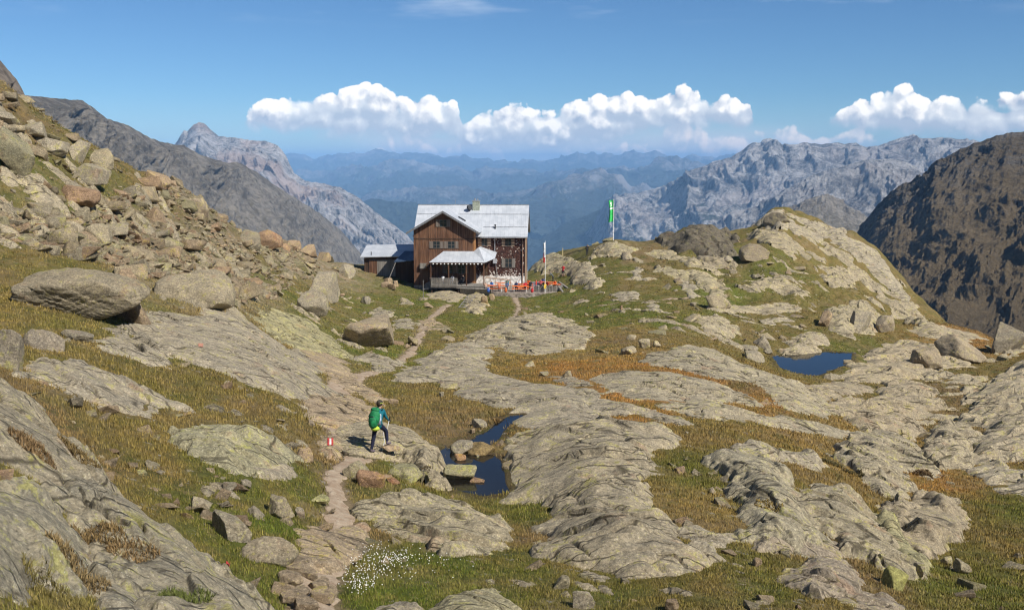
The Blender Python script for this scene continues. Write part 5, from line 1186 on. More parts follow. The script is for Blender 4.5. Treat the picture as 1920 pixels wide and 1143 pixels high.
def window(par, x0, x1, z0, z1, y, sh=m_shut, sw=.45, sides=(1, 1), fm=None, face=-1):
    w = MB().box(x0 - .06, x1 + .06, y - .05, y + .02, z0 - .06, z0 - .0).box(x0 - .06, x1 + .06, y - .05, y + .02, z1, z1 + .06).box(x0 - .06, x0, y - .047, y + .017, z0, z1).box(x1, x1 + .06, y - .047, y + .017, z0, z1).build('window', fm or m_shut, par)
    MB().box(x0, x1, y - .012, y + .0, z0, z1).build('pane', m_glass, w)
    xm, zm = (x0 + x1) / 2, (z0 + z1) / 2
    MB().box(xm - .02, xm + .02, y - .03, y - .013, z0, z1).box(x0, xm - .02, y - .028, y - .013, zm - .015, zm + .015).box(xm + .02, x1, y - .028, y - .013, zm - .015, zm + .015).build('glazing_bar', m_shut, w)
    if sides[0]: MB().box(x0 - .08 - sw, x0 - .08, y - .07, y - .005, z0 - .04, z1 + .04).build('shutter', sh, w)
    if sides[1]: MB().box(x1 + .08, x1 + .08 + sw, y - .07, y - .005, z0 - .04, z1 + .04).build('shutter', sh, w)
    return w
# gabled front wing
F_ = [(0, 0, -2.2), (8.2, 0, -2.2), (8.2, 0, 8.62), (4.1, 0, 11.0), (0, 0, 8.62)]
o = MB().prism(F_, [(x, 3.5, z) for x, y, z in F_]).build('wing_wall', m_wood, hut)
MB().box(8.2, 8.26, .05, 3.38, 1.0, 8.5).build('side_wall', m_wood_side, hut)
MB().box(-.03, 8.23, -.05, -.002, 7.33, 7.48).build('trim_board', m_beam, hut)
MB().box(-.02, .12, -.04, -.003, -1.5, 7.32).build('corner_board', m_wood, hut)
# main body
MB().box(.3, 15.1, 3.4, 12.9, -2.2, 7.6).build('main_wall', m_shingle, hut)
MB().prism([(.3, 3.45, 7.6), (.3, 12.85, 7.6), (.3, 8.2, 11.45)], [(15.1, 3.45, 7.6), (15.1, 12.85, 7.6), (15.1, 8.2, 11.45)]).build('attic_wall', m_wood, hut)
MB().box(8.27, 15.15, 3.32, 3.398, .5, 1.95).build('plinth', m_plaster, hut)
MB().box(-.06, 3.1, -.08, .3, -2.2, 1.0).build('stone_base', m_stone, hut)
rf = MB().sheet([(-.5, 2.75, 7.5), (15.5, 2.75, 7.5), (15.5, 8.2, 11.66), (-.5, 8.2, 11.66)], .14).sheet([(-.5, 8.2, 11.66), (15.5, 8.2, 11.66), (15.5, 13.6, 7.5), (-.5, 13.6, 7.5)], .14).build('main_roof', m_roof, hut)
g = MB()
for yy in (4.3, 6.5):
    zz = 7.5 + (yy - 2.75) / 5.45 * 4.16
    g.box(-.4 if yy > 5 else 9.2, 15.4, yy, yy + .04, zz + .05, zz + .10)
    for k in range(29):
        xx = .0 + k * .53
        if yy < 5 and xx < 9.3: continue
        g.box(xx, xx + .05, yy + .05, yy + .10, zz - .05, zz + .14)
g.build('snow_guard', m_iron, rf)
MB().box(-.5, 15.5, 8.12, 8.28, 11.64, 11.74).build('ridge_cap', m_iron, rf)
MB().box(8.9, 15.5, 2.62, 2.74, 7.34, 7.46).build('gutter', m_iron, rf)
MB().box(-.52, -.45, 2.8, 8.2, 7.2, 7.3)
# wing roof
pk_, el_, er_ = 11.25, (-.95, 8.3), (9.15, 8.3)
wr = MB().sheet([(el_[0], -.8, el_[1]), (4.1, -.8, pk_), (4.1, 7.7, pk_), (el_[0], 4.4, el_[1])], .13).sheet([(4.1, -.8, pk_), (er_[0], -.8, er_[1]), (er_[0], 4.4, er_[1]), (4.1, 7.7, pk_)], .13).build('wing_roof', m_roof, hut)
MB().sheet([(el_[0] - .02, -.88, el_[1] - .02), (4.1, -.88, pk_ - .0), (4.1, -.81, pk_ - .0), (el_[0] - .02, -.81, el_[1] - .02)], .26).sheet([(4.1, -.88, pk_), (er_[0] + .02, -.88, er_[1] - .02), (er_[0] + .02, -.81, er_[1] - .02), (4.1, -.81, pk_)], .26).build('bargeboard', simple('bargeboard_grey', (.17, .17, .175), .6), wr)
def onslope(x): return pk_ - (x - 4.1) / (er_[0] - 4.1) * (pk_ - er_[1])
MB().sheet([(5.9, 2.2, onslope(5.9) + .1), (6.9, 2.2, onslope(6.9) + .1), (6.9, 3.4, onslope(6.9) + .1), (5.9, 3.4, onslope(5.9) + .1)], .09).build('skylight', m_dark, wr)
ch = MB().box(7.45, 8.45, 7.2, 8.0, 10.6, 12.25).build('chimney', simple('chimney_render', (.30, .32, .25), .9), rf)
MB().box(7.38, 8.52, 7.13, 8.07, 12.25, 12.33).build('chimney_cap', m_iron, ch)
MB().bar((7.75, 7.6, 12.33), (7.75, 7.6, 12.62), .11, 8).bar((8.15, 7.6, 12.33), (8.15, 7.6, 12.55), .11, 8).build('flue', m_iron, ch)
MB().bar((7.0, 7.1, 10.75), (7.04, 7.0, 11.35), .03).bar((6.98, 7.0, 11.3), (7.1, 6.86, 11.38), .42, 14, .36).build('satellite_dish', m_dark, rf)
MB().bar((4.9, 8.2, 11.7), (4.9, 8.2, 12.5), .02, 5).build('lightning_rod', m_iron, rf)
MB().bar((10.9, 4.1, 8.5), (10.9, 4.1, 9.05), .09, 8).box(10.75, 11.05, 3.95, 4.25, 9.05, 9.12).build('vent_pipe', m_dark, rf)
window(hut, 3.62, 4.52, 9.08, 9.98, -.012); window(hut, 2.68, 3.58, 6.13, 7.03, -.012); window(hut, 4.72, 5.62, 6.13, 7.03, -.012)
window(hut, 9.1, 9.78, 6.2, 7.15, 3.388, m_shut2, .5); window(hut, 12.35, 13.15, 6.2, 7.15, 3.388, m_shut2, .42); window(hut, 12.35, 13.25, 3.2, 4.4, 3.388, m_grey, .42)
# below the porch
window(hut, 4.4, 5.3, 2.7, 3.9, -.012, m_shut, .4); window(hut, 6.1, 7.0, 2.7, 3.9, -.012, m_shut, .4)
dr = MB().box(9.0, 9.9, 3.33, 3.396, 1.4, 3.6).build('door', m_beam, hut); MB().box(9.75, 9.8, 3.28, 3.33, 2.4, 2.5).build('handle', m_iron, dr)
P = dict(A=(2.5, -3.1, 4.5), B=(10.0, -3.1, 4.5), C=(4.1, -.02, 5.72), D=(8.25, -.02, 5.72), E=(8.9, .3, 6.25), Fq=(11.2, -.7, 4.85), G=(11.2, 3.3, 5.3), A2=(2.5, -.02, 4.5), E2=(8.9, 3.3, 6.1))
pr = MB().sheet([P['A'], P['B'], P['D'], P['C']], .09).sheet([P['A2'], P['A'], P['C']], .09).sheet([P['B'], P['E'], P['D']], .09).sheet([P['B'], P['Fq'], P['E']], .09).sheet([P['Fq'], P['G'], P['E2'], P['E']], .09).build('porch_roof', m_roof, hut)
MB().box(2.5, 10.0, -3.14, -3.08, 4.28, 4.44).build('fascia', m_beam, pr)
lp = MB()
for k in range(14): lp.box(3.0 + k * .5, 3.16 + k * .5, -3.2, -3.16, 4.22, 4.38)
lp.build('bunting', m_white, pr)
for x_, y_ in ((2.7, -2.95), (5.1, -2.95), (7.5, -2.95), (9.85, -2.95)): MB().box(x_ - .07, x_ + .07, y_ - .07, y_ + .07, 1.35, 4.42).build('porch_post', m_wood, hut)
dk = MB().box(2.6, 10.0, -3.1, -.06, 1.2, 1.35).build('deck', m_deck, hut)
MB().box(2.6, 10.0, -3.04, -2.9, .95, 1.2).box(2.7, 2.85, -2.9, -.1, .95, 1.2).build('deck_beam', m_grey, dk)
for x_ in (2.8, 4.6, 6.4, 8.2, 9.8): MB().box(x_ - .08, x_ + .08, -2.85, -2.69, -1.8, .95).build('deck_post', m_beam, dk)
ra = MB().box(2.7, 6.3, -3.2, -3.12, 2.30, 2.38)
for k in range(27): ra.box(2.72 + k * .134, 2.81 + k * .134, -3.19, -3.14, 1.15, 2.295)
ra.build('railing', m_grey, hut)
ra = MB().box(2.56, 2.62, -3.1, -.1, 2.30, 2.38)
for k in range(20): ra.box(2.57, 2.61, -3.05 + k * .15, -2.97 + k * .15, 1.36, 2.29)
ra.build('railing', m_grey, hut)
sr = MB().bar((9.95, -2.2, 2.35), (13.4, -1.6, .95 + .9), .05).bar((9.95, -1.0, 2.35), (13.4, -.4, 1.85), .05)
for k in range(6):
    f = k / 5; sr.bar((9.95 + 3.4 * f, -2.2 + .6 * f, 2.33 - .5 * f), (9.95 + 3.4 * f, -2.2 + .6 * f, 1.3 - .5 * f), .035)
sr.build('stair_rail', m_shut2, hut)
st_ = MB()
for k in range(8): st_.box(10.02 + k * .36, 10.36 + k * .36, -2.1 + k * .05, -1.0 + k * .05, 1.25 - k * .085, 1.31 - k * .085)
st_.build('stair', m_grey, hut)
MB().box(.85, 1.75, -.42, -.02, 3.35, 4.05).build('wall_box', m_grey, hut)
MB().sheet([(1.75, -1.2, 3.7), (2.9, -1.2, 3.7), (2.9, -.02, 4.0), (1.75, -.02, 4.0)], .08).build('canopy', m_beam, hut)
MB().sheet([(1.0, -.9, .35), (3.0, -.9, .75), (2.9, -.12, 1.75), (1.6, -.12, 1.35)], .1).build('wooden_hatch', m_grey, hut)
pp = MB().bar((10.9, 3.2, 7.45), (10.9, 3.2, 4.2), .06, 8).bar((11.0, 3.2, 3.9), (11.25, 3.25, 1.9), .04, 6).build('pipe', m_iron, hut)
MB().box(10.65, 11.2, 3.05, 3.3, 3.75, 4.4).build('meter_box', simple('grey_box', (.36, .37, .40), .6), hut)
MB().bar((14.75, 3.25, 7.35), (14.75, 3.25, .8), .07, 8).build('downpipe', simple('brown_pipe', (.20, .13, .09), .6), hut)
MB().box(15.11, 15.35, 3.3, 3.5, .2, 7.3).build('corner_post', m_shut2, hut)

# annex
ann = empty('wood_shed', Vector(HO) + Matrix.Rotation(HR, 3, 'Z') @ Vector((-4, 5, 1.9)), HR)
tag(ann, 'low timber shed with a pale metal roof built against the left side of the hut', 'shed')
MB().box(-3.9, 3.95, 0, 4.2, -2.2, 2.55).build('wall', m_beam, ann)
MB().box(-3.2, .6, -.06, -.003, -.3, 2.1).build('board_wall', m_grey, ann)
d_ = MB().box(-2.0, -.9, -.12, -.062, -.25, 1.9).build('door', m_grey, ann); MB().box(-1.05, -1.0, -.16, -.12, .8, .95).build('handle', m_iron, d_)
MB().box(-3.15, -2.05, -.12, -.062, -.2, 2.0).build('shingle_panel', m_wood, ann)
MB().sheet([(-4.35, -.55, 2.55), (3.96, -.55, 2.75), (3.96, 4.5, 4.0), (-4.35, 4.5, 3.85)], .12).build('roof', m_roof, ann)
MB().bar((-2.9, .2, 2.7), (-2.9, .2, 3.25), .06, 7).build('vent_pipe', m_dark, ann)
lt = empty('lean_to', Vector(HO) + Matrix.Rotation(HR, 3, 'Z') @ Vector((-1.4, 1.2, 0)), HR)
tag(lt, 'metal lean-to roof, its shade painted in as dark blue, propped between the shed and the hut', 'lean-to')
MB().sheet([(-1.6, -.2, 4.1), (1.35, -.2, 4.35), (1.35, 3.6, 5.3), (-.6, 3.6, 5.3)], .1).build('roof', simple('shade_blue_sheet', (.06, .09, .14), .45, .4), lt)  # metal roof in shade; the shade is put into its blue-black colour
MB().box(-1.3, 1.32, 2.9, 3.1, -1.5, 4.6).build('wall', m_beam, lt)  # dark wall put where the hut's shadow falls, painting in its darkness
MB().bar((-1.3, 0, 4.1), (-2.6, -2.4, .3), .05).build('prop', m_grey, lt)

# terrace ---------------------------------------------------------------
def hl(x, y, z): return tuple(Vector(HO) + Matrix.Rotation(HR, 3, 'Z') @ Vector((x, y, z)))
ter = empty('terrace', hl(14.5, -1, .72), HR); ter['kind'] = 'structure'
T0 = [(-4.0, -2.6), (-3.2, -4.2), (2.0, -4.5), (5.0, -4.0), (7.2, -2.2), (7.4, 1.5), (5, 4.3), (-5, 4.3), (-4.8, 0)]
o = MB().prism([(x, y, 0) for x, y in T0], [(x, y, -1.6) for x, y in T0]).build('terrace_floor', m_stone, ter)
TB = []
def terr(x, y, z=0): return hl(14.5 + x, -1 + y, .72 + z)
m_orange = simple('orange_table_top', (.75, .17, .035), .5, amt=.12); m_red = simple('red_cloth', (.60, .05, .04), .8)
def beer_table(x, y, rz, label):
    e = empty('beer_table', terr(x, y), HR + rz); tag(e, label, 'table', 'beer tables on the terrace')
    MB().box(-1.1, 1.1, -.33, .33, .72, .78).build('table_top', m_orange, e)
    for s_ in (-.8, .8): MB().bar((s_ - .05, -.28, .0), (s_, -.24, .72), .025).bar((s_ - .05, .28, 0), (s_, .24, .72), .025).bar((s_ - .03, -.27, .2), (s_ - .03, .27, .2), .02).build('leg', m_white, e)
def bench(x, y, rz, label, mat=None):
    e = empty('bench', terr(x, y), HR + rz); tag(e, label, 'bench', 'beer benches on the terrace')
    MB().box(-1.1, 1.1, -.14, .14, .43, .48).build('seat', mat or m_orange, e)
    for s_ in (-.8, .8): MB().bar((s_, -.1, 0), (s_, -.1, .43), .022).bar((s_, .1, 0), (s_, .1, .43), .022).build('leg', m_white, e)
for x, y, rz, l in [(.3, -3.0, .03, 'orange beer table at the front edge of the terrace'), (.8, -.6, .1, 'orange beer table in the middle of the terrace'), (4.6, -.6, -.5, 'orange beer table inside the curved palisade'),
                    (-3.0, -2.6, .1, 'orange beer table at the foot of the stair'), (-2.2, .6, 0, 'orange beer table by the hut wall'), (3.6, 1.8, -.2, 'orange beer table at the far end of the terrace')]:
    beer_table(x, y, rz, l)
for x, y, rz, l in [(.3, -3.8, .03, 'front bench with white legs at the terrace edge'), (.3, -2.2, .03, 'bench behind the front beer table'), (.9, -1.4, .1, 'bench in front of the middle beer table'), (.8, .2, .1, 'bench behind the middle beer table'),
                    (4.2, -1.3, -.5, 'bench inside the curved palisade'), (-3.0, -3.4, .1, 'bench at the stair foot facing the slope'), (-2.2, -.2, 0, 'bench near the hut wall'), (3.6, 2.5, -.2, 'bench at the far end of the terrace')]:
    bench(x, y, rz, l)
pal = empty('palisade', terr(3.3, -2.0), HR); tag(pal, 'curved palisade of weathered boards at the right end of the terrace', 'palisade')
q = MB()
for k in range(26):
    a = -2.0 + k * .085
    x_, y_ = math.cos(a) * 2.4, math.sin(a) * 2.1 + 1.0
    q.bar((x_, y_, -1.3), (x_ * 1.06, y_ * 1.06, .72 + .05 * (k % 3)), .10, 5)
q.build('board', m_grey, pal); pal.children[0]['kind'] = 'stuff'
q = MB()
for k in range(13):
    a, b = -2.0 + k * .17, -2.0 + (k + 1) * .17
    q.bar((math.cos(a) * 2.5, math.sin(a) * 2.2 + 1.05, .70), (math.cos(b) * 2.5, math.sin(b) * 2.2 + 1.05, .70), .08, 6)
q.build('handrail', m_beam, pal)
for i, (a, b, l) in enumerate([((1043, 531, 138), (1062, 557, 131), 'steep pale beam propping the palisade'), ((1048, 529, 139), (1082, 553, 132), 'long pale beam leaning out from the palisade')]):
    p0, p1 = wpt(*a), wpt(*b); p1.z = min(p1.z, htop(p1.x, p1.y) + .1)
    o = MB().bar(tuple(Vector(p0) - Vector(p0)), tuple(Vector(p1) - Vector(p0)), .16, 4).build('prop_beam', m_deck); o.location = p0; tag(o, l, 'beam')
o = MB().box(-2.2, 2.2, -.05, .05, -.3, .7).build('plank_wall', m_deck); o.location = terr(-5.6, -3.2, -.2); o.rotation_euler = (.5, 0, HR - .25); tag(o, 'tilted silver-grey boards along the terrace edge by the stair', 'board wall')
o = MB().box(-.9, .9, -.4, .4, 0, .75).box(-.95, .95, -.45, .45, .75, .80).build('stacked_crate', simple('grey_cover', (.25, .23, .27), .8)); o.location = terr(1.9, .9); o.rotation_euler = (0, 0, HR); tag(o, 'grey covered stack standing between the terrace tables', 'crate')
def flagpole(name, base, h, r, label, cat='flagpole'):
    e = empty(name, base); tag(e, label, cat); MB().bar((0, 0, -.3), (0, 0, h), r, 8, r * .7).build('pole', m_white, e)
    return e
b0 = wpt(1022, 555, 134.5); b0.z = min(b0.z, htop(b0.x, b0.y) + .05)
fp = flagpole('flagpole', b0, 7.3, .045, 'white flagpole in front of the terrace with a limp red and white flag')
def cloth(name, w, h, x0, z0, mats, parent, bands, seed=1, nx=14, nz=26):
    """hanging flag in soft folds, thin but with real thickness"""
    me_v = []; n = (nx + 1) * (nz + 1)
    for side in (0, 1):
        for j in range(nz + 1):
            for i in range(nx + 1):
                fx, fz = i / nx, j / nz
                y = .16 * math.sin(fx * 7 + seed + fz * 1.2) * fx ** .5 + side * .012
                me_v.append((x0 - w * fx * (1 - .25 * math.sin(fz * 3)), y, z0 - h * fz - .12 * fx * h * .3))
    f = []; mi = []
    for side in (0, 1):
        for j in range(nz):
            for i in range(nx):
                a = side * n + j * (nx + 1) + i; q_ = (a, a + 1, a + nx + 2, a + nx + 1); f.append(q_ if side else q_[::-1]); mi.append(bands((i + .5) / nx, (j + .5) / nz))
    for j in range(nz):
        for i in (0, nx):
            a = j * (nx + 1) + i; f.append((a, a + nx + 1, n + a + nx + 1, n + a)); mi.append(mi[0])
    me = bpy.data.meshes.new(name); me.from_pydata(me_v, [], f)
    for m in mats: me.materials.append(m)
    me.polygons.foreach_set('material_index', mi)
    for p in me.polygons: p.use_smooth = True
    o = bpy.data.objects.new(name, me); COL.objects.link(o); o.parent = parent; return o
m_green = simple('green_flag_cloth', (.05, .50, .12), .8); m_whitec = simple('white_flag_cloth', (.80, .84, .80), .8)
cloth('flag', .26, 2.6, -.04, 7.1, [m_whitec, m_red], fp, lambda a, b: 1 if b > .72 or b < .0 else (1 if (a > .7 and b > .5) else 0), 2)
o = MB().box(-.15, .15, -.05, .05, 1.0, 1.6).build('notice_board', simple('yellow_board', (.80, .55, .08), .6), fp)
b1 = wpt(1150, 447, 153.0); b1.z = htop(b1.x, b1.y)
fp2 = flagpole('flagpole', b1, 6.15, .07, 'tall pole on the rocky knoll flying a narrow green and white flag')
def gb(a, b):
    if .36 < b < .44: return 0
    if b < .36 and ((a - .5) ** 2 * 2.2 + (b - .2) ** 2 * 8 < .12) and (int(a * 9 + b * 17) % 3): return 0
    return 1
cloth('flag', .75, 3.2, -.07, 6.0, [m_whitec, m_green], fp2, gb, 5)
MB().bar((-.1, 0, 2.6), (-.75, .1, 1.3), .018, 5).build('rope', m_white, fp2)
q = wpt(794, 577, 128); q.z = htop(q.x, q.y)
e = empty('signpost', q); tag(e, 'thin wooden post held by a pile of stones in front of the hut', 'post')
MB().bar((0, 0, -.2), (0, 0, 2.5), .05, 6).build('post', m_grey, e)
for i in range(5):
    o = bpy.data.objects.new('base_stone', rock_mesh('angular', 401, 3)); COL.objects.link(o); o.parent = e; o.location = (math.cos(i * 1.3) * .35, math.sin(i * 1.3) * .35, .12); o.scale = (.28, .25, .2); o.rotation_euler = (0, 0, i)
q = wpt(1055, 482, 158); q.z = htop(q.x, q.y) - .1
e = empty('marker_pole', q); tag(e, 'short yellowish pole standing behind the terrace', 'post'); MB().bar((0, 0, 0), (0, 0, 1.5), .06, 6).build('post', simple('yellow_post', (.55, .45, .22), .8), e)
# wooden steps on the rock
a = unproj(868, 574, .2, Htop); b = unproj(884, 552, .3, Htop)
e = empty('wooden_steps', (a[0], a[1], htop(*a))); tag(e, 'short run of wooden steps laid on the rock below the deck', 'steps')
za, zb = htop(*a) + .12, htop(*b) + .15
for k in range(6):
    f = k / 5; x_, y_ = (b[0] - a[0]) * f, (b[1] - a[1]) * f
    MB().box(x_ - .5, x_ + .5, y_ - .14, y_ + .14, (zb - za) * f + .10, (zb - za) * f + .16).build('tread', m_deck, e)
for s_ in (-.52, .46): MB().prism([(s_, -.2, -.02), (s_ + .06, -.2, -.02), (s_ + .06, -.2, .12), (s_, -.2, .12)], [(b[0] - a[0] + s_, b[1] - a[1] + .1, zb - za - .02), (b[0] - a[0] + s_ + .06, b[1] - a[1] + .1, zb - za - .02), (b[0] - a[0] + s_ + .06, b[1] - a[1] + .1, zb - za + .12), (b[0] - a[0] + s_, b[1] - a[1] + .1, zb - za + .12)]).build('stringer', m_grey, e)
# wood pile of stones left of hut
for i, (u, v, w_) in enumerate([(725, 540, 20), (735, 545, 16), (742, 538, 14), (728, 533, 14)]):
    boulder('rubble stone heaped beside the left corner of the hut', u, v, w_, 12, 'angular', RS, 340 + i, .2, sub=3, group='stones heaped by the hut corner', cat='stone')
# ------------------------------------------------------------------ people
SKIN = (.42, .26, .19)
m_body, t = new_mat('person_cloth_and_skin')
at = t.n('ShaderNodeAttribute', {'attribute_name': 'col'}); pos = t.n('ShaderNodeTexCoord').outputs['Object']
n = t.noise(pos, 28, 4); finish(t, t.vm('SCALE', at.outputs[0], t.m('ADD', .75, t.m('MULTIPLY', n, .5))), .85, n, .3, .01, spec=.15)
def figure(name, joints, bones, loc, rz, label, scale=1.0, sub=1, cat='person', parent=None):
    """joints: {name: (x, y, z, radius)}; bones: [(a, b, colour)]; one skinned surface coloured by its nearest bone"""
    names = list(joints); idx = {k: i for i, k in enumerate(names)}
    me = bpy.data.meshes.new(name); me.from_pydata([joints[k][:3] for k in names], [(idx[a], idx[b]) for a, b, c in bones], [])
    o = bpy.data.objects.new(name, me); COL.objects.link(o)
    sk = o.modifiers.new('s', 'SKIN'); sk.use_smooth_shade = True
    for k in names:
        r = joints[k][3]; me.skin_vertices[0].data[idx[k]].radius = (r, r) if not isinstance(r, tuple) else r
    me.skin_vertices[0].data[0].use_root = True
    if sub: s2 = o.modifiers.new('d', 'SUBSURF'); s2.levels = s2.render_levels = sub
    dg = bpy.context.evaluated_depsgraph_get(); ev = bpy.data.meshes.new_from_object(o.evaluated_get(dg))
    bpy.data.objects.remove(o)
    nv = len(ev.vertices); co = np.zeros(nv * 3, np.float32); ev.vertices.foreach_get('co', co); co = co.reshape(-1, 3)
    best = np.full(nv, 1e9); cl = np.ones((nv, 4), np.float32)
    for a, b, c in bones:
        A_, B_ = np.array(joints[a][:3]), np.array(joints[b][:3]); e_ = B_ - A_; k = np.clip(((co - A_) @ e_) / (e_ @ e_), 0, 1)
        ra = joints[a][3] if not isinstance(joints[a][3], tuple) else max(joints[a][3]); rb = joints[b][3] if not isinstance(joints[b][3], tuple) else max(joints[b][3])
        d = np.linalg.norm(co - A_ - k[:, None] * e_, axis=1) / (ra + (rb - ra) * k)
        m = d < best; best = np.where(m, d, best); cl[m, :3] = c
    atn = ev.attributes.new('col', 'FLOAT_COLOR', 'POINT'); atn.data.foreach_set('color', cl.ravel())
    ev.materials.clear(); ev.materials.append(m_body); ev.name = name
    p = bpy.data.objects.new(name, ev); COL.objects.link(p); p.location = loc; p.rotation_euler = (0, 0, rz); p.scale = (scale,) * 3
    if parent: p.parent = parent
    else: tag(p, label, cat)
    return p
def blob(name, mat, parent, c, r, seed=1, rough=.03, rot=(0, 0, 0)):
    v, f = _ICO[3]; q = v * 1.5 + seed
    v = v * (1 + fbm(q[:, 0] + q[:, 2], q[:, 1] - q[:, 2] * .7, 3, seed) * rough * 3)[:, None]
    Mr = np.array(Euler(rot).to_matrix()); v = (v * np.array(r)) @ Mr.T + np.array(c)
    return mesh_np(name, v, f, mat, parent=parent)
def hand(J, Bn, side, w, d, col, grip=True):
    """palm with five curled fingers, w = wrist point, d = pointing direction (vectors in figure space)"""
    w = Vector(w); d = Vector(d).normalized(); s_ = Vector((0, 1, 0)).cross(d).normalized() if abs(d.y) < .9 else Vector((1, 0, 0)); up_ = d.cross(s_)
    pm = w + d * .07; J[side + 'palm'] = (*pm, .026); Bn.append((side + 'wrist', side + 'palm', col))
    for k in range(4):
        off = s_ * (-.027 + .018 * k); L = (.040, .046, .043, .034)[k]
        a = pm + off + d * .02; b = a + d * L * .7 + up_ * -.015; c_ = b + (d * .3 - up_) .normalized() * L * .7
        for nm, pt, r in (('a', a, .0095), ('b', b, .009), ('c', c_, .008)): J[f'{side}f{k}{nm}'] = (*pt, r)
        Bn += [(side + 'palm', f'{side}f{k}a', col), (f'{side}f{k}a', f'{side}f{k}b', col), (f'{side}f{k}b', f'{side}f{k}c', col)]
    a = pm - s_ * .035 - d * .02; b = a - s_ * .01 + d * .03 - up_ * .02
    J[side + 'ta'] = (*a, .011); J[side + 'tb'] = (*b, .009); Bn += [(side + 'palm', side + 'ta', col), (side + 'ta', side + 'tb', col)]
# --- the hiker, seen from behind, stepping up to the right
hb = unproj(700, 846, 0, Htop); hz = htop(*hb); HB = Vector((hb[0], hb[1], hz))
TEAL, NAVY, SHOE, GLV = (.012, .13, .17), (.018, .020, .040), (.13, .105, .12), (.03, .03, .035)
J = {'pelvis': (.17, .04, .93, (.17, .14)), 'waist': (.19, .05, 1.08, (.15, .12)), 'chest': (.215, .06, 1.30, (.185, .135)), 'neck': (.225, .07, 1.475, .055), 'jaw': (.235, .085, 1.56, .065), 'head': (.235, .085, 1.66, .092), 'crown': (.235, .08, 1.725, .06),
     'rsh': (.345, .12, 1.41, .068), 'relb': (.41, .20, 1.17, .058), 'rwrist': (.475, .30, 1.035, .030),
     'lsh': (.085, .02, 1.41, .068), 'lelb': (.09, .22, 1.16, .048), 'lwrist': (.20, .42, 1.08, .030),
     'rhip': (.255, .07, .88, .095), 'rknee': (.415, .26, .66, .078), 'rankle': (.455, .19, .31, .054), 'rheel': (.44, .14, .245, .045), 'rtoe': (.585, .25, .235, .038),
     'lhip': (.085, .02, .86, .095), 'lknee': (.02, .02, .50, .076), 'lankle': (-.05, -.08, .11, .054), 'lheel': (-.07, -.11, .05, .045), 'ltoe': (.075, -.03, .04, .038)}
Bn = [('pelvis', 'waist', TEAL), ('waist', 'chest', TEAL), ('chest', 'neck', TEAL), ('neck', 'jaw', SKIN), ('jaw', 'head', SKIN), ('head', 'crown', (.04, .03, .02)),
      ('chest', 'rsh', TEAL), ('rsh', 'relb', TEAL), ('relb', 'rwrist', TEAL), ('chest', 'lsh', TEAL), ('lsh', 'lelb', TEAL), ('lelb', 'lwrist', TEAL),
      ('pelvis', 'rhip', NAVY), ('rhip', 'rknee', NAVY), ('rknee', 'rankle', NAVY), ('rankle', 'rheel', SHOE), ('rheel', 'rtoe', SHOE),
      ('pelvis', 'lhip', NAVY), ('lhip', 'lknee', NAVY), ('lknee', 'lankle', NAVY), ('lankle', 'lheel', SHOE), ('lheel', 'ltoe', SHOE)]
J['nose'] = (.30, .175, 1.625, .016); Bn.append(('jaw', 'nose', SKIN))
hand(J, Bn, 'r', (.475, .30, 1.035), (.25, .5, -.35), GLV); hand(J, Bn, 'l', (.20, .42, 1.08), (.3, .5, -.2), GLV)
hk = figure('person', J, Bn, HB, 0, 'hiker seen from behind in a teal jacket and dark trousers walking up the path', 1.0, 2)
m_cap = simple('dark_cap', (.05, .045, .03), .8); m_lime = simple('lime_cloth', (.38, .48, .05), .7, amt=.1); m_pg = simple('green_pack_cloth', (.012, .17, .06), .7, nscale=9, amt=.35, bump=.5)
m_face = simple('skin', SKIN, .6)
blob('hair', simple('dark_hair', (.035, .024, .015), .8), hk, (.225, .06, 1.655), (.10, .10, .105), 3)
c_ = blob('cap', m_cap, hk, (.235, .085, 1.70), (.108, .115, .075), 4, .01)
blob('cap_band', m_lime, c_, (.235, .075, 1.675), (.112, .114, .022), 5, .01)
blob('ear', m_face, hk, (.335, .065, 1.64), (.012, .02, .03), 6); blob('ear', m_face, hk, (.135, .10, 1.64), (.012, .02, .03), 6)
pb = empty('backpack', HB); tag(pb, 'big green backpack with a lime yellow bag at the bottom on the hiker', 'backpack')
PR = (-.12, .10, -.35)
blob('pack_body', m_pg, pb, (.075, -.17, 1.20), (.19, .165, .36), 11, .05, PR); blob('lid', m_pg, pb, (.115, -.13, 1.49), (.15, .14, .085), 12, .04, PR)
blob('pocket', m_pg, pb, (.035, -.29, 1.10), (.135, .10, .20), 13, .05, PR); blob('rain_cover_bag', m_lime, pb, (.10, -.14, .84), (.15, .12, .085), 14, .05)
blob('side_pocket', simple('grey_mesh', (.16, .17, .20), .8), pb, (.235, -.09, 1.08), (.06, .085, .15), 15, .04)
for zz_, w_s in ((1.02, .20), (1.28, .19)): MB().bar((-.12, -.20, zz_), (.05, -.345, zz_ + .01), .012, 5).bar((.05, -.345, zz_ + .01), (.22, -.25, zz_), .012, 5).build('compression_strap', m_dark, pb)
MB().bar((.04, -.335, 1.0), (.10, -.27, 1.45), .014, 5).build('lid_strap', m_dark, pb)
bt = MB().bar((.265, -.11, 1.10), (.275, -.10, 1.30), .038, 10).build('water_bottle', simple('clear_blue_bottle', (.45, .58, .70), .2, spec=.7), pb, True)
MB().bar((.275, -.10, 1.30), (.277, -.098, 1.335), .022, 8).build('bottle_cap', m_white, bt)
for sx in (.10, .33): MB().bar((sx, .0, 1.47), (sx + .01, .16, 1.40), .022, 6).bar((sx + .01, .16, 1.40), (sx, .17, 1.15), .022, 6).build('shoulder_strap', m_dark, pb)
gx_, gy_ = HB.x + .27, HB.y + .28
pole_b = Vector((.275, .10, 0)); pole_b.z = htop(HB.x + pole_b.x, HB.y + pole_b.y) - HB.z
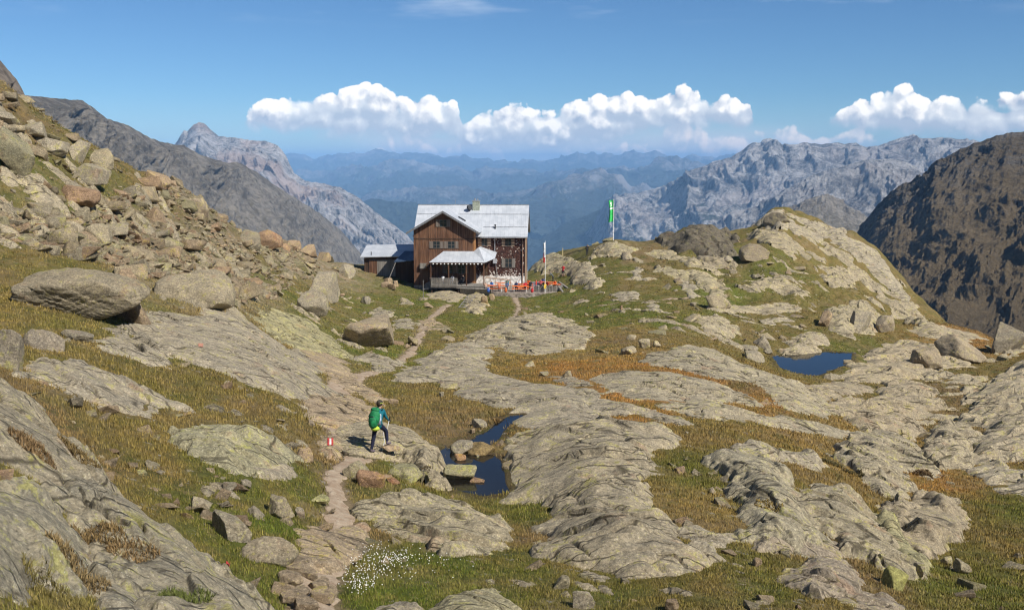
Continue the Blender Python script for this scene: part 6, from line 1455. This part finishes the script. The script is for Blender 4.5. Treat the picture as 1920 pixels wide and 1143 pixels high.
def trek(a, b, label):
    e = empty('trekking_pole', HB); tag(e, label, 'trekking pole', 'pair of trekking poles')
    MB().bar(a, b, .011, 7, .007).build('shaft', m_white, e); MB().bar(a, tuple(Vector(a) + (Vector(a) - Vector(b)).normalized() * .13), .018, 8).build('grip', m_dark, e)
    q = Vector(b) + (Vector(a) - Vector(b)).normalized() * .06; MB().bar(tuple(q), tuple(q + Vector((0, 0, .012))), .035, 10).build('basket', m_dark, e)
trek((.51, .345, .99), tuple(pole_b), 'white trekking pole in the right hand of the hiker')
lp_ = Vector((.36, .52, 0)); lp_.z = htop(HB.x + .36, HB.y + .52) - HB.z
trek((.225, .46, 1.04), tuple(lp_), 'trekking pole in the left hand, mostly hidden by the hiker')
# step stone under the raised foot
v, f = rock_shape(701, 4, .3, 10, .05, .2); v = v * np.array([.34, .28, .20]); v[:, 2] += .195 - v[:, 2].max()
v[:, 0] += .52; v[:, 1] += .2
o = mesh_np('stone', v + np.array(HB), f, m_rock, loc=tuple(HB + Vector((.5, .2, 0)))); o.color = (1.05, .9, .82, 1); tag(o, 'flat brownish stone under the raised right foot of the hiker', 'stone')

# --- guests by the hut
def person_small(loc, rz, top, legs, label, pose='sit', hair=(.06, .04, .03), seat=.46, arms=None):
    sk = SKIN; arms = arms or top
    if pose == 'sit':
        J = {'pelvis': (0, 0, seat + .10, (.15, .12)), 'waist': (0, .0, seat + .26, (.13, .10)), 'chest': (0, .03, seat + .47, (.17, .12)), 'neck': (0, .05, seat + .62, .055), 'head': (0, .07, seat + .76, .095), 'crown': (0, .06, seat + .83, .06),
             'rsh': (.18, .03, seat + .56, .06), 'relb': (.23, .12, seat + .34, .045), 'rw': (.12, .34, seat + .32, .032), 'rh': (.08, .42, seat + .32, .035),
             'lsh': (-.18, .03, seat + .56, .06), 'lelb': (-.23, .12, seat + .34, .045), 'lw': (-.12, .34, seat + .32, .032), 'lh': (-.08, .42, seat + .32, .035),
             'rhip': (.09, .03, seat + .06, .09), 'rk': (.12, .45, seat + .04, .07), 'ra': (.12, .42, .10, .045), 'rt': (.13, .58, .05, .04),
             'lhip': (-.09, .03, seat + .06, .09), 'lk': (-.12, .45, seat + .04, .07), 'la': (-.12, .38, .10, .045), 'lt': (-.13, .54, .05, .04)}
    else:
        b = .0 if pose == 'stand' else .35
        J = {'pelvis': (0, 0, .92, (.15, .11)), 'waist': (0, b * .3, 1.08, (.13, .10)), 'chest': (0, b * .9, 1.30 - b * .2, (.17, .12)), 'neck': (0, b * 1.2, 1.47 - b * .4, .055), 'head': (0, .02 + b * 1.5, 1.62 - b * .6, .095), 'crown': (0, .01 + b * 1.6, 1.69 - b * .6, .06),
             'rsh': (.19, b, 1.40 - b * .3, .06), 'relb': (.30, b + .0, 1.14 - b * .3, .045), 'rw': (.25, b + .18, 1.0 - b * .3, .032), 'rh': (.20, b + .24, .97 - b * .3, .035),
             'lsh': (-.19, b, 1.40 - b * .3, .06), 'lelb': (-.30, b + .0, 1.14 - b * .3, .045), 'lw': (-.25, b + .18, 1.0 - b * .3, .032), 'lh': (-.20, b + .24, .97 - b * .3, .035),
             'rhip': (.09, 0, .86, .09), 'rk': (.11, .04, .48, .062), 'ra': (.12, 0, .09, .045), 'rt': (.14, .15, .045, .04),
             'lhip': (-.09, 0, .86, .09), 'lk': (-.12, .0, .48, .062), 'la': (-.13, -.03, .09, .045), 'lt': (-.15, .12, .045, .04)}
    shin = sk if legs[0] < 0 else legs; lg = tuple(abs(q) for q in legs)
    Bn = [('pelvis', 'waist', top), ('waist', 'chest', top), ('chest', 'neck', top), ('neck', 'head', sk), ('head', 'crown', hair)]
    for s_ in 'rl':
        Bn += [('chest', s_ + 'sh', top), (s_ + 'sh', s_ + 'elb', top), (s_ + 'elb', s_ + 'w', arms), (s_ + 'w', s_ + 'h', sk), ('pelvis', s_ + 'hip', lg), (s_ + 'hip', s_ + 'k', lg), (s_ + 'k', s_ + 'a', shin), (s_ + 'a', s_ + 't', (.04, .035, .03))]
    J['nose'] = (J['head'][0], J['head'][1] + .11, J['head'][2] - .01, .015); Bn.append(('head', 'nose', sk))
    for s_, sg in (('r', 1), ('l', -1)):
        w = Vector(J[s_ + 'h'][:3]); d = (w - Vector(J[s_ + 'w'][:3])).normalized(); sd_ = Vector((1, 0, 0))
        for k in range(4):
            J[f'{s_}g{k}'] = (*(w + d * (.06 + .01 * (k in (1, 2))) + sd_ * (-.03 + .02 * k) + Vector((0, 0, -.012))), .009); Bn.append((s_ + 'h', f'{s_}g{k}', sk))
        J[f'{s_}th'] = (*(w - sd_ * sg * .045 + d * .025), .010); Bn.append((s_ + 'h', f'{s_}th', sk))
    return figure('person', J, Bn, loc, rz, label, 1.0, 1)
BL, NV, RDc, WHc, DKc, ORc, GYc = (.05, .17, .45), (.02, .035, .10), (.60, .03, .04), (.75, .75, .75), (.03, .03, .035), (.65, .22, .12), (.16, .17, .19)
person_small(terr(-3.6, -1.9), 3.0 + HR, BL, DKc, 'seated guest in a bright blue top at the foot of the stair')
person_small(terr(-2.5, -3.35), HR + .1, ORc, GYc, 'seated guest in a salmon top on the bench facing the hut', seat=.48)
person_small(terr(-1.5, -2.3), 3.1, (.10, .16, .30), GYc, 'seated guest in a greyish blue shirt between the stair table and the front table')
person_small(terr(-.3, -2.2), 3.2, NV, DKc, 'seated guest in navy at the left end of the front table', hair=(.02, .02, .02))
person_small(terr(.9, -2.2), 3.1, RDc, NV, 'seated guest in a red top behind the front table')
person_small(terr(1.6, -1.35), HR, DKc, GYc, 'seated guest in black on the bench of the middle table', seat=.48)
person_small(terr(2.9, .3), 3.0, (.50, .10, .10), DKc, 'seated guest in dark red near the grey stack')
person_small(terr(3.9, -1.2), 2.4, (.30, .04, .03), DKc, 'seated guest in brownish red inside the palisade')
for x_, y_, rz_, tp_, lg_, l_ in [(-4.3, -3.3, .2, (.45, .30, .22), GYc, 'seated guest in a beige shirt at the far left of the terrace benches'), (-1.6, .1, 3.0, (.08, .25, .22), DKc, 'seated guest in a teal top at the table by the hut wall'),
        (.0, -.2 + .4, 3.1, WHc, NV, 'seated guest in white behind the middle table'), (1.3, .2, 3.1, (.65, .12, .03), DKc, 'seated guest in orange behind the middle table'), (4.9, -.3, 2.6, (.70, .15, .04), NV, 'seated guest in orange at the palisade table'), (3.2, 2.5, 3.0, (.05, .08, .18), DKc, 'seated guest in dark blue at the far end table')]:
    person_small(terr(x_, y_), rz_ + HR, tp_, lg_, l_)
person_small(terr(2.4, -2.9), 1.4, (.55, .06, .04), GYc, 'guest in red standing between the front table and the palisade', 'stand')
for x_, y_, c__, l_ in [(-1.6, -3.9, (.55, .12, .03), 'orange rucksack on the ground before the front bench'), (1.9, -3.9, (.50, .03, .03), 'red rucksack at the right end of the front bench'), (-3.9, -4.1, (.05, .12, .40), 'blue rucksack below the stair bench'), (2.6, -1.0, (.60, .58, .55), 'light grey rucksack beside the middle table')]:
    e = empty('rucksack', terr(x_, y_)); tag(e, l_, 'rucksack'); mm = simple('rucksack_cloth', c__, .8)
    blob('bag', mm, e, (0, 0, .27), (.2, .15, .28), 21, .04); blob('lid', mm, e, (0, 0, .55), (.17, .13, .07), 22, .03)
p = wpt(1056, 521, 146.0); p.z = htop(p.x, p.y); person_small(p, 2.6, RDc, (-.03, .03, .04), 'man in a red shirt and black shorts standing behind the terrace', 'stand', arms=SKIN)
p = wpt(1037, 517, 145.0); p.z = htop(p.x, p.y); person_small(p, 1.2, (.12, .13, .12), DKc, 'person in dark grey clothes bending forward behind the palisade', 'bend')
person_small(hl(4.2, -1.9, 1.35), .1, WHc, NV, 'guest in a white top seated at the left of the porch deck', seat=.48)
person_small(hl(5.5, -1.7, 1.35), 2.8, WHc, GYc, 'guest in a white top seated further right on the porch deck', seat=.48)
person_small(hl(7.0, -2.0, 1.35), 2.4, DKc, DKc, 'dark clothed guest seated at the right end of the porch deck', seat=.48)
e = empty('deck_table', hl(4.9, -1.2, 1.35), HR); tag(e, 'wooden table on the porch deck with guests sitting at it', 'table')
MB().box(-1.3, 1.3, -.35, .35, .70, .75).build('table_top', m_shut2, e)
for sx in (-1.1, 1.1): MB().box(sx - .05, sx + .05, -.3, .3, 0, .70).build('leg', m_grey, e)
for y_, nm in ((-1.95, 'front'), (-.5, 'back')):
    e = empty('deck_bench', hl(4.9, y_, 1.35), HR); tag(e, f'wooden bench on the porch deck, at the {nm} of the table', 'bench')
    MB().box(-1.5, 1.5, -.16, .16, .42, .47).build('seat', m_shut2, e)
    for sx in (-1.3, 1.3): MB().box(sx - .04, sx + .04, -.13, .13, 0, .42).build('leg', m_grey, e)
p = wpt(1101, 470, 150.0); p.z = htop(p.x, p.y); person_small(p, .4, DKc, DKc, 'tiny dark dressed walker standing on the rocks left of the knoll flagpole', 'stand')
# ------------------------------------------------------------------ grass, flowers, paint marks
rg = np.random.default_rng(99)
def path_dist(x, y):
    d = np.full(x.shape, 9.0)
    for P_, w_ in paths: d = np.minimum(d, line_dist(x, y, P_, w_))
    return d
def open_turf(x, y, edge=-.02):
    s, zt = slab_at(x, y); ok = s < edge
    ok &= path_dist(x, y) > .08
    for (P_, lv), bb in zip(ponds, _pond_bb): ok &= poly_sdf(x, y, P_) < -.05
    return ok, s
m_grass, t = new_mat('grass_blades')
at = t.n('ShaderNodeAttribute', {'attribute_name': 'col'})
p = finish(t, at.outputs[0], .8, spec=.15)
NT_ = 250000
a = rg.uniform(-R_(29), R_(29), NT_); lr = rg.uniform(math.log(11), math.log(150), NT_)
x, y = np.exp(lr) * np.sin(a), np.exp(lr) * np.cos(a)
ok, s_ = open_turf(x, y, .04); x, y = x[ok], y[ok]
cl = fbm(x / .8, y / .8, 3, 61); 
z_ = H(x, y); c_p, s_p = math.cos(PITCH), math.sin(PITCH); fw = y * c_p - z_ * s_p; up_c = y * s_p + z_ * c_p
pu, pv_ = 960 + 1920 * x / fw, 571.5 - 1920 * up_c / fw
scr = poly_sdf(pu, pv_, SCREE_PX) > 0
kp = rg.uniform(size=len(x)) < np.clip(.75 + cl * 1.2, .25, 1) * np.where(scr, .15, 1); x, y, cl = x[kp], y[kp], cl[kp]
r = np.hypot(x, y); NTf = len(x); NB = 6
z = H(x, y) + ground_detail(x, y)[0] * (1)
gc_ = ground_color(x, y) * np.array([1.2, 1.22, 1.0])
hh = (.045 + .05 * rg.uniform(size=NTf) + .06 * np.clip(cl, 0, 1)) * np.clip(r / 24, .9, 1.35)
bx_, by_, bz_, bc_ = [], [], [], []
ang = rg.uniform(0, 6.283, (NTf, NB)); lean = rg.uniform(.1, .7, (NTf, NB)); hb_ = hh[:, None] * rg.uniform(.55, 1.15, (NTf, NB))
wd = (np.maximum(.006, r / 1024 * .42))[:, None] * rg.uniform(.7, 1.3, (NTf, NB)); spread = .05 * np.clip(r / 20, .8, 2.5)[:, None]
ox, oy = x[:, None] + rg.normal(size=(NTf, NB)) * spread, y[:, None] + rg.normal(size=(NTf, NB)) * spread
dx, dy = np.cos(ang), np.sin(ang)
V = np.zeros((NTf, NB, 3, 3), np.float32)
V[:, :, 0] = np.stack([ox - dy * wd, oy + dx * wd, np.broadcast_to(z[:, None], ox.shape) - .02], -1)
V[:, :, 1] = np.stack([ox + dy * wd, oy - dx * wd, np.broadcast_to(z[:, None], ox.shape) - .02], -1)
V[:, :, 2] = np.stack([ox + dx * hb_ * lean, oy + dy * hb_ * lean, z[:, None] + hb_ * (1 - lean * .25)], -1)
cv = np.clip(gc_[:, None, :] * rg.uniform(.65, 1.35, (NTf, NB, 1)) * np.array([1.05, 1.0, .9]), .004, 1)
dry = rg.uniform(size=(NTf, NB, 1)) < .18; cv = np.where(dry, cv * .4 + np.array([.30, .22, .10]) * .6, cv)
Cc = np.repeat(cv[:, :, None, :], 3, 2).reshape(-1, 3)
Fg = np.arange(NTf * NB * 3).reshape(-1, 3)
o = mesh_np('grass', V.reshape(-1, 3), Fg, m_grass, smooth=False, colors=Cc); tag(o, kind='stuff')
# cotton grass
CG = [(690,1080,55,30,210),(738,1058,38,13,110),(672,1112,28,15,90),(810,1070,60,22,40),(655,1042,12,8,22),(700,1040,30,9,34)]
m_cot, t = new_mat('cotton_heads'); finish(t, (.82, .80, .74), .9, spec=.1)
cu = np.concatenate([rg.normal(u, w_ * .6, n) for u, v, w_, h_, n in CG]); cv_ = np.concatenate([rg.normal(v, h_ * .5, n) for u, v, w_, h_, n in CG])
vv, ff, off = [], [], 0; iv, if_ = _ICO[2]
st_v, st_f = [], []
for u, v in zip(cu, cv_):
    if v > 1150 or v < 1025: continue
    q = unproj(u, v); ok, _ = open_turf(np.array([q[0]]), np.array([q[1]]))
    if not ok[0]: continue
    zz = Hs(*q); h_ = rg.uniform(.16, .26); lx, ly = rg.normal(size=2) * .03
    s_ = rg.uniform(.006, .0125)
    vv.append(iv * np.array([s_, s_, s_ * 1.15]) + np.array([q[0] + lx, q[1] + ly, zz + h_])); ff.append(if_ + off); off += len(iv)
    b = len(st_v); st_v += [(q[0] - .002, q[1], zz), (q[0] + .002, q[1], zz), (q[0] + lx, q[1] + ly, zz + h_)]; st_f.append((b, b + 1, b + 2))
o = mesh_np('cotton_grass', np.concatenate(vv), np.concatenate(ff), m_cot); tag(o, kind='stuff')
# larger tussocks and low shrubs by the rocks
def tuft(u, v, h_, n, col, label, name='grass_tussock', spread=.12):
    h_ *= .8; n *= 3; spread = .42; col = tuple(q * .75 for q in col)
    q = unproj(u, v, 0, Htop); z0 = htop(*q); r_ = math.hypot(*q); w_ = max(.006, r_ / 1024 * .5)
    A_ = rg.uniform(0, 6.28, n); L_ = rg.uniform(.2, 1.0, n); B0 = rg.uniform(0, 6.28, n); rr_ = spread * rg.uniform(0, 1, n) ** .5
    bx0, by0 = np.cos(B0) * rr_, np.sin(B0) * rr_ * .6; b = np.stack([bx0, by0, Htop(q[0] + bx0, q[1] + by0) - z0], -1); hv_ = h_ * rg.uniform(.5, 1.1, n)
    tp = b + np.stack([np.cos(A_) * L_ * hv_, np.sin(A_) * L_ * hv_, hv_ * (1 - .35 * L_)], -1); md = b * .5 + tp * .5 + np.array([0, 0, .12]) * hv_[:, None]
    sd_ = np.stack([-np.sin(A_), np.cos(A_), np.zeros(n)], -1) * w_
    hv_ = hv_ * .45; tp = b + (tp - b) * .45; md = b * .5 + tp * .5 + np.array([0, 0, .1]) * hv_[:, None]
    V = np.stack([b - sd_, b + sd_, md - sd_ * .8, md + sd_ * .8, tp], 1); i = np.arange(n)[:, None] * 5
    F = np.concatenate([i + np.array([[0, 1, 3]]), i + np.array([[0, 3, 2]]), i + np.array([[2, 3, 4]])])
    c = np.array(col) * rg.uniform(.6, 1.4, (n, 1)); c = np.repeat(c, 5, 0)
    o = mesh_np(name, V.reshape(-1, 3), F, m_grass, smooth=False, colors=c); o.location = (q[0], q[1], z0 - .02); tag(o, label, 'tussock')
for u, v, h_, n, col, l in [(185, 1000, .45, 260, (.28,.19,.08), 'straw coloured tussock in the gap between the two lichen slabs'), (250, 1035, .4, 200, (.27,.18,.08), 'dry tussock on the largest foreground slab'),
    (110, 1120, .4, 260, (.22,.18,.06), 'green-brown tussock in the bottom left corner'), (150, 1075, .4, 220, (.28,.20,.09), 'pale dry tussock beside the small bottom slab'), (60, 835, .4, 220, (.26,.17,.08), 'brown tussock behind the left corner slab'),
    (150, 850, .35, 200, (.24,.17,.07), 'brown tussock in the crevice above the foreground slab'), (345, 1120, .35, 220, (.14,.16,.04), 'green tussock on the foreground slab near the bottom edge'), (455, 1080, .3, 160, (.14,.15,.04), 'small green tussock by the painted marker'),
    (1560, 870, .5, 260, (.16,.13,.05), 'dark low shrub in the middle of the right foreground outcrop'), (1600, 890, .5, 260, (.15,.12,.05), 'second dark shrub on the right foreground outcrop'), (1730, 885, .5, 240, (.24,.16,.08), 'reddish brown heather patch beside the right block'),
    (1440, 948, .3, 120, (.30,.21,.06), 'yellowish moss tuft at the edge of the fan slab'), (900, 893, .3, 60, (.20,.18,.08), 'thin reeds standing in the dark pond'), (940, 800, .5, 260, (.28,.18,.07), 'orange-brown tussock at the edge of the pond outcrop'),
    (905, 845, .35, 160, (.26,.19,.09), 'tuft on the brownish stone of the dark pond'), (785, 905, .35, 140, (.20,.15,.07), 'brown tuft between the stones of the near pond bank')]:
    tuft(u, v, h_, n, col, l, spread=.28)
# painted trail marks
m_pr = simple('red_trail_paint', (.42, .05, .04), .8, amt=.3); m_pw = simple('white_trail_paint', (.62, .60, .55), .8, amt=.2); m_po = simple('faded_orange_paint', (.42, .20, .13), .9, amt=.3)
def mark(u0, v0, u1, v1, label, cols, split='h'):
    e = None; n = 7
    q = unproj((u0 + u1) / 2, (v0 + v1) / 2, 0, Htop); base = Vector((q[0], q[1], htop(*q)))
    e = empty('trail_marker', base); tag(e, label, 'trail marker')
    for (a0, a1, b0, b1, m) in cols:
        pts = []
        for j in range(n):
            for i in range(n):
                u = u0 + (u1 - u0) * (a0 + (a1 - a0) * i / (n - 1)); v = v0 + (v1 - v0) * (b0 + (b1 - b0) * j / (n - 1))
                p_ = unproj(u, v, .015, Htop); zz = htop(*p_) + .015; pts.append((p_[0] - base.x, p_[1] - base.y, zz - base.z))
        mesh_np('paint_stripe', pts, grid_faces(n, n), m, parent=e)
mark(614, 820, 625, 834, 'red paint mark with a white stripe on the rock left of the hiker', [(0, .34, 0, 1, m_pr), (.34, .66, .1, .9, m_pw), (.66, 1, 0, 1, m_pr)])
mark(424, 1044, 438, 1058, 'red and white paint mark on the edge of the foreground slab', [(0, .5, 0, 1, m_pr), (.5, 1, 0, 1, m_pw)])
mark(372, 643, 381, 650, 'faded orange paint mark on the whaleback slab', [(0, 1, 0, 1, m_po)])
# ------------------------------------------------------------------ haze
m_haze = bpy.data.materials.new('haze'); m_haze.use_nodes = True
t = NT(m_haze.node_tree)
pv = t.n('ShaderNodeVolumePrincipled', None, Density=7.0e-5)
pv.inputs['Color'].default_value = (.32, .60, 1.0, 1); pv.inputs['Anisotropy'].default_value = -0.25
o = t.n('ShaderNodeOutputMaterial'); t.set(o.inputs['Volume'], pv.outputs[0])
hv = [(sx * 34000, sy * 34000, z) for z in (-1250, 185) for sx, sy in ((-1, -1), (1, -1), (1, 1), (-1, 1))]
hf = [(0, 3, 2, 1), (4, 5, 6, 7), (0, 1, 5, 4), (1, 2, 6, 5), (2, 3, 7, 6), (3, 0, 4, 7)]
hz = mesh_np('haze', hv, hf, m_haze, smooth=False); tag(hz, kind='stuff')
